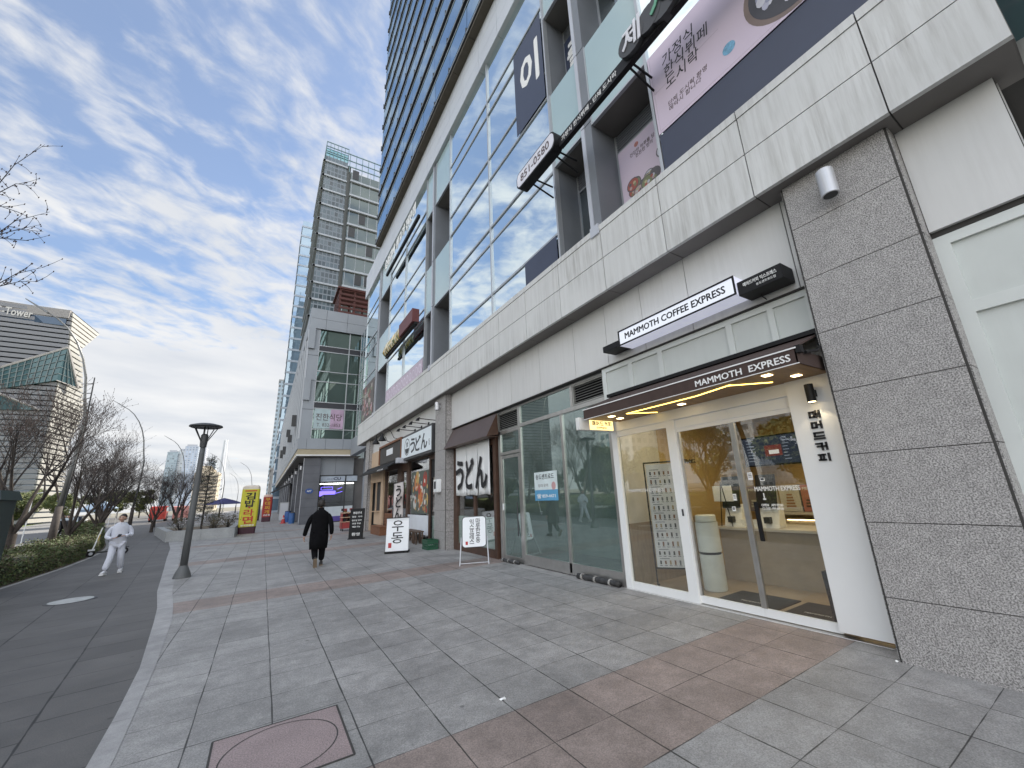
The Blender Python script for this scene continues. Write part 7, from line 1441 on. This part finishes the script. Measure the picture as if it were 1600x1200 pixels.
# tall road lamps with curved arms
def road_lamp(x, y, label):
    t = thing('road_lamp', label, 'street lamp', (x, y, 0), 'tall curved road lamps'); pm = pmat('lamp_silver', (.16, .165, .165), .4, metal=.4, var=.05); dk = pmat('lamp_wrap', (.055, .045, .04), .8, var=.3, scale=8)
    MB().rings([(x, y, 0, .15, .15), (x, y, 2.1, .12, .12)], 12).build('wrap', dk, t, smooth=True)
    pts = [(x, y, 2.1), (x+.1, y, 4), (x+.12, y, 6)]+[(x-.02-2.75*(1-math.cos(R(a)))*.95, y, 6.3+4.8*math.sin(R(a))) for a in (8, 20, 32, 44, 56, 66, 74)]
    MB().tube(pts, [.085, .07, .058]+[.05-.004*i for i in range(7)], 10).build('pole', pm, t, smooth=True); e_ = Vector(pts[-1]); d_ = (e_-Vector(pts[-2])).normalized()
    MB().hexa([e_+Vector((0, -.09, -.05)), e_+Vector((0, .09, -.05)), e_+d_*.95+Vector((0, .04, -.02)), e_+d_*.95+Vector((0, -.04, -.02))], [e_+Vector((0, -.08, .05)), e_+Vector((0, .08, .05)), e_+d_*.95+Vector((0, .04, .02)), e_+d_*.95+Vector((0, -.04, .02))]).build('head', pm, t); return t
RL = road_lamp(-7.45, 26.5, 'tall road lamp with a long curved arm, nearest, in front of the striped tower')
for (x, y, l) in ((-9.5, 49.6, 'tall curved road lamp, second along the road'), (-9.4, 72, 'tall curved road lamp rising beside the distant skyline towers'), (-6.4, 93.7, 'tall curved road lamp just left of the bridge pylon'), (-2.6, 114, 'tall curved road lamp right of the bridge pylon'), (-6.6, 150, 'farthest tall curved road lamp, low on the horizon')): dup(RL, (x, y, 0), None, None, l)
t = thing('sign_pole', 'dark slim road pole with short cross arms right of the nearest road lamp', 'pole', (-8.6, 34, 0)); a = at_y(148, 590, 34); b = at_y(128, 690, 34); mb = MB().tube([(b.x-.2, 34, 0), b, a], [.06, .05, .03], 8); c = at_y(125, 597, 34); mb.tube([a.lerp(b, .1), at_y(127, 600, 34)], .025, 5).tube([a.lerp(b, .25), at_y(128, 615, 34)], .025, 5).tube([a.lerp(b, .32), at_y(127, 626, 34)], .025, 5); mb.build('pole', dark_m, t)
# ------------------------------------------------------------------ vehicles, tents and people across the way
def car(label, x, y, rot, L_, Wd, Ht, col, van=False):
    t = thing('parked_car', label, 'car', (x, y, 0), 'vehicles beyond the hedge'); c, s_ = math.cos(rot), math.sin(rot); T = lambda p: (x+p[0]*c-p[1]*s_, y+p[0]*s_+p[1]*c, p[2])
    h = L_/2; w = Wd/2
    prof = [(-h, .35), (-h, .75*Ht*.75), (-h*.85, Ht*.62), (-h*.55, Ht*.97), (-h*.3, Ht), (h*.35, Ht), (h*.55, Ht*.62), (h*.95, Ht*.52), (h, Ht*.35), (h, .35)] if not van else [(-h, .35), (-h, Ht*.95), (-h*.93, Ht), (h*.6, Ht), (h*.78, Ht*.62), (h*.98, Ht*.5), (h, .35)]
    mb = MB(); mb.hexa([T((a, -w, z)) for a, z in prof], [T((a, w, z)) for a, z in prof]); mb.build('body', col, t)
    mb = MB(); g0, g1 = (-.5*h, .36*h) if not van else (-.9*h, .55*h)
    for sg in (-1, 1): mb.hexa([T((g0, sg*w*1.005, Ht*.64)), T((g1+.12*h, sg*w*1.005, Ht*.64)), T((g1, sg*w*1.005, Ht*.93)), T((g0+.1*h, sg*w*1.005, Ht*.93))], [T((g0, sg*(w-.03), Ht*.64)), T((g1+.12*h, sg*(w-.03), Ht*.64)), T((g1, sg*(w-.03), Ht*.93)), T((g0+.1*h, sg*(w-.03), Ht*.93))])
    mb.hexa([T((-h*1.003, -w*.85, Ht*.66)), T((-h*1.003, w*.85, Ht*.66)), T((-h*.9, w*.8, Ht*.93)), T((-h*.9, -w*.8, Ht*.93))], [T((-h*.9, -w*.85, Ht*.66)), T((-h*.9, w*.85, Ht*.66)), T((-h*.8, w*.8, Ht*.93)), T((-h*.8, -w*.8, Ht*.93))]); mb.build('window', dk_glass, t)
    for a in (-.6*h, .6*h):
        for sg in (-1, 1): MB().tube([T((a, sg*(w-.2), .33)), T((a, sg*(w+.01), .33))], .33, 16).build('wheel', black_m, t)
    for sg in (-1, 1): MB().box(0, .01, 0, .01, 0, .01) if False else None; MB().obox(T((-h-.01, -w*.7, Ht*.45)), (.02, 0, 0), (0, .15, 0), (0, 0, .1)).obox(T((-h-.01, w*.7, Ht*.45)), (.02, 0, 0), (0, .15, 0), (0, 0, .1)).build('tail_light', ink_red, t)
    return t
pr_ = pmat('car_red', (.42, .035, .025), .3, var=.02); 
car('black parked car at the far kerb beyond the person in white', -16.5, 62, R(100), 4.7, 1.9, 1.6, pmat('car_black', (.012, .012, .014), .25)); car('red van parked beyond the hedge, left of two', -14.3, 92, R(95), 5.2, 2.0, 2.4, pr_, True); car('red and white van parked beyond the hedge, right of two', -11.7, 94, R(95), 5.4, 2.0, 2.3, pmat('car_pink', (.55, .25, .22), .35), True); car('white van parked across the road behind the bare trees', -27, 58, R(20), 5.2, 2, 2.2, white_p, True)
t = thing('gazebo', 'small blue-grey gazebo tent beyond the hedge', 'tent', (-17.5, 75, 0)); MB().hexa([(-19, 73.5, 2.3), (-16, 73.5, 2.3), (-16, 76.5, 2.3), (-19, 76.5, 2.3)], [(-17.7, 74.8, 3.4), (-17.3, 74.8, 3.4), (-17.3, 75.2, 3.4), (-17.7, 75.2, 3.4)]).box(-19, -16, 73.5, 73.53, 2.0, 2.3).build('canopy', pmat('tent_blue', (.20, .27, .36), .7), t)
for x in (-18.9, -16.1):
    for y in (73.6, 76.4): MB().tube([(x, y, 0), (x, y, 2.3)], .04, 6).build('pole', white_p, t)
def parasol(label, x, y, z, r, col):
    t = thing('parasol', label, 'parasol', (x, y, 0)); MB().rings([(x, y, z, r, r), (x, y, z+.02, r, r), (x, y, z+.3, r*.5, r*.5), (x, y, z+.5, .04, .04)], 8).build('canopy', col, t); MB().tube([(x, y, 0), (x, y, z+.5)], .025, 6).build('pole', white_p, t)
parasol('dark violet parasol left of the yellow pillar sign', -2.75, 43, 1.95, 1.35, pmat('violet_cloth', (.045, .045, .13), .8, var=.1)); 
for i, (x, y, l) in enumerate(((-3.2, 42.2, 'dark cafe table under the violet parasol, left'), (-2.0, 43.6, 'dark cafe table under the violet parasol, right'))): t = thing('cafe_table', l, 'table', (x, y, 0)); MB().rings([(x, y, .7, .4, .4), (x, y, .74, .4, .4)], 14).build('top', dark_m, t); MB().tube([(x, y, 0), (x, y, .7)], .03, 6).rings([(x, y, 0, .25, .25), (x, y, .03, .2, .2)], 10).build('leg', dark_m, t)
t = thing('bus_stop_frame', 'white pipe frame standing in the park behind the forked tree', 'frame', (-19, 33, 0)); a = at_y(53, 772, 38); b = at_y(71, 769, 38); MB().tube([(a.x, 38, 0), a, b], .03, 6).build('pipe', white_p, t)
for i, (px, l) in enumerate(((103, 'distant person in dark clothes across the road, left of two'), (110, 'distant person in dark clothes across the road, right of two'))):
    p = at_y(px, 800, 45); t = thing('person', l, 'person', (p.x, 45, 0)); bk2 = bk if i == 0 else pmat('navy_clothes', (.02, .022, .03), .8)
    skin('body', [((0, 0, .95), (.15, .11)), ((0, 0, 1.25), (.17, .11)), ((0, 0, 1.42), (.10, .08)), ((.09, 0, .5), .075), ((.11, .1, .08), .055), ((-.09, 0, .5), .075), ((-.1, -.08, .08), .055), ((.21, 0, 1.3), .06), ((.25, .03, .95), .045), ((-.21, 0, 1.3), .06), ((-.25, 0, .95), .045)], [(0, 1), (1, 2), (0, 3), (3, 4), (0, 5), (5, 6), (1, 7), (7, 8), (1, 9), (9, 10)], bk2, t, loc=(p.x, 45, 0)); head(t, (p.x, 45, 1.60), .23, (.2, -1, 0))
# towers on the far side of the park: only seen mirrored in the shop windows
for i, (x, y, w, d, h, l) in enumerate(((-120, 40, 22, 18, 95, 'pale apartment tower across the park, mirrored above the door'), (-125, 75, 22, 18, 110, 'pale apartment tower across the park, second'), (-118, 5, 22, 18, 100, 'pale apartment tower across the park behind the camera'), (-110, 112, 20, 18, 90, 'pale apartment tower across the park, nearest the striped tower'))):
    t = thing('apartment_tower', l, 'building', (x, y, 0), 'apartment towers across the park'); MB().box(x-w/2, x+w/2, y-d/2, y+d/2, 0, h).build('walls', grid_wall('apartment_grid', (.40, .42, .44), (.17, .21, .24), 3.2, 3.0, .6, .6, 'XY'), t); MB().box(x-4, x+4, y-4, y+4, h, h+5).build('roof', white_p, t)
